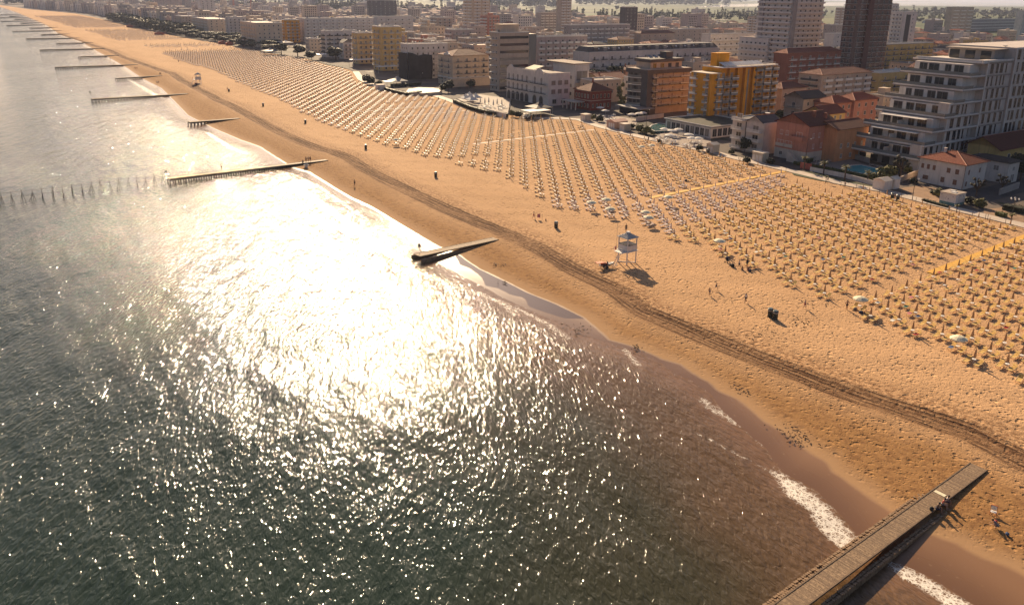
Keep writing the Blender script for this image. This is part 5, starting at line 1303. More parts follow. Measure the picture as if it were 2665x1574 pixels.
for si in np.arange(60, 2600, 24.0):
    row = 0
    for di in [30, 56, 82, 124, 150, 178, 206, 236, 268, 300, 335, 370, 410, 450, 495, 545, 600, 660, 720, 780, 840]:
        s = si + tr_.uniform(-4, 4); d = float(dPROM(s)) + di + tr_.uniform(-4, 4)
        P = XY(s, d); D = math.hypot(*P)
        near = di < 130
        big = tr_.random()
        Wm_ = tr_.uniform(13, 21); Wt_ = tr_.uniform(10, 16)
        if near: h = tr_.choice([15, 18, 18, 21, 21, 24]) if s > 330 else tr_.choice([9, 12])
        else: h = tr_.choice([7, 7, 9, 10, 12, 12, 15]) if tr_.random() > .06 else tr_.uniform(20, 30)
        if s < 330: h = min(h, 10.5)
        q = proj((P[0], P[1], h))
        if q[0] < -60 or q[0] > IW + 80 or q[1] < -6: continue
        cand.append((D, P, Wm_, Wt_, h, di, s))
cand.sort(key=lambda t: t[0])
# sparser with distance
fills = []
far_pack = []
for D, P, Wm_, Wt_, h, di, s in cand:
    if clash(P, Wm_, Wt_, h): continue
    FOOT.append((P, Wm_, Wt_, D, 0, 0, -999))
    if len(fills) < 238: fills.append((D, P, Wm_, Wt_, h, di, s))
    else: far_pack.append((D, P, Wm_, Wt_, h))
cnt = {}
SIZ = {True: 'tall', False: 'low'}
for D, P, Wm_, Wt_, h, di, s in fills:
    cn = tr_.choice(far_wall); tiled = h < 13.5 and tr_.random() < (.72 if P[0] > 40 else .35)
    lm = min(SHORT, key=lambda t: np.hypot(*(t[1] - P)))
    fl = max(2, int(round(h / 3.05)))
    key = (cn, tiled, lm[0], fl); cnt[key] = cnt.get(key, 0) + 1
    nw = ['', 'one', 'two', 'three', 'four', 'five', 'six', 'seven', 'eight', 'nine', 'ten', 'eleven'][min(fl, 11)]
    off = P - lm[1]; side = 'behind' if np.hypot(*P) > np.hypot(*lm[1]) else 'before'; hand = 'right' if proj((*P, 5))[0] > proj((*lm[1], 5))[0] else 'left'
    roofn = ('red-tiled' if tiled else 'flat-roofed')
    rank = '' if cnt[key] == 1 else ', %s such from it' % ordw(cnt[key])
    lb = '%s %s %s-storey block %s %s, %s%s' % (colname[cn], roofn, nw, side, lm[0], hand, rank.replace(' such from it', ''))
    b = Bld('town_block', lb, P, Wm_, Wt_, h, 'town blocks behind the beach front')
    b.wall(Wc[cn])
    dz = (b.h - .3) / fl
    if h > 13 and tr_.random() < .6:
        b.balconies('R', dz, dz, fl - 1, 3, Wm_ / 3 * .7, 1.2, tr_.choice(['solid', 'bar']), trim_w, steel_w, 1.5, 2.1)
        b.balconies('L', dz, dz, fl - 1, 2, Wt_ / 2 * .7, 1.2, 'solid', trim_w, steel_w, 1.5, 2.1)
    else:
        b.windows('R', .9, dz, fl, max(3, int(Wm_ / 3)), 1.2, 1.5, skip=.08); b.windows('L', .9, dz, fl, max(2, int(Wt_ / 3)), 1.2, 1.5, skip=.08)
    if tiled:
        if tr_.random() < .65: b.hip(tr_.choice([tile_red, tile_red, tile_brn, tile_brn, tile_gry]), tr_.uniform(1.8, 2.8), .6, caps=D < 450)
        else: b.gable(tr_.choice([tile_red, tile_brn, tile_brn]), tr_.uniform(1.8, 2.6), .5, axis=tr_.choice('xy'), wm=Wc[cn])
        if tr_.random() < .6: part('chimney', MB().box(3, 3.6, 4, 4.6, b.h, b.h + 3.0), Wc['brick'], b.root)
    else:
        b.flat(tr_.choice([roof_flat, roof_pale, roof_flat, roof_dark]), Wc[cn] if tr_.random() < .5 else trim_w)
        rnd2 = tr_.randint(1, 4); b.clutter(rnd2, big=False)
        if tr_.random() < .5: part('stair_head', MB().box(Wm_ * .4, Wm_ * .4 + 4, Wt_ * .4, Wt_ * .4 + 3.4, b.h + .18, b.h + 2.8).box(Wm_ * .4 - .2, Wm_ * .4 + 4.2, Wt_ * .4 - .2, Wt_ * .4 + 3.6, b.h + 2.802, b.h + 2.95), Wc[cn], b.root)
    b.done()
# everything farther off reads as one mass of roofs
mb = MB(); mats = [Wc['white'], Wc['cream'], Wc['grey'], Wc['mauve'], tile_brn, roof_pale, tile_red, glass, roof_flat]
c_, s_ = math.cos(BROT), math.sin(BROT)
for D, P, Wm_, Wt_, h in far_pack:
    k = tr_.randrange(4); t = MB().box(0, Wm_, 0, Wt_, -.3, h, k)
    if h < 13 and tr_.random() < .5:
        r_ = tr_.uniform(1.6, 2.4); t.add([(-.5, -.5, h + .02), (Wm_ + .5, -.5, h + .02), (Wm_ + .5, Wt_ + .5, h + .02), (-.5, Wt_ + .5, h + .02), (4, Wt_ / 2, h + r_), (Wm_ - 4, Wt_ / 2, h + r_)], [(0, 1, 5, 4), (1, 2, 5), (2, 3, 4, 5), (3, 0, 4)], tr_.choice([4, 6]))
    else: t.box(-.2, Wm_ + .2, -.2, Wt_ + .2, h + .01, h + .4, tr_.choice([5, 8, 8])).box(3, 6, 3, 6, h + .41, h + 2.6, k)
    for r in range(int(h / 3.1)):
        for q in range(int(Wm_ / 3.2)): t.add([(1 + q * 3.2, -.04, 1 + r * 3.1), (2.3 + q * 3.2, -.04, 1 + r * 3.1), (2.3 + q * 3.2, -.04, 2.5 + r * 3.1), (1 + q * 3.2, -.04, 2.5 + r * 3.1)], [(0, 1, 2, 3)], 7)
    mb.merge(t, Matrix.Translation((P[0], P[1], 0)) @ Matrix.Rotation(BROT, 4, 'Z'))
if far_pack: tag(part('distant_town', mb, mats, None), 'hazy mass of far town roofs running to the horizon', 'town', kind='stuff')
print('fills', len(fills), 'pack', len(far_pack))
# ================================================================== trees and planting
bark = mat('bark', (0.085, 0.058, 0.042), 0.9, 0.25, 2.0)
def leaf_mat(name, a, b_):
    N = NT(name); p = N.pos()
    f = N.noise(p, 0.9, 3.0, 0.6)
    c = N.mix(N.ss(f, 0.35, 0.65), a, b_)
    return N.set(col=c, rough=0.65, spec=0.25)
lf_pine = leaf_mat('leaf_pine', (0.018, 0.024, 0.010), (0.050, 0.058, 0.020))
lf_dark = leaf_mat('leaf_dark', (0.016, 0.018, 0.010), (0.042, 0.044, 0.018))
lf_green = leaf_mat('leaf_green', (0.040, 0.050, 0.014), (0.105, 0.110, 0.030))
lf_yel = leaf_mat('leaf_yellowish', (0.075, 0.075, 0.022), (0.17, 0.15, 0.045))
lf_far = leaf_mat('leaf_far', (0.030, 0.036, 0.014), (0.075, 0.078, 0.028))
def crown_mb(lobes, n, size, seed, flat=1.0):
    r = random.Random(seed); mb = MB()
    tot = sum(l[3] * l[4] for l in lobes)
    for cx, cy, cz, rx, rz in lobes:
        k = int(n * rx * rz / tot)
        for _ in range(k):
            v = Vector((r.gauss(0, 1), r.gauss(0, 1), r.gauss(0, 1))).normalized() * (r.uniform(.35, 1) ** .5)
            if v.z < -.45: v.z *= .5
            p = Vector((cx + v.x * rx, cy + v.y * rx, cz + v.z * rz))
            nrm = (v + Vector((r.uniform(-.7, .7), r.uniform(-.7, .7), r.uniform(-.2, .9)))).normalized()
            a = nrm.cross(Vector((r.uniform(-1, 1), r.uniform(-1, 1), r.uniform(-1, 1)))).normalized(); b_ = nrm.cross(a)
            s = size * r.uniform(.55, 1.3)
            mb.add([p - a * s - b_ * s * .5, p + a * s * .2 - b_ * s * .8, p + a * s + b_ * s * .3, p - a * s * .3 + b_ * s * .8], [(0, 1, 2, 3)])
    return mb
def trunk_mb(h, r, limbs):
    mb = MB().tube((0, 0, -.3), (0.05, 0, h * .5), r, r * .8, 8).tube((0.05, 0, h * .5), (0, .05, h), r * .8, r * .6, 8)
    for x, y, z in limbs: mb.tube((0, 0, h * .8), (x, y, z), r * .5, r * .18, 6)
    return mb
rr = random.Random(9)
PROTO = {}
def proto(kind, crown, trunk, lm):
    PROTO[kind] = (crown.mesh('crown', [lm]), trunk.mesh('trunk', [bark]))
lob = [(rr.uniform(-3, 3), rr.uniform(-3, 3), 7.2 + rr.uniform(-.4, .6), 2.0, .9) for _ in range(7)] + [(0, 0, 7.4, 2.6, 1.1)]
proto('pine', crown_mb(lob, 1500, .42, 1), trunk_mb(6.6, .28, [l[:3] for l in lob[:5]]), lf_pine)
lob = [(rr.uniform(-1.5, 1.5), rr.uniform(-1.5, 1.5), 3.6 + rr.uniform(-1.2, 1.8), 1.5, 1.3) for _ in range(7)]
proto('dark', crown_mb(lob, 1100, .34, 2), trunk_mb(2.8, .2, [l[:3] for l in lob[:4]]), lf_dark)
proto('green', crown_mb(lob, 1100, .32, 3), trunk_mb(2.8, .2, [l[:3] for l in lob[:4]]), lf_green)
lob = [(rr.uniform(-.8, .8), rr.uniform(-.8, .8), 1.5 + k * 1.1, 1.35 - .12 * k, 1.0) for k in range(7)]
proto('poplar', crown_mb(lob, 1200, .26, 4), trunk_mb(5.0, .18, [l[:3] for l in lob[3:6]]), lf_yel)
lob = [(rr.uniform(-.5, .5), rr.uniform(-.5, .5), .65 + rr.uniform(-.15, .25), .6, .55) for _ in range(5)]
proto('shrub', crown_mb(lob, 420, .17, 5), trunk_mb(.5, .05, [l[:3] for l in lob[:3]]), lf_dark)
proto('shrubg', crown_mb(lob, 420, .17, 6), trunk_mb(.5, .05, [l[:3] for l in lob[:3]]), lf_yel)
lob = [(0, 0, 1.2 + k * .75, 1.25 - .16 * k, .6) for k in range(7)]
proto('conifer', crown_mb(lob, 700, .2, 7), trunk_mb(4.5, .12, []), lf_green)
pm = MB(); r2 = random.Random(3)
for k in range(26):
    a = k * 2.4; el = r2.uniform(-.1, 1.1); L = r2.uniform(1.0, 1.5); prev = Vector((0, 0, 3.1)); d = Vector((math.cos(a) * math.cos(el), math.sin(a) * math.cos(el), math.sin(el)))
    sd_ = Vector((-math.sin(a), math.cos(a), 0)); wv_ = .05
    for q in range(4):
        nx = prev + d * (L / 4); w2 = (.16, .2, .15, .02)[q]
        pm.add([prev - sd_ * wv_, prev + sd_ * wv_, nx + sd_ * w2 - Vector((0, 0, .05)), nx - sd_ * w2 - Vector((0, 0, .05))], [(0, 1, 2, 3)]); prev = nx; wv_ = w2; d = (d + Vector((0, 0, -.28))).normalized()
PROTO['palm'] = (pm.mesh('crown', [lf_yel]), MB().tube((0, 0, -.2), (.05, 0, 3.1), .17, .14, 8).lathe([(.16, 2.6), (.26, 2.9), (.2, 3.15)], 8).mesh('trunk', [bark]))
pl_ = MB(); lobs = []
for k in range(7):
    a = k * .9; p = (1.1 * math.cos(a), 1.1 * math.sin(a), 2.6 + .5 * (k % 3)); lobs.append(p); pl_.tube((0, 0, 1.4), p, .13, .1, 6).lathe([(.1, -.2), (.3, 0), (.12, .25)], 7, 0, p)
pl_.tube((0, 0, -.2), (0, 0, 1.5), .2, .16, 8)
PROTO['pollard'] = (crown_mb([(x, y, z, .45, .4) for x, y, z in lobs], 260, .13, 8).mesh('crown', [lf_dark]), pl_.mesh('trunk', [bark]))
def tree(name, kind, label, cat, P, sc, group=None):
    t = thing(name, label, cat, (P[0], P[1], .12), rr.uniform(0, 6.28), group)
    t.scale = (sc[0], sc[0], sc[1]) if isinstance(sc, tuple) else (sc,) * 3
    link('crown', PROTO[kind][0], t); link('trunk', PROTO[kind][1], t); return t
def tpx(name, kind, label, x, y, sc, cat='tree', group=None): return tree(name, kind, label, cat, G(x, y, .12), sc, group)
tpx('umbrella_pine', 'pine', 'broad umbrella pine before the mansard row, the left one of two', 1547, 222, (1.25, 1.05))
tpx('umbrella_pine', 'pine', 'taller umbrella pine before the mansard row, the right one of two', 1600, 222, (1.05, 1.3))
tpx('poplar', 'poplar', 'yellow-green poplar standing right of the red villa', 1616, 285, (1.5, 1.35))
tpx('umbrella_pine', 'pine', 'big dark pine far along the beach front, below the pale strip tower', 492, 93, (1.7, 1.35))
tpx('evergreen_tree', 'dark', 'huge dark round evergreen beside the curved white hotel', 874, 158, (2.3, 1.6))
tpx('evergreen_tree', 'dark', 'dark evergreen under the narrow ochre hotel, left of a pair', 732, 142, (2.2, 1.5))
tpx('evergreen_tree', 'dark', 'dark evergreen under the narrow ochre hotel, right of a pair', 775, 148, (2.4, 1.5))
tpx('evergreen_tree', 'dark', 'dark evergreen between the curved white hotel and the sand', 812, 158, (1.8, 1.1))
tpx('conifer', 'conifer', 'small green fir between the white tower and the red brick hotel', 2168, 168, 2.2)
tpx('ball_bush', 'shrub', 'dark ball-shaped bush in front of the red-roofed hotel', 1223, 228, (3.0, 3.2), 'bush')
tpx('garden_tree', 'dark', 'dark garden tree at the left corner of the red-roofed hotel', 1166, 240, (1.1, 1.0))
tpx('garden_tree', 'dark', 'dark garden tree behind the round white pool', 1150, 242, (.9, .7))
tpx('garden_tree', 'dark', 'dark tree beside the low base of the ochre hotel block, behind the striped balconies', 1880, 150, (1.5, 1.2))
tpx('garden_tree', 'green', 'leafy tree in shadow right of the ochre hotel foot', 2040, 318, (1.3, .8))
tpx('garden_tree', 'dark', 'dark tree at the corner of the striped balcony house', 1938, 400, (.75, .85))
tpx('garden_tree', 'dark', 'dark tree behind the yellow chalet at the right edge', 2655, 470, (1.5, 1.2))
tpx('pollard_tree', 'pollard', 'dark pollarded tree beside the big bush by the pool', 2341, 462, 1.6)
tpx('pollard_tree', 'pollard', 'dark pollarded tree at the corner of the red-roofed white house', 2540, 512, 1.25)
tpx('pollard_tree', 'pollard', 'slim pollarded tree before the whitewashed annex', 2606, 500, 1.2)
for k, (x, y, s_) in enumerate(((2092, 443, 1.15), (2143, 455, 1.1), (2198, 470, 1.2), (2256, 478, 1.0))):
    tpx('palm_tree', 'palm', 'short palm on the lawn by the pool wall, %s from the pink house' % ordw(k + 1), x, y, s_, 'palm tree', 'palms along the pool wall')
tpx('fan_palm', 'palm', 'low fan palm in a pot at the path edge before the pool', 2149, 476, .55, 'palm tree')
tpx('fan_palm', 'palm', 'low fan palm at the path edge left of the mural hut', 2489, 553, .55, 'palm tree')
tpx('fan_palm', 'palm', 'dense low palm on the path at the right edge', 2629, 585, (.9, .75), 'palm tree')
for x, y, s_, k, lb in ((2295, 465, (3.0, 2.6), 'shrubg', 'big yellow-green bush right of the pool'), (2322, 460, (2.4, 2.4), 'shrubg', 'yellow-green bush touching the pollarded tree by the pool'),
                     (2268, 470, (1.8, 1.6), 'shrubg', 'smaller green bush at the pool corner'), (2365, 452, (1.8, 1.8), 'shrubg', 'light green bush at the stone wall left of the white house'),
                     (2375, 478, (1.4, 1.2), 'shrub', 'dark bush beside the low hut before the white house'), (2440, 512, (1.6, 1.6), 'shrubg', 'green bush left of the mural hut'),
                     (2425, 505, (1.0, 1.0), 'shrub', 'small dark bush on the garden sand left of the mural hut'), (2545, 540, (1.8, 1.7), 'shrubg', 'straggly green bush right of the mural hut'), (2525, 530, (1.8, 1.4), 'shrub', 'dark bush right behind the mural hut'),
                     (1662, 345, (2.2, 2.2), 'shrubg', 'bushy green plant before the round pool, left one'), (1682, 349, (2.2, 2.4), 'shrubg', 'bushy green plant before the round pool, right one'), (1645, 335, (1.8, 1.6), 'shrub', 'dark plant beside the pink-roofed beach hut'),
                     (1700, 352, (1.3, 1.2), 'shrubg', 'small green plant at the path by the cafe parasols'), (1716, 372, (.9, 1.1), 'shrub', 'small dark plant at the path by the cafe parasols'),
                     (1820, 392, (1.6, 1.6), 'shrub', 'dark plant left of the beige hut by the ochre hotel'), (1560, 318, (2.0, 2.2), 'shrub', 'dark plant right of the first beige beach hut'), (1545, 312, (1.6, 1.8), 'shrubg', 'green plant right of the first beige beach hut'),
                     (950, 214, (3.0, 3.2), 'shrub', 'dark shrub on the sand spur left of the bar, seaward one'), (968, 220, (3.2, 3.4), 'shrub', 'dark shrub on the sand spur left of the bar, middle one'), (984, 228, (2.6, 2.8), 'shrub', 'dark shrub on the sand spur left of the bar, landward one'),
                     (1352, 306, (2.2, 2.0), 'shrub', 'dark bush before the white tents, beside a white-flowering one'), (1335, 304, (1.8, 2.0), 'shrubg', 'yellowish bush in front of the tented bar'),
                     (1945, 425, (1.6, 1.5), 'shrub', 'dark bush left of the beige hut before the pink house'), (2008, 428, (1.6, 1.5), 'shrub', 'dark bush right of the beige hut before the pink house'), (2045, 400, (1.2, 1.6), 'shrub', 'dark bush against the white base of the pink house'),
                     (1905, 402, (1.3, 1.3), 'shrub', 'dark bush at the fence of the striped balcony house')):
    tpx('garden_bush', k, lb, x, y, s_, 'bush')
b_ = tpx('flowering_bush', 'shrub', 'white-flowering bush in front of the tented bar', 1374, 311, (3.0, 1.8), 'bush'); bl_ = crown_mb([(0, 0, .75, 1.0, .5)], 240, .09, 12)
part('blossom', bl_, mat('blossom_white', (.6, .55, .5), .8), b_)
# clipped hedges
def hedge(label, pts, w_, h_, m=lf_dark, n=None):
    P = [G(x, y, .12) for x, y in pts]; mb = MB(); r = random.Random(len(label))
    for a, c in zip(P[:-1], P[1:]):
        L = np.linalg.norm(c - a); k = int(L * h_ * 42)
        d = (c - a) / L; nrm = np.array([-d[1], d[0], 0])
        mb.bar((a[0], a[1], .12 + h_ * .45), (c[0], c[1], .12 + h_ * .45), w_ * .8, h_ * .8)
        for _ in range(k):
            p = a + d * r.uniform(0, L) + nrm * r.choice([-1, 1, r.uniform(-1, 1)]) * w_ / 2; z = .12 + h_ * r.uniform(.1, 1.05)
            s = r.uniform(.1, .22); q = [(p[0] + r.uniform(-s, s), p[1] + r.uniform(-s, s), z + r.uniform(-s, s)) for _ in range(4)]; mb.add(q, [(0, 1, 2, 3)])
    return tag(part('clipped_hedge', mb, m, None), label, 'hedge')
for a in (('green hedge on top of the pool wall', [(2066, 428), (2150, 443), (2275, 468)], .9, 1.2, lf_green), ('long dark hedge between the tented bar and the sand', [(1183, 268), (1225, 285), (1262, 296), (1318, 306)], 2.0, 1.8), ('dark clipped hedge by the round pool', [(1003, 235), (1060, 249), (1095, 244)], 2.0, 1.6),
          ('straight dark hedge behind the round pool', [(1018, 227), (1095, 222)], 2.0, 1.8), ('low clipped hedge at the lower right by the path', [(2592, 560), (2618, 566)], 1.6, 1.1, lf_green), ('dark hedge behind the lamp post at the right edge', [(2612, 545), (2665, 556)], 2.5, 1.6),
          ('dark low hedge along the sandy garden left of the mural hut', [(2402, 522), (2440, 533), (2466, 540)], 1.2, .6), ('shaded hedge between the pink house wall and the pool', [(2095, 424), (2150, 410), (2190, 398)], 1.4, 1.4, lf_green), ('dark hedge along the mansard row foot', [(1560, 226), (1620, 228)], 2.0, 2.0)):
    hedge(*a)
# the dark belt of gardens along the far promenade
belt = []
k = 0
for s in np.arange(440, 1500, 8.0):
    for dd in (7, 14, 22, 30):
        if rr.random() < .25: continue
        P = XY(s + rr.uniform(-4, 4), float(dPROM(s)) + dd + rr.uniform(-3, 3)); q = proj((*P, 2))
        if -20 < q[0] < 720:
            k += 1
            if k < 110: tree('promenade_tree', rr.choice(['dark', 'dark', 'pine']), 'small dark garden tree of the far promenade belt, %s from its near end' % ordw(k), 'tree', P, (rr.uniform(1.0, 1.9), rr.uniform(.55, 1.05)), 'garden trees of the far promenade')
            else: belt.append((P[0], P[1], rr.uniform(0, 6), 0, rr.uniform(.8, 1.3)))
# street trees here and there between the blocks
k = 0; tc = {}
for _ in range(900):
    s = rr.uniform(80, 1400); d = float(dPROM(s)) + rr.uniform(50, 700); P = XY(s, d); q = proj((*P, 3))
    if not (-10 < q[0] < IW + 10) or k >= 75: continue
    if any(-1.5 < (P - F) @ BM[:2] < fm + 1.5 and -1.5 < (P - F) @ BT[:2] < ft + 1.5 for F, fm, ft, *_r in FOOT): continue
    k += 1; kd = rr.choice(['dark', 'green', 'green', 'poplar']); lm = min(SHORT, key=lambda t: np.hypot(*(t[1] - P))); tc[(kd, lm[0])] = tc.get((kd, lm[0]), 0) + 1
    tree('street_tree', kd, '%s street tree near %s, %s of its kind there' % (dict(dark='dark round', green='leafy green', poplar='tall yellowish')[kd], lm[0], ordw(tc[(kd, lm[0])])), 'tree', P, (rr.uniform(.9, 1.4), rr.uniform(.8, 1.2)), 'street trees of the town')
# woods on the horizon
cl = crown_mb([(rr.uniform(-3, 3), rr.uniform(-3, 3), 5 + rr.uniform(-2, 3), 3.2, 2.6) for _ in range(5)], 150, 1.1, 21)
cl2 = crown_mb([(0, 0, 4 + k_ * 2.6, 2.4 - .2 * k_, 2.2) for k_ in range(5)], 120, .9, 22)
wood = list(belt)
def woods(n, x0, x1, y0, y1, s0, s1, prob2=.2):
    for _ in range(n):
        P = G(rr.uniform(x0, x1), rr.uniform(y0, y1), 0); wood.append((P[0], P[1], rr.uniform(0, 6), 1 if rr.random() < prob2 else 0, rr.uniform(s0, s1)))
woods(170, 2330, 2700, 34, 44, 1.0, 1.7); woods(110, 2340, 2700, 44, 58, .7, 1.1); woods(70, 1900, 2330, 36, 46, .8, 1.3); woods(150, 1560, 1980, 42, 56, .8, 1.5, .5); woods(60, 1300, 1560, 34, 46, .9, 1.3)
woods(150, 820, 1000, 24, 33, 1.6, 2.4); woods(120, 1030, 1300, 24, 40, 1.2, 2.0); woods(60, 0, 330, 10, 13, 2.2, 3.5); woods(90, 1250, 1480, 14, 22, 2.4, 3.6); woods(90, 1500, 1900, 10, 16, 2.4, 4.0)
woods(70, 330, 830, 14, 24, 1.4, 2.4); woods(200, 700, 1950, 3, 9, 4.0, 7.0); woods(120, -20, 900, 3, 8, 4.0, 6.0)
scatter('distant_woods', [cl, cl2], wood, [lf_far], 'belt of woods on the horizon beyond the town', 'woods')
# a few tall far trees that stand out against the lagoon
lob = [(rr.uniform(-3.5, 3.5), rr.uniform(-3, 3), 8 + rr.uniform(-3, 4), 3.0, 2.6) for _ in range(8)]
PROTO['big'] = (crown_mb(lob, 900, .8, 31).mesh('crown', [lf_far]), trunk_mb(6, .5, [l[:3] for l in lob[:4]]).mesh('trunk', [bark]))
for k, (x, y, s_, lb) in enumerate(((2408, 36, 1.9, 'large rounded tree on the horizon left of the dark framed block, left one'), (2430, 37, 2.2, 'largest rounded tree on the horizon, right of its twin'), (2455, 36, 1.9, 'third rounded tree on the horizon, nearest the dark framed block'), (2590, 36, 2.0, 'tall thin-topped tree on the right-hand horizon'),
                               (2640, 37, 1.9, 'rounded tree on the horizon at the right edge'), (2188, 34, 1.2, 'small round tree seen between the two towers'), (2380, 60, 1.4, 'dark tree beside the slit tower'), (1605, 28, 1.4, 'single round tree in the fields left of the slim glass tower'))):
    tree('horizon_tree', 'big', lb, 'tree', G(x, y, 0), s_)

# ================================================================== piers, posts, beach things
wood_m = NT('pier_planks'); _p = wood_m.pos(); _oi = wood_m.n('ShaderNodeObjectInfo').outputs['Random']
_f = wood_m.noise(wood_m.map(_p, (1.5, 1.5, 1.5)), 3.0, 4.0, 0.7)
wood_c = wood_m.mix(wood_m.ss(_f, .35, .7), (0.17, 0.11, 0.066), (0.40, 0.275, 0.165))
wood_c = wood_m.mix(wood_m.lin(_oi, 0, 1, 0, .8), wood_c, (0.16, 0.105, 0.068))
wood_m = wood_m.set(col=wood_c, rough=0.75, spec=0.3)
wood_d = mat('pier_piles', (0.105, 0.070, 0.047), 0.8, 0.3, 1.5)
wood_p = mat('pile_tops', (0.27, 0.175, 0.105), 0.85, 0.35, 2.5)
wood_b = mat('pier_beam', (0.16, 0.105, 0.065), 0.8, 0.25, 1.5)
wood_w = mat('pier_piles_wet', (0.045, 0.030, 0.023), 0.6, 0.3, 1.5)
def pier(label, A, Bp, width, za, zb, planks, step=.2, sill=True, ext=0.0):
    A = np.array(A[:2]); Bp = np.array(Bp[:2]); L = np.linalg.norm(Bp - A); d = (Bp - A) / L
    A = A - d * ext; L += ext
    ang = math.atan2(d[1], d[0]); root = thing('pier', label, 'pier', (A[0], A[1], 0), ang)
    zz = lambda x: za + (zb - za) * max(0.0, (x - ext) / (L - ext))
    hw = width / 2
    if planks:
        n = min(300, int(L / step)); me = MB().box(-step * .46, step * .46, -hw, hw, -.05, 0).mesh('plank', [wood_m]); st_ = L / n
        for k in range(n):
            x = (k + .5) * st_; sl_ = math.atan2(zz(x + .1) - zz(x - .1), .2)
            o = link('plank', me, root, (x, rnd.uniform(-.03, .03), zz(x) + rnd.uniform(-.008, .008)), rnd.uniform(-.006, .006)); o.rotation_euler[1] = -sl_; o.scale = (st_ / step, 1, 1)
    seg = 14
    def runner(name, y, w_, dz, h_, m):
        mb = MB()
        for k in range(seg):
            x0, x1 = L * k / seg, L * (k + 1) / seg; mb.bar((x0, y, zz(x0) + dz), (x1, y, zz(x1) + dz), w_, h_)
        return part(name, mb, m, root)
    if not planks:
        mb = MB()
        for k in range(seg):
            x0, x1 = L * k / seg, L * (k + 1) / seg
            mb.add([(x0, -hw, zz(x0)), (x1, -hw, zz(x1)), (x1, hw, zz(x1)), (x0, hw, zz(x0)), (x0, -hw, zz(x0) - .2), (x1, -hw, zz(x1) - .2), (x1, hw, zz(x1) - .2), (x0, hw, zz(x0) - .2)], [(0, 1, 2, 3), (7, 6, 5, 4), (4, 5, 1, 0), (6, 7, 3, 2), (5, 6, 2, 1), (7, 4, 0, 3)])
        part('deck', mb, wood_m, root)
    for sgn in (-1, 1):
        runner('edge_beam', sgn * (hw + .07), .12, -.06, .2, wood_b)
        pb = MB(); x = 0.1; stp = .30 if planks else max(1.4, L / 45)
        while x < L - .3:
            zt = zz(x) - (.40 if planks else .3)
            if zt > -.28:
                for o_ in ((.50, .80) if planks else (.05,)): pb.tube((x + rnd.uniform(-.03, .03), sgn * (hw + o_ + rnd.uniform(-.02, .02)), -1.2), (x, sgn * (hw + o_), zt + rnd.uniform(-.07, .05)), .145 if planks else .18, None, 6)
            x += stp
        part('piling', pb, wood_p if planks else wood_w, root, kind='stuff')
        if not planks: runner('side_wall', sgn * (hw - .10), .12, -.42, .42, wood_w)
    return root, (lambda x: np.array([*(A + d * x), zz(x)])), d, L
a0 = (G(2033, 1571, .85) + G(2093, 1571, .85)) / 2; a1 = (G(2530, 1204, .12) + G(2564, 1221, .12)) / 2
pier_near = pier('long plank pier crossing the lower right corner, with people sitting on its edge', a0, a1, 1.6, .95, .10, True, .15, ext=9.0)
pier_small = pier('short pier in the middle of the photo with a small flag at its tip', G(1085, 664, .95), G(1290, 620, .15), 1.9, .95, .12, True, .25)
def flag_pole(label, P, h, m=trim_d, fl=True):
    t = thing('signal_pole', label, 'pole', P, -LAZ); part('pole', MB().tube((0, 0, 0), (0, 0, h), .035, .03, 6), metal_g, t)
    if fl: part('sign_plate', MB().box(-.02, .02, -.28, .28, h - .75, h + .02), m, t)
flag_pole('thin pole with dark square sign on the tip of the short middle pier', G(1092, 668, .9), 2.7)
P3 = pier('long dark pier left of centre with bathers at its landward end', G(438, 464, 1.0), G(850, 416, .12), 1.8, 1.0, .12, False)
flag_pole('thin pole at the seaward tip of the long pier left of centre', G(434, 468, .9), 2.6)
far_p = [((239, 258), (488, 244), 'long dark pier near the far lifeguard tower, with a pole at its tip'), ((492, 318), (622, 308), 'short dark pier just beyond the long pier left of centre'), ((303, 204), (420, 197), 'short pier above the bright surf at upper left'), ((144, 175), (358, 168), 'long pier at upper left with railing-like gaps beneath'),
         ((206, 148), (308, 144), 'short pier far at upper left, seventh from the near corner'), ((104, 130), (272, 126), 'long pier far at upper left, eighth from the near corner'), ((148, 113), (240, 111), 'short pier far at upper left, ninth from the near corner'), ((68, 101), (206, 99), 'long pier far at upper left, tenth from the near corner'),
         ((108, 90), (180, 88.5), 'short pier far at upper left, eleventh from the near corner'), ((34, 81.5), (160, 79.5), 'long pier far at upper left, twelfth from the near corner'), ((78, 73), (150, 71.5), 'short faint pier, thirteenth from the near corner'), ((17, 66.5), (115, 64.5), 'long faint pier, fourteenth from the near corner'),
         ((56, 60), (108, 59), 'short faint pier, fifteenth from the near corner'), ((2, 55.5), (98, 54), 'long faint pier, sixteenth from the near corner'), ((39, 50), (82, 49), 'short faint pier, seventeenth from the near corner'), ((-10, 46.5), (75, 45.5), 'long faint pier, eighteenth from the near corner'),
         ((25, 42.5), (62, 41.8), 'short faint pier, nineteenth from the near corner'), ((-10, 39), (52, 38), 'farthest faint pier in the upper left corner')]
for k, (p, q, lb) in enumerate(far_p):
    pier(lb, G(*p, 1.0), G(*q, .12), 1.8 if k < 6 else 2.4, 1.05, .12, False)
flag_pole('thin pole with dark sign at the tip of the far long pier', G(237, 261, .8), 4.0)
flag_pole('thin pole at the tip of the short pier above the bright surf', G(300, 206, .8), 4.0, fl=False)
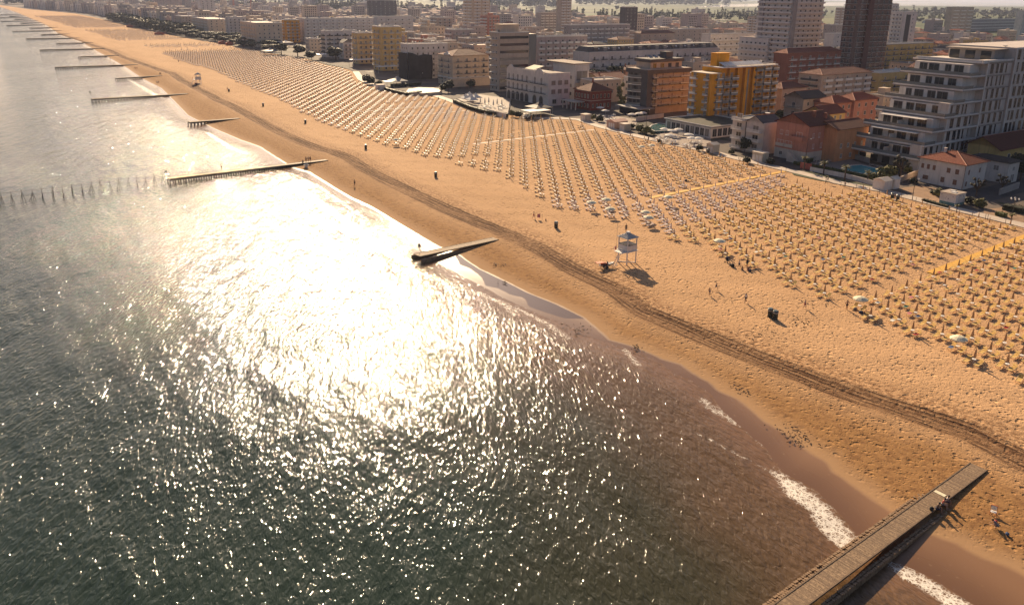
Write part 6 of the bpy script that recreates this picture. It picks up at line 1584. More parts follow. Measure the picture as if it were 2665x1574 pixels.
# fishing stakes standing in the water
stx = [(16, 420), (93, 412), (168, 404), (247, 394), (312, 386), (390, 379), (462, 371), (530, 357), (602, 350), (672, 337), (738, 330), (806, 321), (872, 313), (940, 306), (1002, 301), (1066, 297), (1126, 286), (1188, 277)]
tops = []
for k, (x, y) in enumerate(stx):
    P = G(x / 2.792, 380 + y / 2.792, ZW)
    t = thing('net_stake', 'bundle of dark leaning stakes in the water, %s from the left edge' % ordw(k + 1), 'stakes', (P[0], P[1], ZW), rr.uniform(0, 6), 'stakes of the fishing line at the left')
    h = 3.0 + rr.uniform(-.4, .5)
    part('post', MB().tube((0, 0, -.8), (rr.uniform(-.15, .15), 0, h), .07, .05, 6), wood_w, t)
    part('post', MB().tube((.7, .2, -.8), (.15, 0, h * .75), .06, .05, 6), wood_w, t); part('post', MB().tube((-.6, -.25, -.8), (-.1, .1, h * .62), .06, .05, 6), wood_w, t)
    if k % 3 == 0: part('post', MB().tube((1.3, .9, -.8), (.1, 0, h * .5), .05, .05, 6), wood_w, t)
    tops.append((P[0], P[1]))
for z, lb in ((1.15, 'lower rope strung along the stakes in the water'), (2.3, 'upper rope strung along the stakes in the water')):
    mb = MB()
    for p, q in zip(tops[:-1], tops[1:]): mb.bar((*p, z), (*q, z), .045)
    tag(part('rope', mb, wood_w, None), lb, 'rope')
# lifeguard towers
def guard_tower(label, P, sc=1.0, rz=None):
    t = thing('lifeguard_tower', label, 'lifeguard tower', (P[0], P[1], 0), LAZ if rz is None else rz); t.scale = (sc,) * 3
    a = 1.2
    for sx in (-a, a):
        for sy in (-a, a): part('leg', MB().box(sx - .09, sx + .09, sy - .09, sy + .09, -.2, 5.2), steel_w, t)
    part('platform', MB().box(-a - .25, a + .25, -a - .25, a + .25, 2.45, 2.6), steel_w, t)
    pr = MB()
    for x0, x1, y0, y1 in ((-a - .06, -a + .02, -a + .1, a - .1), (a - .02, a + .06, -a + .1, a - .1), (-a + .1, a - .1, -a - .06, -a + .02), (-a + .1, a - .1, a - .02, a + .06)): pr.box(x0, x1, y0, y1, 2.603, 3.75)
    part('parapet', pr, steel_w, t)
    part('dark_rim', MB().box(-a - .08, a + .08, -a - .08, -a + .03, 3.752, 3.86).box(-a - .08, a + .08, a - .03, a + .08, 3.752, 3.86).box(-a - .08, -a + .03, -a + .031, a - .031, 3.752, 3.86).box(a - .03, a + .08, -a + .031, a - .031, 3.752, 3.86), trim_d, t)
    part('table', MB().box(-.7, .7, -.5, .5, 3.2, 3.28), trim_d, t)
    e = a + .35; ro = MB().add([(-e, -e, 5.2), (e, -e, 5.2), (e, e, 5.2), (-e, e, 5.2), (-.28, -.28, 5.95), (.28, -.28, 5.95), (.28, .28, 5.95), (-.28, .28, 5.95)], [(3, 2, 1, 0), (0, 1, 5, 4), (1, 2, 6, 5), (2, 3, 7, 6), (3, 0, 4, 7), (4, 5, 6, 7)])
    r_ = part('roof', ro, mat('tower_roof', (.42, .38, .35), .5, .1, 2), t)
    sm = MB()
    for k in range(-4, 5):
        f = e * k / 4.5; g_ = max(abs(f), .28); zf = lambda v: 5.2 + (e - v) / (e - .28) * .75
        for sgn in (-1, 1): sm.bar((f, sgn * e, 5.23), (f * .99, sgn * g_, zf(g_) + .03), .04).bar((sgn * e, f, 5.23), (sgn * g_, f * .99, zf(g_) + .03), .04)
    part('roof_seam', sm, steel_w, r_); part('roof_cap', MB().box(-.3, .3, -.3, .3, 5.952, 6.25), steel_w, r_)
    part('side_landing', MB().box(-a - 1.45, -a - .26, -a, a - .2, 2.45, 2.56), steel_w, t)
    part('landing_rail', MB().bar((-a - 1.42, -a, 3.4), (-a - 1.42, a - .2, 3.4), .06).bar((-a - 1.42, -a, 2.56), (-a - 1.42, -a, 3.4), .06).bar((-a - 1.42, a - .2, 2.56), (-a - 1.42, a - .2, 3.4), .06).bar((-a - 1.42, -a, 3.0), (-a - 1.42, a - .2, 3.0), .04), steel_w, t)
    part('rescue_float', MB().lathe([(.04, -.4), (.11, -.25), (.11, .25), (.04, .4)], 8, 0, (-a - 1.5, .5, 3.3)), mat('rescue_red', (.45, .03, .03), .5), t)
    la = MB()
    for y in (-1.0, -.4): la.bar((-a - 1.5, y, 2.5), (-a - 3.0, y, 0), .07)
    for k in range(8): la.bar((-a - 1.5 - 1.5 * k / 8, -1.0, 2.5 - 2.5 * k / 8), (-a - 1.5 - 1.5 * k / 8, -.4, 2.5 - 2.5 * k / 8), .05)
    part('ladder', la, steel_w, t); part('ground_beam', MB().bar((-a, -a, .05), (a, a, .05), .12).bar((-a, a, .05), (a, -a, .05), .12), steel_w, t); return t
gt = guard_tower('white lifeguard tower on legs at the middle of the sand', G(1631, 682))
guard_tower('far lifeguard tower near the upper left end of the parasol rows', G(517, 219), 1.0)
flag_pole('thin white pole standing beside the lifeguard tower', G(1603, 668), 7.0, fl=False)
def water_scooter(label, P, rz):
    t = thing('jet_ski', label, 'jet ski', (P[0], P[1], 0), rz)
    hull = MB(); secs = [(-1.4, .45, .75, .55), (-.6, .55, .8, .45), (.4, .55, .85, .45), (1.1, .38, .95, .55), (1.55, .05, 1.05, .85)]
    vs = []; fs = []
    for x, w_, zt, zb in secs: vs += [(x, -w_, zt), (x, w_, zt), (x, w_ * .55, zb), (x, -w_ * .55, zb)]
    for k in range(4):
        o = 4 * k
        for i in range(4): fs.append((o + i, o + (i + 1) % 4, o + 4 + (i + 1) % 4, o + 4 + i))
    fs += [(3, 2, 1, 0), (16, 17, 18, 19)]
    part('hull', hull.add(vs, fs), mat('jet_grey', (.10, .10, .11), .3), t)
    part('seat', MB().box(-1.2, .1, -.22, .22, .802, 1.08).box(-1.25, -.3, -.2, .2, 1.082, 1.16), mat('jet_seat', (.5, .13, .05), .6), t)
    part('handlebar', MB().bar((.3, 0, .85), (.15, 0, 1.25), .12).bar((.15, -.4, 1.3), (.15, .4, 1.3), .06), trim_d, t)
    part('rescue_board', MB().box(-2.2, -.7, -.5, .5, 1.18, 1.28), mat('board_orange', (.6, .16, .07), .6), t)
    tr2 = part('trailer', MB().bar((-1.5, -.4, .4), (1.6, -.4, .4), .08).bar((-1.5, .4, .4), (1.6, .4, .4), .08).bar((1.6, -.4, .4), (2.4, 0, .4), .08).bar((1.6, .4, .4), (2.4, 0, .4), .08).bar((-.2, -.7, .3), (-.2, .7, .3), .08), metal_g, t)
    for y in (-.72, .72): part('wheel', MB().tube((-.2, y - .1, .3), (-.2, y + .1, .3), .3, .3, 12), trim_d, tr2)
water_scooter('dark jet ski with orange rescue board on a beach trailer by the lifeguard tower', G(1578, 697), math.radians(20))
water_scooter('jet ski parked at the foot of the far lifeguard tower', G(513, 222), math.radians(20))
# bins
bin_m = mat('bin_green', (0.022, 0.034, 0.032), .5, .15, 2); bin_l = mat('bin_lid', (.10, .13, .13), .4, .1, 2)
bn = thing('waste_bin', 'x', 'bin', (0, 0, 0), 0, 'dark green bins on the sand')
part('body', MB().lathe([(.34, 0), (.40, .05), (.44, 1.15)], 12), bin_m, bn); part('lid', MB().lathe([(.46, 1.152), (.46, 1.24), (.30, 1.38)], 12), bin_l, bn); part('band', MB().lathe([(.455, .98), (.455, 1.06)], 12), metal_w, bn)
for k, (x, y, lb) in enumerate(((2004, 824, 'left bin of the pair standing close together on the open sand at right'), (2017, 830, 'right bin of the pair standing close together on the open sand at right'), (1447, 593, 'dark bin on open sand left of the lifeguard tower'), (1134, 461, 'dark bin on open sand below the front parasol rows at centre'),
                            (952, 388, 'dark bin on open sand above the long pier end'), (795, 321, 'dark bin on open sand beside the brown track, third counting from far'), (685, 277, 'small far bin on open sand, second counting from far'), (596, 239, 'farthest small bin on open sand'),
                            (2322, 517, 'blue-green bin at the path below the white hut, left one'), (2336, 521, 'blue-green bin at the path below the white hut, right one'), (1843, 399, 'dark bin beside the beige hut by the ochre hotel'))):
    if k == 0: bn.location = tuple(G(x, y)); bn['label'] = lb; bn.scale = (1, 1, 1.1)
    else: dup(bn, tuple(G(x, y, .0 if k < 8 else .15)), rr.uniform(0, 6), lb)
# ================================================================== promenade furniture
hut_m = wall('hut_cream', (0.55, 0.47, 0.36)); hut_w = wall('hut_white', (0.66, 0.60, 0.55))
def hut(label, x, y, w_, d_, h_, roof='flat', wm=hut_m, rm=None, rz=None, door=True):
    P = G(x, y, .15); t = thing('beach_hut', label, 'hut', (P[0], P[1], .13), BROT if rz is None else rz)
    part('wall', MB().box(0, w_, 0, d_, 0, h_), wm, t)
    rm = rm or roof_pale
    if roof == 'flat': part('roof', MB().box(-.15, w_ + .15, -.15, d_ + .15, h_ + .002, h_ + .16), rm, t)
    else: part('roof', MB().add([(-.2, -.2, h_), (w_ + .2, -.2, h_), (w_ + .2, d_ / 2, h_ + .7), (-.2, d_ / 2, h_ + .7), (-.2, d_ + .2, h_), (w_ + .2, d_ + .2, h_)], [(0, 1, 2, 3), (3, 2, 5, 4), (0, 3, 4), (1, 5, 2), (0, 4, 5, 1)]), rm, t)
    if door:
        for k in range(max(1, int(d_ / 1.3))): part('door', MB().box(-.04, -.003, .3 + k * 1.3, 1.25 + k * 1.3, .05, min(2.0, h_ - .3)), trim_w if k % 2 else hut_w, t)
    return t
hut('cream double changing hut near the red villa', 1523, 316, 3.0, 3.2, 2.6); hut('cream changing hut before the pink-roofed beach bar', 1625, 342, 3.2, 3.0, 2.6)
hut('beach bar hut with pale pink roof left of the round pool', 1600, 336, 6.5, 5.0, 2.7, 'gable', wall('hut_pink', (.50, .33, .26)), mat('roof_pink', (.55, .33, .25), .8))
hut('cream changing hut standing right of the cafe parasols under the ochre hotel', 1855, 399, 3.0, 3.0, 2.7, 'gable'); hut('cream double changing hut before the pink house', 1983, 423, 3.0, 4.0, 2.8)
hut('white wooden hut with small vents left of the white house', 2300, 497, 3.6, 3.4, 2.6, 'gable', hut_w, roof_pale); hut('white kiosk with serving hatch joined to the white wooden hut', 2326, 493, 2.6, 2.4, 2.7, 'gable', hut_w, roof_pale)
hut('low white cube hut at the tip of the far garden spur', 985, 235, 4, 4, 2.6, wm=hut_w)
mh = hut('white hut painted with sea and fish motifs at the right, beside the path', 2484, 537, 4.6, 4.0, 2.9, 'flat', hut_w, roof_flat, door=False)
part('painted_sea', MB().box(-.03, -.003, .1, 3.9, .05, .75).box(.1, 4.5, -.03, -.003, .05, .6), mat('mural_teal', (.10, .22, .22), .7, .2, 1.5), mh)
fm = MB(); r3 = random.Random(2)
for k in range(16):
    u, z = r3.uniform(.4, 3.6), r3.uniform(1.1, 2.5); s = r3.uniform(.12, .22); fm.add([(-.035, u - s, z), (-.035, u, z - s * .5), (-.035, u + s, z), (-.035, u, z + s * .5)], [(3, 2, 1, 0)]) if k < 7 else fm.add([(u - s + .3, -.035, z), (u + .3, -.035, z - s * .5), (u + s + .3, -.035, z), (u + .3, -.035, z + s * .5)], [(0, 1, 2, 3)])
part('painted_motif', fm, mat('mural_dark', (.16, .13, .17), .7), mh); part('skylight', MB().box(1, 2.2, .8, 2, 3.063, 3.2).box(2.8, 3.9, 2, 3.2, 3.063, 3.2), steel_w, mh)
# pools
pool_m = NT('pool_water'); pool_m = pool_m.set(col=(0.05, 0.34, 0.36), rough=.06, nrm=pool_m.bump(pool_m.noise(pool_m.pos(), 1.5, 2.0), .05), ior=1.33)
deck_m = mat('pool_deck', (.26, .20, .165), .8, .12, .5)
def flat(name, px, z0, z1, m, z=.15): return part(name, MB().poly([G(x, y, z)[:2] for x, y in px], z0, z1), m, None, kind='structure')
flat('pool_terrace', [(2112, 446), (2280, 478), (2330, 455), (2180, 405), (2110, 425)], .05, .34, deck_m)
def pool(label, px, m, z=.36):
    pts = [G(x, y, z)[:2] for x, y in px]; c = sum(pts) / len(pts)
    t = thing('swimming_pool', label, 'pool', (c[0], c[1], 0)); L = [p - c for p in pts]
    part('water', MB().poly(L, .2, z), m, t); rim_ = MB(); n = len(L)
    for k in range(n): rim_.bar((*L[k], z + .04), (*L[(k + 1) % n], z + .04), .35, .12)
    part('rim', rim_, trim_w, t); return t
pool('turquoise swimming pool before the white terraced apartments', [(2190, 440), (2215, 431), (2240, 429), (2300, 443), (2275, 457), (2215, 447)], pool_m)
pool2 = NT('pool_water_dark'); pool2 = pool2.set(col=(0.05, 0.14, 0.15), rough=.06, ior=1.33)
pool('rounded shaded pool left of the ochre hotel pavilion', [(1688, 334), (1696, 326), (1715, 321), (1742, 324), (1750, 332), (1735, 340), (1705, 342)], pool2, .9)
pool('round white-rimmed pool of the garden below the netted building', [(1058, 240), (1065, 232), (1090, 228), (1125, 229), (1148, 233), (1140, 242), (1100, 246)], mat('pool_empty', (.5, .42, .34), .7), .9)
def wall_thing(name, label, px, h_, t_, m, cat='wall'):
    P = [G(x, y, .15) for x, y in px]; c = P[0]; t = thing(name, label, cat, (c[0], c[1], .1))
    for a, b_ in zip(P[:-1], P[1:]): part('wall_panel', MB().bar((a[0] - c[0], a[1] - c[1], h_ / 2), (b_[0] - c[0], b_[1] - c[1], h_ / 2), t_, h_), m, t)
wall_thing('pool_wall', 'low white wall in front of the turquoise pool', [(2108, 445), (2200, 463), (2290, 487)], 1.3, .25, Wc['white']); wall_thing('hoarding', 'faded red advertising panel beside the first palm', [(2082, 438), (2111, 443)], 1.9, .15, mat('hoarding_red', (.42, .11, .08), .7, .3, .8), 'panel')
wall_thing('bar_wall', 'white quay wall of the tented bar below the arcaded hotel', [(1268, 296), (1316, 308)], 2.0, .3, Wc['white']); wall_thing('garden_wall', 'grey wall behind the swimming pool deck', [(2190, 405), (2262, 424)], 1.6, .3, Wc['grey'])
wall_thing('garden_wall', 'curving pale stone wall left of the red-roofed white house', [(2340, 475), (2372, 462), (2396, 452)], 1.6, .3, Wc['beige']); wall_thing('pool_screen', 'fence of white panels behind the rounded shaded pool', [(1655, 316), (1727, 306)], 1.8, .12, Wc['white'], 'fence')
wall_thing('garden_wall', 'grey garden wall right of the whitewashed annex', [(2600, 508), (2650, 490)], 1.8, .3, Wc['grey'])
wall_thing('slatted_fence', 'pale slatted fence around the round pool', [(1055, 247), (1100, 250), (1150, 246)], 1.4, .12, Wc['cream'], 'fence')
flat('lawn', [(2060, 449), (2110, 447), (2285, 488), (2275, 494), (2130, 469), (2066, 455)], .05, .155, mat('lawn_grass', (.045, .055, .018), .9, .3, 1.0)); flat('garden_sand', [(2345, 490), (2400, 482), (2470, 500), (2470, 535), (2400, 522)], .05, .15, mat('garden_soil', (.28, .17, .10), .9, .2, .5)); flat('sandy_yard', [(2560, 545), (2610, 540), (2665, 556), (2665, 580), (2560, 556)], .05, .15, mat('garden_soil', (.28, .17, .10)))
flat('cafe_terrace', [(1695, 365), (1735, 338), (1850, 362), (1852, 392), (1790, 384)], .05, .21, deck_m); flat('bar_terrace', [(1190, 262), (1250, 250), (1330, 262), (1320, 306), (1262, 296)], .05, .9, deck_m); flat('cafe_terrace', [(1535, 318), (1560, 296), (1660, 312), (1650, 338), (1590, 334)], .05, .2, deck_m)
# cafe parasols, tables
fb_tent = fabric('tent_white', (.74, .68, .60))
def big_par(label, x, y, r=1.8, closed=False, z=.2, m=fb_tent):
    P = G(x, y, z); t = thing('cafe_parasol', label, 'parasol', (P[0], P[1], z), rr.uniform(0, 1), 'white cafe parasols')
    part('pole', MB().tube((0, 0, 0), (0, 0, 3.2 if closed else 2.75), .05, .04, 8), metal_w, t)
    part('canopy', canopy_mb(.38, .9, 3.5, 12) if closed else open_canopy_mb(r, 2.3, .5, 6), m, t)
for k, (x, y, lb) in enumerate(((1728, 352, 'left cafe parasol by the pavilion steps'), (1748, 356, 'large cafe parasol at the pavilion steps'), (1765, 353, 'right cafe parasol touching the pavilion steps'), (1742, 369, 'front cafe parasol before the pavilion steps'), (1792, 367, 'cafe parasol right of the steps, rear one'), (1799, 376, 'cafe parasol right of the steps, front one'), (1816, 377, 'cafe parasol right of the steps, nearest the cream hut'),
                            (1562, 294, 'oval white parasol before the red villa, left one'), (1575, 302, 'oval white parasol before the red villa, right one'), (1644, 312, 'white parasol at the grey hotel pool, left one'), (1662, 310, 'white parasol at the grey hotel pool, middle one'), (1673, 308, 'white parasol at the grey hotel pool, right one'))):
    big_par('open white ' + lb, x, y)
for k, (x, y) in enumerate(((1250, 272), (1262, 274), (1272, 272), (1284, 279), (1294, 276), (1306, 277), (1327, 282))): big_par('closed tall white parasol on the tented bar terrace, %s from the left' % ordw(k + 1), x, y, closed=True, z=.95)
def tent(label, x, y, a=4.5, h0=2.3, h1=4.4, m=fb_tent, z=.9):
    P = G(x, y, z); t = thing('party_tent', label, 'tent', (P[0], P[1], z), BROT); n = 4; vs = []; fs = []
    cr = [(-a / 2, -a / 2), (a / 2, -a / 2), (a / 2, a / 2), (-a / 2, a / 2)]
    vs = [(x_, y_, h0) for x_, y_ in cr] + [(x_ * .35, y_ * .35, h0 + (h1 - h0) * .42) for x_, y_ in cr] + [(0, 0, h1)] + [(x_, y_, h0 - .25) for x_, y_ in cr]
    for i in range(4):
        j = (i + 1) % 4; fs += [(i, j, 4 + j, 4 + i), (4 + i, 4 + j, 8), (9 + i, 9 + j, j, i)]
    part('canopy', MB().add(vs, fs + [(3, 2, 1, 0)]), m, t)
    for x_, y_ in cr: part('leg', MB().tube((x_ * .96, y_ * .96, 0), (x_ * .96, y_ * .96, h0 - .002), .05, .05, 6), metal_w, t)
for k, (x, y) in enumerate(((1212, 268), (1228, 272), (1238, 266), (1222, 262))): tent('white pointed tent at the bar below the arcaded hotel, %s of four' % ordw(k + 1), x, y)
tent('dark pavilion roof with flag beside the arcaded hotel', 1402, 296, 9, 3.0, 5.2, roof_dark, .15); tent('grey conical pavilion roof on the garden spur', 1035, 224, 9, 3.0, 5.6, trim_g, .15); tent('pavilion with grey tent roof on the far beach front', 704, 143, 12, 3.2, 5.6, trim_g, .15); tent('long white marquee below the narrow ochre hotel', 745, 122, 11, 4.0, 6.0, fb_tent, .15); tent('bright white marquee left of the narrow ochre hotel', 722, 122, 7, 4.5, 6.6, fb_tent, .15)
def shed(label, x, y, w_, d_, h_, m=trim_w):
    P = G(x, y, .15); t = thing('canopy_shelter', label, 'shelter', (P[0], P[1], .12), BROT)
    part('roof', MB().box(0, w_, 0, d_, h_, h_ + .22), m, t)
    for i in (.2, w_ - .2):
        for j in (.2, d_ - .2): part('post', MB().tube((i, j, 0), (i, j, h_ - .003), .07, .07, 6), metal_w, t)
shed('flat white canopy roof at the bar before the arcaded hotel', 1378, 309, 11, 7, 2.6); shed('flat white canopy roof on the garden spur', 1006, 228, 9, 6, 2.8); shed('pale flat shelter beside the huge dark evergreen', 830, 158, 15, 12, 4.0); shed('white veranda roof below the yellow hotels', 920, 175, 22, 8, 4.5); shed('small white veranda roof below the tan hotel', 985, 192, 14, 6, 4.0); shed('flat grey roof of the cafe before the red-roofed hotel', 1345, 262, 12, 6, 3.2, trim_g)
fr_set = MB().lathe([(.04, 0), (.04, .7), (.42, .72), (.42, .76)], 8); 
for a in (0, 1.57, 3.14, 4.71):
    cx, cy = .75 * math.cos(a), .75 * math.sin(a); fr_set.box(cx - .2, cx + .2, cy - .2, cy + .2, .42, .46).box(cx + .2 * math.cos(a) - .18, cx + .2 * math.cos(a) + .18, cy + .2 * math.sin(a) - .18, cy + .2 * math.sin(a) + .18, .461, .85)
    for i in (-.17, .17):
        for j in (-.17, .17): fr_set.box(cx + i - .02, cx + i + .02, cy + j - .02, cy + j + .02, 0, .42)
tb = MB().lathe([(.25, 0), (.04, .05), (.04, .7), (.42, .72), (.42, .76)], 10).mesh('cafe_table', [table_w]); chm = MB().box(-.2, .2, -.2, .2, .42, .46).box(-.2, .2, .17, .21, .461, .85)
for i in (-.17, .17):
    for j in (-.17, .17): chm.box(i - .02, i + .02, j - .02, j + .02, 0, .42)
chm = chm.mesh('cafe_chair', [table_w]); kk = 0
for x0, x1, y0, y1, n, tn in ((1705, 1765, 358, 374, 13, 'left of the pavilion steps'), (1780, 1830, 372, 384, 9, 'right of the pavilion steps'), (1555, 1640, 302, 318, 14, 'before the red villa'), (1260, 1330, 278, 292, 12, 'of the tented bar')):
    xs_ = sorted(rr.uniform(x0, x1) for _ in range(n)); kk = 0
    for qi, x_ in enumerate(xs_):
        P = G(x_, rr.uniform(y0, y1), .2); z = .92 if x0 == 1260 else .21
        tag(link('cafe_table', tb, None, (P[0], P[1], z)), 'round white cafe table, terrace %s, %s from the left' % (tn, ordw(qi + 1)), 'table', 'white cafe tables')
        for ci, a in enumerate((rr.uniform(0, 1), rr.uniform(2, 3), rr.uniform(4, 5))): tag(link('cafe_chair', chm, None, (P[0] + .75 * math.cos(a), P[1] + .75 * math.sin(a), z), a - 1.57), '%s white chair of the %s table, terrace %s' % (('landward', 'left-hand', 'seaward')[ci], ordw(qi + 1), tn), 'chair', 'white cafe chairs')
# pool loungers
pl_l = lounger_meshes(fr_whi, sl_pink, True)
for k, (x, y) in enumerate(((2128, 428), (2138, 425), (2150, 423), (2160, 421), (2268, 432), (2282, 435), (2290, 437))):
    P = G(x, y, .35); t = thing('pool_lounger', 'white lounger with raised back beside the turquoise pool, %s from the left' % ordw(k + 1), 'sun lounger', (P[0], P[1], .345), BROT + math.pi + rr.uniform(-.2, .2))
    for nm, me in pl_l: link(nm, me, t)
# lamps, posts
def lamp(label, x, y, h_, heads):
    P = G(x, y, .15); t = thing('street_lamp', label, 'lamp post', (P[0], P[1], .14)); part('pole', MB().tube((0, 0, 0), (0, 0, h_), .09, .06, 8), trim_d, t)
    for k in range(heads):
        a = k * 6.28 / max(1, heads); x_, y_ = .9 * math.cos(a), .9 * math.sin(a)
        hd = part('lamp_arm', MB().bar((0, 0, h_ - .1), (x_, y_, h_ + .15), .05), trim_d, t); part('lamp_globe', MB().lathe([(.02, -.2), (.17, -.08), (.17, .08), (.02, .2)], 10, 0, (x_, y_, h_ + .02)), table_w, hd)
lamp('lamp post with six white globes at the right edge', 2633, 566, 4.6, 6); lamp('tall dark lamp post before the pink house', 2094, 438, 9, 1); lamp('tall dark lamp post left of the netted building', 1096, 224, 7, 1); lamp('slim dark post beside the rounded shaded pool', 1681, 340, 8, 1); lamp('lamp post on the path by the mural hut', 2374, 520, 5.5, 1)
for k, (x, y) in enumerate(sorted(((2188, 484), (2196, 486), (2228, 491), (2262, 499), (2288, 505), (2345, 515), (2383, 527), (2412, 533), (2530, 563), (2564, 570), (2570, 571), (2616, 582), (1994, 433), (2045, 448), (1922, 416), (1785, 384), (1640, 352)))):
    P = G(x, y, .1); t = thing('path_post', 'short wooden post at the sand edge of the promenade, %s from the left' % ordw(k + 1), 'post', (P[0], P[1], 0), 0, 'posts along the promenade edge'); part('post', MB().tube((0, 0, -.2), (0, 0, 1.35), .06, .05, 6), wood_d, t); part('cap', MB().lathe([(.07, 1.352), (.07, 1.42)], 6), wood_b, t)
# red slide and kiosks on the far sand
for x, y, w_, lb in ((570, 116, 9, 'small red and white kiosk on the sand edge of the far promenade'), (590, 119, 6, 'row of red cabins beside the far red kiosk'), (403, 92, 10, 'orange play frame on the sand, second from far'), (330, 72, 8, 'orange play frame on the sand, farthest')):
    P = G(x, y, 0); t = thing('beach_kiosk', lb, 'kiosk', (P[0], P[1], 0), BROT); m = mat('kiosk_red', (.42, .10, .05), .6)
    part('wall', MB().box(0, w_, 0, 3, 0, 2.4), m, t); part('roof', MB().add([(-.3, -.3, 2.4), (w_ + .3, -.3, 2.4), (w_ + .3, 3.3, 2.4), (-.3, 3.3, 2.4), (w_ / 2, 1.5, 3.8)], [(0, 1, 4), (1, 2, 4), (2, 3, 4), (3, 0, 4), (3, 2, 1, 0)]), m, t); part('post', MB().tube((w_ + 1, 0, 0), (w_ + 1, 0, 4), .15, .12, 6).bar((w_ + 1, 0, 3.6), (w_ + 3.5, 0, 0), .5, .1), m, t)
# cranes, masts, lights, hangar, stand roof far behind
def crane(label, x, yb, h_):
    P = G(x, yb, 0); t = thing('tower_crane', label, 'crane', (P[0], P[1], 0), .6); m = mat('crane_orange', (.45, .13, .05), .6); mb = MB()
    for sx in (-.9, .9):
        for sy in (-.9, .9): mb.bar((sx, sy, 0), (sx, sy, h_), .35)
    k = 0
    while k * 3 < h_ - 3: mb.bar((-.9, -.9, k * 3), (.9, -.9, k * 3 + 3), .22).bar((-.9, .9, k * 3 + 3), (-.9, -.9, k * 3), .22); k += 1
    part('mast', mb, m, t); part('jib', MB().bar((-12, 0, h_), (34, 0, h_), 1.2, 1.2), m, t); part('counterweight', MB().box(-12, -9, -1, 1, h_ - 3, h_ - .6), trim_g, t); part('cab', MB().box(-1, 1, .8, 2.4, h_ - 2.4, h_ - .3), trim_w, t)
crane('orange tower crane mast at the top edge above the columned hotel', 611, 50, 44)
crane('slimmer orange crane beside it at the top edge', 655, 36, 50)
def sail_boat_meshes():
    h = MB(); secs = [(-4, .9), (-1, 1.4), (2, 1.2), (4.6, .05)]; vs = []; fs = []
    for x, w_ in secs: vs += [(x, -w_, 1.1), (x, w_, 1.1), (x, 0, -.2)]
    for k in range(3):
        o = 3 * k; fs += [(o, o + 1, o + 4, o + 3), (o + 1, o + 2, o + 5, o + 4), (o + 2, o, o + 3, o + 5)]
    fs += [(0, 2, 1), (9, 10, 11)]
    return h.add(vs, fs).mesh('hull', [trim_w]), MB().tube((.5, 0, 1), (.5, 0, 15), .16, .12, 5).bar((.5, 0, 2.6), (-3.5, 0, 2.6), .15).mesh('mast', [metal_w])
hl, ms = sail_boat_meshes()
for k in range(34):
    P = G(1560 + k * 10 + rr.uniform(-4, 4), rr.uniform(43, 48), 0); t = thing('sailing_boat', 'moored sailing boat with bare mast in the far marina, %s from the left' % ordw(k + 1), 'sailing boat', (P[0], P[1], .2), rr.uniform(0, 6), 'boats in the far marina'); t.scale = (1.3,) * 3; link('hull', hl, t); link('mast', ms, t)
for x, y, lb in ((2197, 34, 'floodlight mast seen between the two tall towers'), (2375, 34, 'floodlight mast left of the rounded horizon trees')):
    P = G(x, y, 0); t = thing('floodlight_mast', lb, 'floodlight', (P[0], P[1], 0), -.3); part('pole', MB().tube((0, 0, 0), (0, 0, 26), .4, .25, 6), metal_g, t); part('lamp_rack', MB().box(-5, 5, -.4, .4, 25, 27).box(-4, 4, -.4, .4, 27.2, 28.6), metal_g, t)
P = G(2432, 62, 0); t = thing('white_hangar', 'white arched hangar roof at upper right before the treeline', 'hangar', (P[0], P[1], 0), BROT); n = 12; vs = []; fs = []
for x in (0, 34):
    for k in range(n + 1): vs.append((x, 14 - 14 * math.cos(math.pi * k / n), 9.5 * math.sin(math.pi * k / n)))
for k in range(n): fs.append((k, k + 1, n + 2 + k, n + 1 + k))
part('roof', MB().add(vs, fs + [tuple(range(n, -1, -1)), tuple(range(n + 1, 2 * n + 2))]), trim_w, t); part('gate', MB().box(-.2, -.01, 8, 20, 0, 6), trim_d, t)
P = G(1812, 66, 0); t = thing('stand_roof', 'long thin pale roof of a stand right of the marina', 'stand', (P[0], P[1], 0), math.radians(4)); part('roof', MB().box(0, 60, 0, 14, 9, 9.8), roof_pale, t)
for k in range(5): part('post', MB().box(2 + k * 14, 3 + k * 14, 6, 7, 0, 8.997), trim_g, t)
# ================================================================== people
skin_m = mat('skin', (.30, .155, .095), .55, .08, 3.0); skin_p = mat('skin_pale', (.45, .27, .19), .55, .08, 3.0)
hair_m = mat('hair_dark', (.025, .017, .013), .6, .1, 3.0); eye_m = mat('eye_dark', (.02, .015, .015), .4, 0)
CL = {k: mat('cloth_' + k, v, .8, .1, 3.0) for k, v in dict(white=(.68, .64, .6), black=(.018, .017, .02), red=(.40, .03, .03), navy=(.03, .035, .07), grey=(.16, .16, .17), pink=(.5, .2, .2), blue=(.06, .10, .2)).items()}
def skin_mesh(name, verts, edges, radii, m, root=0, sub=1):
    me = bpy.data.meshes.new(name + '_cage'); me.from_pydata(verts, edges, []); o = bpy.data.objects.new(name + '_cage', me); COL.objects.link(o)
    md = o.modifiers.new('skin', 'SKIN'); md.use_smooth_shade = True
    for i, r in enumerate(radii): me.skin_vertices[0].data[i].radius = r if isinstance(r, tuple) else (r, r)
    me.skin_vertices[0].data[root].use_root = True
    sb = o.modifiers.new('sub', 'SUBSURF'); sb.levels = sub; sb.render_levels = sub
    dg = bpy.context.evaluated_depsgraph_get(); ev = o.evaluated_get(dg)
    out = bpy.data.meshes.new_from_object(ev); out.name = name; out.materials.clear(); out.materials.append(m)
    bpy.data.objects.remove(o); bpy.data.meshes.remove(me); return out
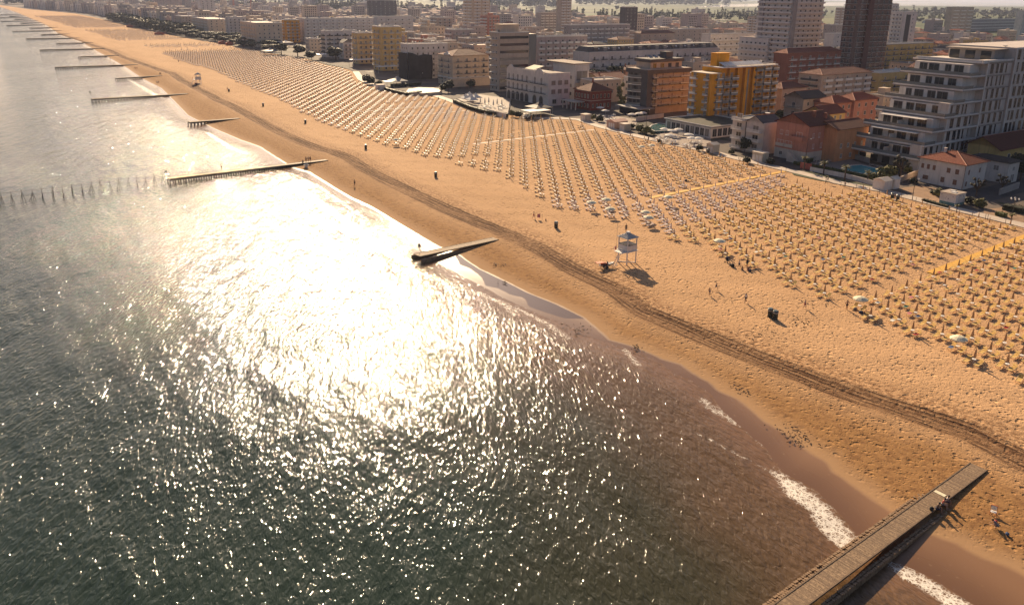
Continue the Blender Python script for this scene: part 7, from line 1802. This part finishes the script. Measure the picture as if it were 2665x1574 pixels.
def pose(kind):
    """joints of a person 1.75 m tall, facing +y"""
    J = dict(pel=(0, 0, .93), wai=(0, 0, 1.08), che=(0, .01, 1.28), nec=(0, .01, 1.46), hea=(0, .03, 1.60), top=(0, .02, 1.70))
    for s, k in ((-1, 'l'), (1, 'r')):
        J['hip' + k] = (s * .09, 0, .90); J['kne' + k] = (s * .10, .02, .49); J['ank' + k] = (s * .10, -.01, .09); J['toe' + k] = (s * .115, .17, .03)
        J['sho' + k] = (s * .185, 0, 1.40); J['elb' + k] = (s * .24, -.03, 1.12); J['wri' + k] = (s * .25, .04, .87); J['han' + k] = (s * .25, .07, .79)
    def sh(keys, dx=0, dy=0, dz=0):
        for k in keys: a = J[k]; J[k] = (a[0] + dx, a[1] + dy, a[2] + dz)
    if kind in ('walk', 'run'):
        f = 1.0 if kind == 'walk' else 1.7
        J['knel'] = (-.1, .16 * f, .52 + .06 * (f - 1)); J['ankl'] = (-.1, .24 * f - .1 * (f - 1), .11); J['toel'] = (-.11, .24 * f + .1, .05)
        J['kner'] = (.1, -.06 * f, .49); J['ankr'] = (.1, -.34 * f, .16 + .22 * (f - 1)); J['toer'] = (.11, -.25 * f, .04 + .18 * (f - 1))
        J['elbl'] = (-.25, -.16 * f, 1.16); J['wril'] = (-.25, -.08 if f > 1 else -.18, .93); J['hanl'] = (-.25, 0 if f > 1 else -.19, .86)
        J['elbr'] = (.25, .10 * f, 1.14); J['wrir'] = (.24, .30, 1.02 if f > 1 else .92); J['hanr'] = (.23, .38, 1.06 if f > 1 else .87)
        if f > 1: sh(('che', 'nec', 'hea', 'top', 'shol', 'shor', 'elbl', 'elbr', 'wril', 'wrir', 'hanl', 'hanr'), 0, .07, -.01)
    if kind == 'hips':
        for s, k in ((-1, 'l'), (1, 'r')): J['elb' + k] = (s * .40, -.06, 1.16); J['wri' + k] = (s * .22, .05, 1.02); J['han' + k] = (s * .15, .08, .99)
    if kind in ('sit', 'bend'):
        d = -.50
        sh([k for k in J if not k.startswith(('kne', 'ank', 'toe'))], 0, 0, d)
        for s, k in ((-1, 'l'), (1, 'r')):
            J['kne' + k] = (s * .11, .42, .48); J['ank' + k] = (s * .11, .46, .05); J['toe' + k] = (s * .12, .63, 0)
            J['elb' + k] = (s * .24, .10, .66); J['wri' + k] = (s * .17, .32, .56); J['han' + k] = (s * .14, .39, .55)
        lean = .12 if kind == 'sit' else .32
        for k, q in (('wai', .2), ('che', .55), ('nec', .9), ('hea', 1.15), ('top', 1.25), ('shol', .75), ('shor', .75)): a = J[k]; J[k] = (a[0], a[1] + lean * q, a[2] - lean * q * .35)
    if kind == 'crouch':
        sh([k for k in J if not k.startswith(('kne', 'ank', 'toe'))], 0, -.08, -.62)
        for s, k in ((-1, 'l'), (1, 'r')):
            J['kne' + k] = (s * .16, .30, .46); J['ank' + k] = (s * .13, .02, .09); J['toe' + k] = (s * .14, .18, .03); J['elb' + k] = (s * .26, .30, .52); J['wri' + k] = (s * .17, .50, .32); J['han' + k] = (s * .14, .56, .25)
        for k, q in (('wai', .3), ('che', .7), ('nec', 1.0), ('hea', 1.3), ('top', 1.45), ('shol', .85), ('shor', .85)): a = J[k]; J[k] = (a[0], a[1] + .36 * q, a[2] - .16 * q)
    return J
def build_person(kind, shirt, shorts, skin, label, hair=hair_m):
    J = pose(kind); V = []; E = []; Rr = []; ix = {}
    def add(k, p, r, par=None):
        ix[k] = len(V); V.append(tuple(p)); Rr.append(r)
        if par is not None: E.append((ix[par], ix[k]))
    add('pel', J['pel'], (.145, .105)); add('wai', J['wai'], (.125, .09), 'pel'); add('che', J['che'], (.15, .105), 'wai'); add('nec', J['nec'], .055, 'che'); add('hea', J['hea'], (.08, .095), 'nec'); add('top', J['top'], (.065, .075), 'hea')
    for k in 'lr':
        add('hip' + k, J['hip' + k], .09, 'pel'); add('kne' + k, J['kne' + k], .062, 'hip' + k); m = [.6 * a + .4 * b_ for a, b_ in zip(J['kne' + k], J['ank' + k])]; m[1] -= .02
        add('cal' + k, m, .058, 'kne' + k); add('ank' + k, J['ank' + k], .038, 'cal' + k); add('toe' + k, J['toe' + k], (.042, .025), 'ank' + k)
        add('sho' + k, J['sho' + k], .058, 'che'); add('elb' + k, J['elb' + k], .042, 'sho' + k); add('wri' + k, J['wri' + k], .028, 'elb' + k); add('han' + k, J['han' + k], (.036, .02), 'wri' + k)
        w_, h_ = Vector(J['wri' + k]), Vector(J['han' + k]); d = (h_ - w_).normalized(); sd2 = d.cross(Vector((0, 1, .3))).normalized()
        for q, (o_, L) in enumerate(((-.03, .075), (-.01, .09), (.01, .085), (.03, .065))):
            add('f%s%d' % (k, q), h_ + d * .03 + sd2 * o_, .0095, 'han' + k); add('t%s%d' % (k, q), h_ + d * (.03 + L) + sd2 * o_ + Vector((0, -.015, 0)), .008, 'f%s%d' % (k, q))
        add('th' + k, h_ + sd2 * (.05 if k == 'l' else -.05) + d * .01, .011, 'han' + k)
    t = thing('person', label, 'person')
    part('body', skin_mesh('body', V, E, Rr, skin), skin, t)
    H = Vector(J['hea']); tp = Vector(J['top']); hd = MB(); hd.smooth = True
    hd.lathe([(.098, -.02), (.108, .04), (.092, .10), (.05, .135), (.005, .145)], 12, 0, (H.x, H.y - .018, H.z)); part('hair', hd, hair, t)
    f = MB().add([(H.x - .012, H.y + .088, H.z - .03), (H.x + .012, H.y + .088, H.z - .03), (H.x, H.y + .118, H.z - .035), (H.x, H.y + .09, H.z + .01)], [(0, 1, 2), (0, 2, 3), (1, 3, 2), (0, 3, 1)]); part('nose', f, skin, t)
    ey = MB()
    for s in (-.032, .032): ey.lathe([(.002, -.01), (.011, 0), (.002, .01)], 6, 0, (H.x + s, H.y + .085, H.z + .005))
    part('eyes', ey, eye_m, t)
    part('mouth', MB().box(H.x - .022, H.x + .022, H.y + .078, H.y + .09, H.z - .066, H.z - .058), CL['red'], t)
    if shirt:
        keys = ['wai', 'che', 'shol', 'shor', 'el', 'er']; P = dict(J); 
        for k, e in (('el', 'l'), ('er', 'r')): P[k] = tuple(.5 * a + .5 * b_ for a, b_ in zip(J['sho' + e], J['elb' + e]))
        part('shirt', skin_mesh('shirt', [P['pel'], P['wai'], P['che'], P['shol'], P['shor'], P['el'], P['er']], [(0, 1), (1, 2), (2, 3), (2, 4), (3, 5), (4, 6)], [(.155, .115), (.145, .108), (.168, .122), .072, .072, .062, .062], CL[shirt]), CL[shirt], t)
    if shorts:
        lg = .55 if shorts != 'navy' else .95
        q = [J['pel'], J['hipl'], J['hipr']] + [tuple((1 - lg) * a + lg * b_ for a, b_ in zip(J['hip' + k], J['kne' + k])) for k in 'lr']
        part('shorts', skin_mesh('shorts', q, [(0, 1), (0, 2), (1, 3), (2, 4)], [(.158, .12), .105, .105, .085, .08], CL[shorts]), CL[shorts], t)
    return t
P_ = [('walk', 'white', 'navy', skin_m), ('run', None, 'blue', skin_m), ('stand', None, 'black', skin_m), ('hips', None, 'black', skin_m), ('sit', 'black', 'navy', skin_m), ('sit', 'red', 'grey', skin_p), ('sit', 'white', 'navy', skin_m), ('crouch', 'grey', 'grey', skin_p), ('stand', 'black', 'navy', skin_m), ('walk', None, 'red', skin_p), ('sit', None, 'blue', skin_m)]
PRO = [None] * len(P_)
def person(k, P, face, label, sc=1.0, z=None):
    """face: direction the person looks to, degrees clockwise from straight ahead"""
    loc = (P[0], P[1], P[2] if z is None else z); rz = -math.radians(face)
    if PRO[k] is None: PRO[k] = build_person(*P_[k], label); t = PRO[k]; t.location = loc; t.rotation_euler = (0, 0, rz)
    else: t = dup(PRO[k], loc, rz, label)
    t.scale = (sc,) * 3; return t
for k, x, y, f, lb, sc in (
    (1, 1846, 768, -150, 'child running over the open sand, the one nearer the sea', .85), (1, 1863, 755, 150, 'child running over the open sand, the one nearer the loungers', .85),
    (0, 1940, 787, -110, 'person in white shirt and dark shorts walking alone on open sand', 1), (9, 2094, 803, 160, 'slim person in swimwear walking before the front loungers, above the two bins', .92),
    (3, 2203, 806, 170, 'person with hands on hips beside the cluttered front loungers', 1.03), (8, 1629, 603, -170, 'person all in black standing by the cream parasol behind the lifeguard tower', 1.05),
    (8, 1944, 694, 170, 'person in black standing in the group by the front loungers', 1), (0, 1923, 697, 120, 'person stooping in the group by the front loungers, left side', .95), (9, 1389, 569, 120, 'person in red swim shorts walking on open sand left of the lifeguard tower', 1),
    (2, 923, 484, 20, 'lone bather standing on the damp sand below the brown track', 1), (2, 578, 449, -90, 'lone bather standing halfway along the long dark pier', 1), (2, 352, 181.5, 0, 'left one of two bathers on the far shore, above the surf', 1), (9, 357, 181.5, 0, 'right one of two bathers on the far shore, above the surf', 1),
    (0, 409, 219, 0, 'left one of a walking pair on the damp sand near the far pier', 1), (9, 413, 219, 0, 'right one of a walking pair on the damp sand near the far pier', 1), (2, 416, 196, 20, 'left one of a pair standing at the landward end of a far pier', 1), (8, 419, 196, 20, 'right one of a pair standing at the landward end of a far pier', 1),
    (2, 263, 157, 0, 'bather wading in the far shallows, leftmost of three', 1), (2, 287, 155, 0, 'bather wading in the far shallows, middle one of three', 1), (2, 297, 167, 0, 'bather wading in the far shallows, rightmost of three', 1), (8, 465, 163, 0, 'dark figure on open sand before the far parasol rows', 1),
    (8, 503, 230, 40, 'dark figure by the jet ski of the far lifeguard tower', 1), (0, 2154, 473, -60, 'person walking on the promenade path in front of the pool lawn', 1), (8, 2199, 487, -60, 'dark figure beside the third palm on the promenade path', 1), (8, 1687, 368, 0, 'person in dark dress on the path before the cafe parasols', 1),
    (0, 520, 213, 0, 'person standing on the sand behind the far lifeguard tower', 1), (9, 592, 236, 20, 'person beside the farthest small bin', 1), (8, 752, 225, 0, 'dark figure among the far white loungers', 1)):
    person(k, G(x, y, 0), f, lb, sc, -.25 if 'wading' in lb else (.82 if 'halfway' in lb else None))
for k, x, y, f, lb, sc in ((10, 1420, 575, 160, 'child sitting on open sand left of the lifeguard tower', .75), (10, 1932, 701, -160, 'person sitting on the sand in the group by the front loungers, left one', .9), (5, 1946, 704, 170, 'person in red sitting on the sand in the group by the front loungers', .9), (6, 1552, 562, -140, 'person sitting on the sand before the white loungers left of the lifeguard tower', .95)):
    person(k, G(x, y, 0), f, lb, sc, -.38 * sc)
# the people on the piers
def on_pier(pr, frac, side, k, f, lb, sit=True, sc=1.0):
    root, fn, d, L = pr; p = fn(L * frac); n = np.array([d[1], -d[0], 0])
    q = p + n * side; person(k, q, f, lb, sc, p[2] - (.40 if sit else 0) * sc + .02)
for fr_, k, lb in ((.780, 6, 'person in white shirt sitting on the edge of the near pier, landward one of three'), (.762, 5, 'person in red shirt sitting on the edge of the near pier, middle of three'), (.735, 4, 'person in dark clothes sitting on the edge of the near pier, seaward one of three')): on_pier(pier_near, fr_, .92, k, 130, lb)
root, fn, d, L = pier_near; p = fn(L * .715); bg_ = thing('backpack', 'dark backpack lying on the near pier beside the sitting people', 'bag', (p[0] + .5, p[1] - .55, p[2]), .4); part('body', MB().lathe([(.12, 0), (.2, .1), (.19, .32), (.08, .42)], 10), CL['black'], bg_); part('strap', MB().bar((.18, -.1, .08), (.2, -.1, .36), .04), CL['grey'], bg_)
p = fn(L * .80); bt = thing('beach_towel', 'pale towel spread on the planks of the near pier', 'towel', (p[0] - .1, p[1] + .1, p[2] + .015), LAZ); part('cloth', MB().box(-.25, .25, -.6, .5, 0, .02), fb_cream, bt)
for fr_, k, lb, sit in ((.835, 4, 'bather sitting on the long dark pier, left of the standing group', True), (.852, 2, 'bather standing on the long dark pier, leftmost of three', False), (.868, 3, 'bather standing on the long dark pier, middle of three', False), (.882, 2, 'bather standing on the long dark pier, rightmost of three', False)): on_pier(P3, fr_, .3 if not sit else -.3, k, 150, lb, sit)
# lying boat under that pier, digger, toys, clutter
P = G(797, 434, 0); t = thing('small_boat', 'small white-bottomed rowing boat on the sand beside the long dark pier', 'boat', (P[0], P[1], .05), LAZ + 1.2); mb = MB(); secs = [(-1.7, .5), (-.6, .75), (.7, .65), (1.8, .05)]; vs = []; fs = []
for x, w_ in secs: vs += [(x, -w_, .6), (x, w_, .6), (x, w_ * .5, .05), (x, -w_ * .5, .05)]
for k in range(3):
    o = 4 * k; fs += [(o + 1, o + 2, o + 6, o + 5), (o + 2, o + 3, o + 7, o + 6), (o + 3, o, o + 4, o + 7)]
part('hull', mb.add(vs, fs + [(0, 3, 2, 1)] + [q[::-1] for q in fs]), trim_w, t); part('thwart', MB().box(-.5, -.3, -.65, .65, .42, .46).box(.5, .7, -.6, .6, .42, .46), wood_b, t)
person(7, G(2592, 1372, 0), -70, 'person in grey crouching and digging in the sand at the lower right')
P = G(2584, 1338, 0); t = thing('beach_chair', 'orange folding beach chair standing on the sand at the lower right', 'chair', (P[0], P[1], 0), -.6); oc_ = mat('chair_orange', (.6, .13, .03), .6)
part('frame', MB().bar((-.28, -.25, 0), (-.28, .35, .85), .04).bar((.28, -.25, 0), (.28, .35, .85), .04).bar((-.28, .3, 0), (-.28, -.3, .42), .04).bar((.28, .3, 0), (.28, -.3, .42), .04).bar((-.28, .35, .85), (.28, .35, .85), .04), oc_, t); part('seat', MB().box(-.27, .27, -.28, .15, .36, .39), CL['white'], t); part('backrest', MB().add([(-.26, .13, .5), (.26, .13, .5), (.26, .34, .83), (-.26, .34, .83)], [(0, 1, 2, 3), (3, 2, 1, 0)]), CL['white'], t)
def bag(label, x, y, m, s=1.0):
    P = G(x, y, 0); t = thing('beach_bag', label, 'bag', (P[0], P[1], 0), rr.uniform(0, 3)); t.scale = (s,) * 3; part('body', MB().lathe([(.18, 0), (.26, .08), (.24, .3), (.12, .36)], 10), m, t); part('strap', MB().bar((-.15, 0, .34), (0, 0, .52), .03).bar((.15, 0, .34), (0, 0, .52), .03), CL['grey'], t)
bag('small dark pouch on the sand near the crouching digger', 2621, 1391, CL['blue'], .7); bag('red toy bucket on the sand by the orange beach chair', 2591, 1358, CL['red'], .6); bag('dark bag on the sand under the front cream parasol at right', 2225, 806, CL['grey'], 1.2); bag('large dark bag beside the front cream parasol at right', 2240, 816, CL['navy'], 1.4); bag('dark bag of the group by the front loungers', 1906, 694, CL['black'], 1.6); bag('second dark bag of the group by the front loungers', 1952, 706, CL['navy'], 1.2); bag('dark bag at the landward end of the cafe path, in the white loungers', 1785, 472, CL['black'], 1.5)
P = G(1893, 684, 0); t = thing('pushchair', 'dark pushchair standing among the front loungers left of the sitting group', 'pushchair', (P[0], P[1], 0), .5)
part('frame', MB().bar((-.25, -.4, .15), (-.25, .45, 1.0), .04).bar((.25, -.4, .15), (.25, .45, 1.0), .04).bar((-.25, .45, 1.0), (.25, .45, 1.0), .05).bar((-.25, .4, .15), (-.25, -.2, .6), .04).bar((.25, .4, .15), (.25, -.2, .6), .04), metal_g, t); part('seat', MB().box(-.24, .24, -.3, .2, .45, .6).add([(-.25, .1, .6), (.25, .1, .6), (.25, .35, 1.1), (-.25, .35, 1.1)], [(0, 1, 2, 3), (3, 2, 1, 0)]), CL['black'], t); part('hood', MB().lathe([(.36, .95), (.33, 1.15), (.2, 1.28), (.02, 1.32)], 10, 0, (0, .12, 0)), CL['navy'], t)
for x in (-.28, .28):
    for y in (-.38, .38): part('wheel', MB().tube((x - .03, y, .14), (x + .03, y, .14), .14, .14, 10), trim_d, t)
for x, y, lb in ((1402, 572, 'white towel hung between two sticks on open sand left of the lifeguard tower'),):
    P = G(x, y, 0); t = thing('sun_screen', lb, 'towel', (P[0], P[1], 0), -.2); part('post', MB().tube((-.8, 0, -.1), (-.8, 0, 1.5), .025, .02, 6), wood_d, t); part('post', MB().tube((.8, 0, -.1), (.8, 0, 1.5), .025, .02, 6), wood_d, t); part('cloth', MB().box(-.35, .35, -.015, .015, .5, 1.4), CL['pink'], t)
# seaweed and stones on the sand
sw_ = MB(); r4 = random.Random(8)
for x0, y0, n, s in ((2000, 862, 40, 2.0), (1500, 852, 20, 1.0), (1930, 1010, 16, .8), (2060, 1120, 26, 1.0), (2085, 1140, 22, .8), (1295, 690, 14, .6), (2090, 838, 24, 1.2), (1660, 905, 10, .5), (2040, 700, 12, .6), (1310, 735, 10, .5), (1690, 700, 8, .4), (2130, 790, 12, 1.2)):
    g = G(x0, y0, .0)
    for _ in range(n):
        p = g + np.array([r4.gauss(0, s), r4.gauss(0, s), .03]); a = r4.uniform(0, 6); L = r4.uniform(.1, .4); dx, dy = math.cos(a) * L, math.sin(a) * L
        sw_.bar((p[0], p[1], p[2] - .02), (p[0] + dx, p[1] + dy, p[2] + .03), r4.uniform(.04, .12))
tag(part('seaweed_debris', sw_, mat('seaweed', (.07, .035, .02), .8, .3, 4.0), None), 'scattered dark seaweed and driftwood scraps on the sand', 'seaweed', kind='stuff')

# ================================================================== the air over the coast
hz = NT('haze_air'); hz.t.nodes.remove(hz.p); vol = hz.n('ShaderNodeVolumePrincipled')
vol.inputs['Color'].default_value = (0.62, 0.70, 1.0, 1); vol.inputs['Density'].default_value = HAZE_DENSITY; vol.inputs['Anisotropy'].default_value = 0.35
hz.t.links.new(vol.outputs[0], hz.out.inputs['Volume'])
tag(part('haze', MB().box(-17000, 17000, -3000, 21000, -3.5, 78), hz.mat, None), 'thin sea haze over the whole coast', 'haze', kind='stuff')
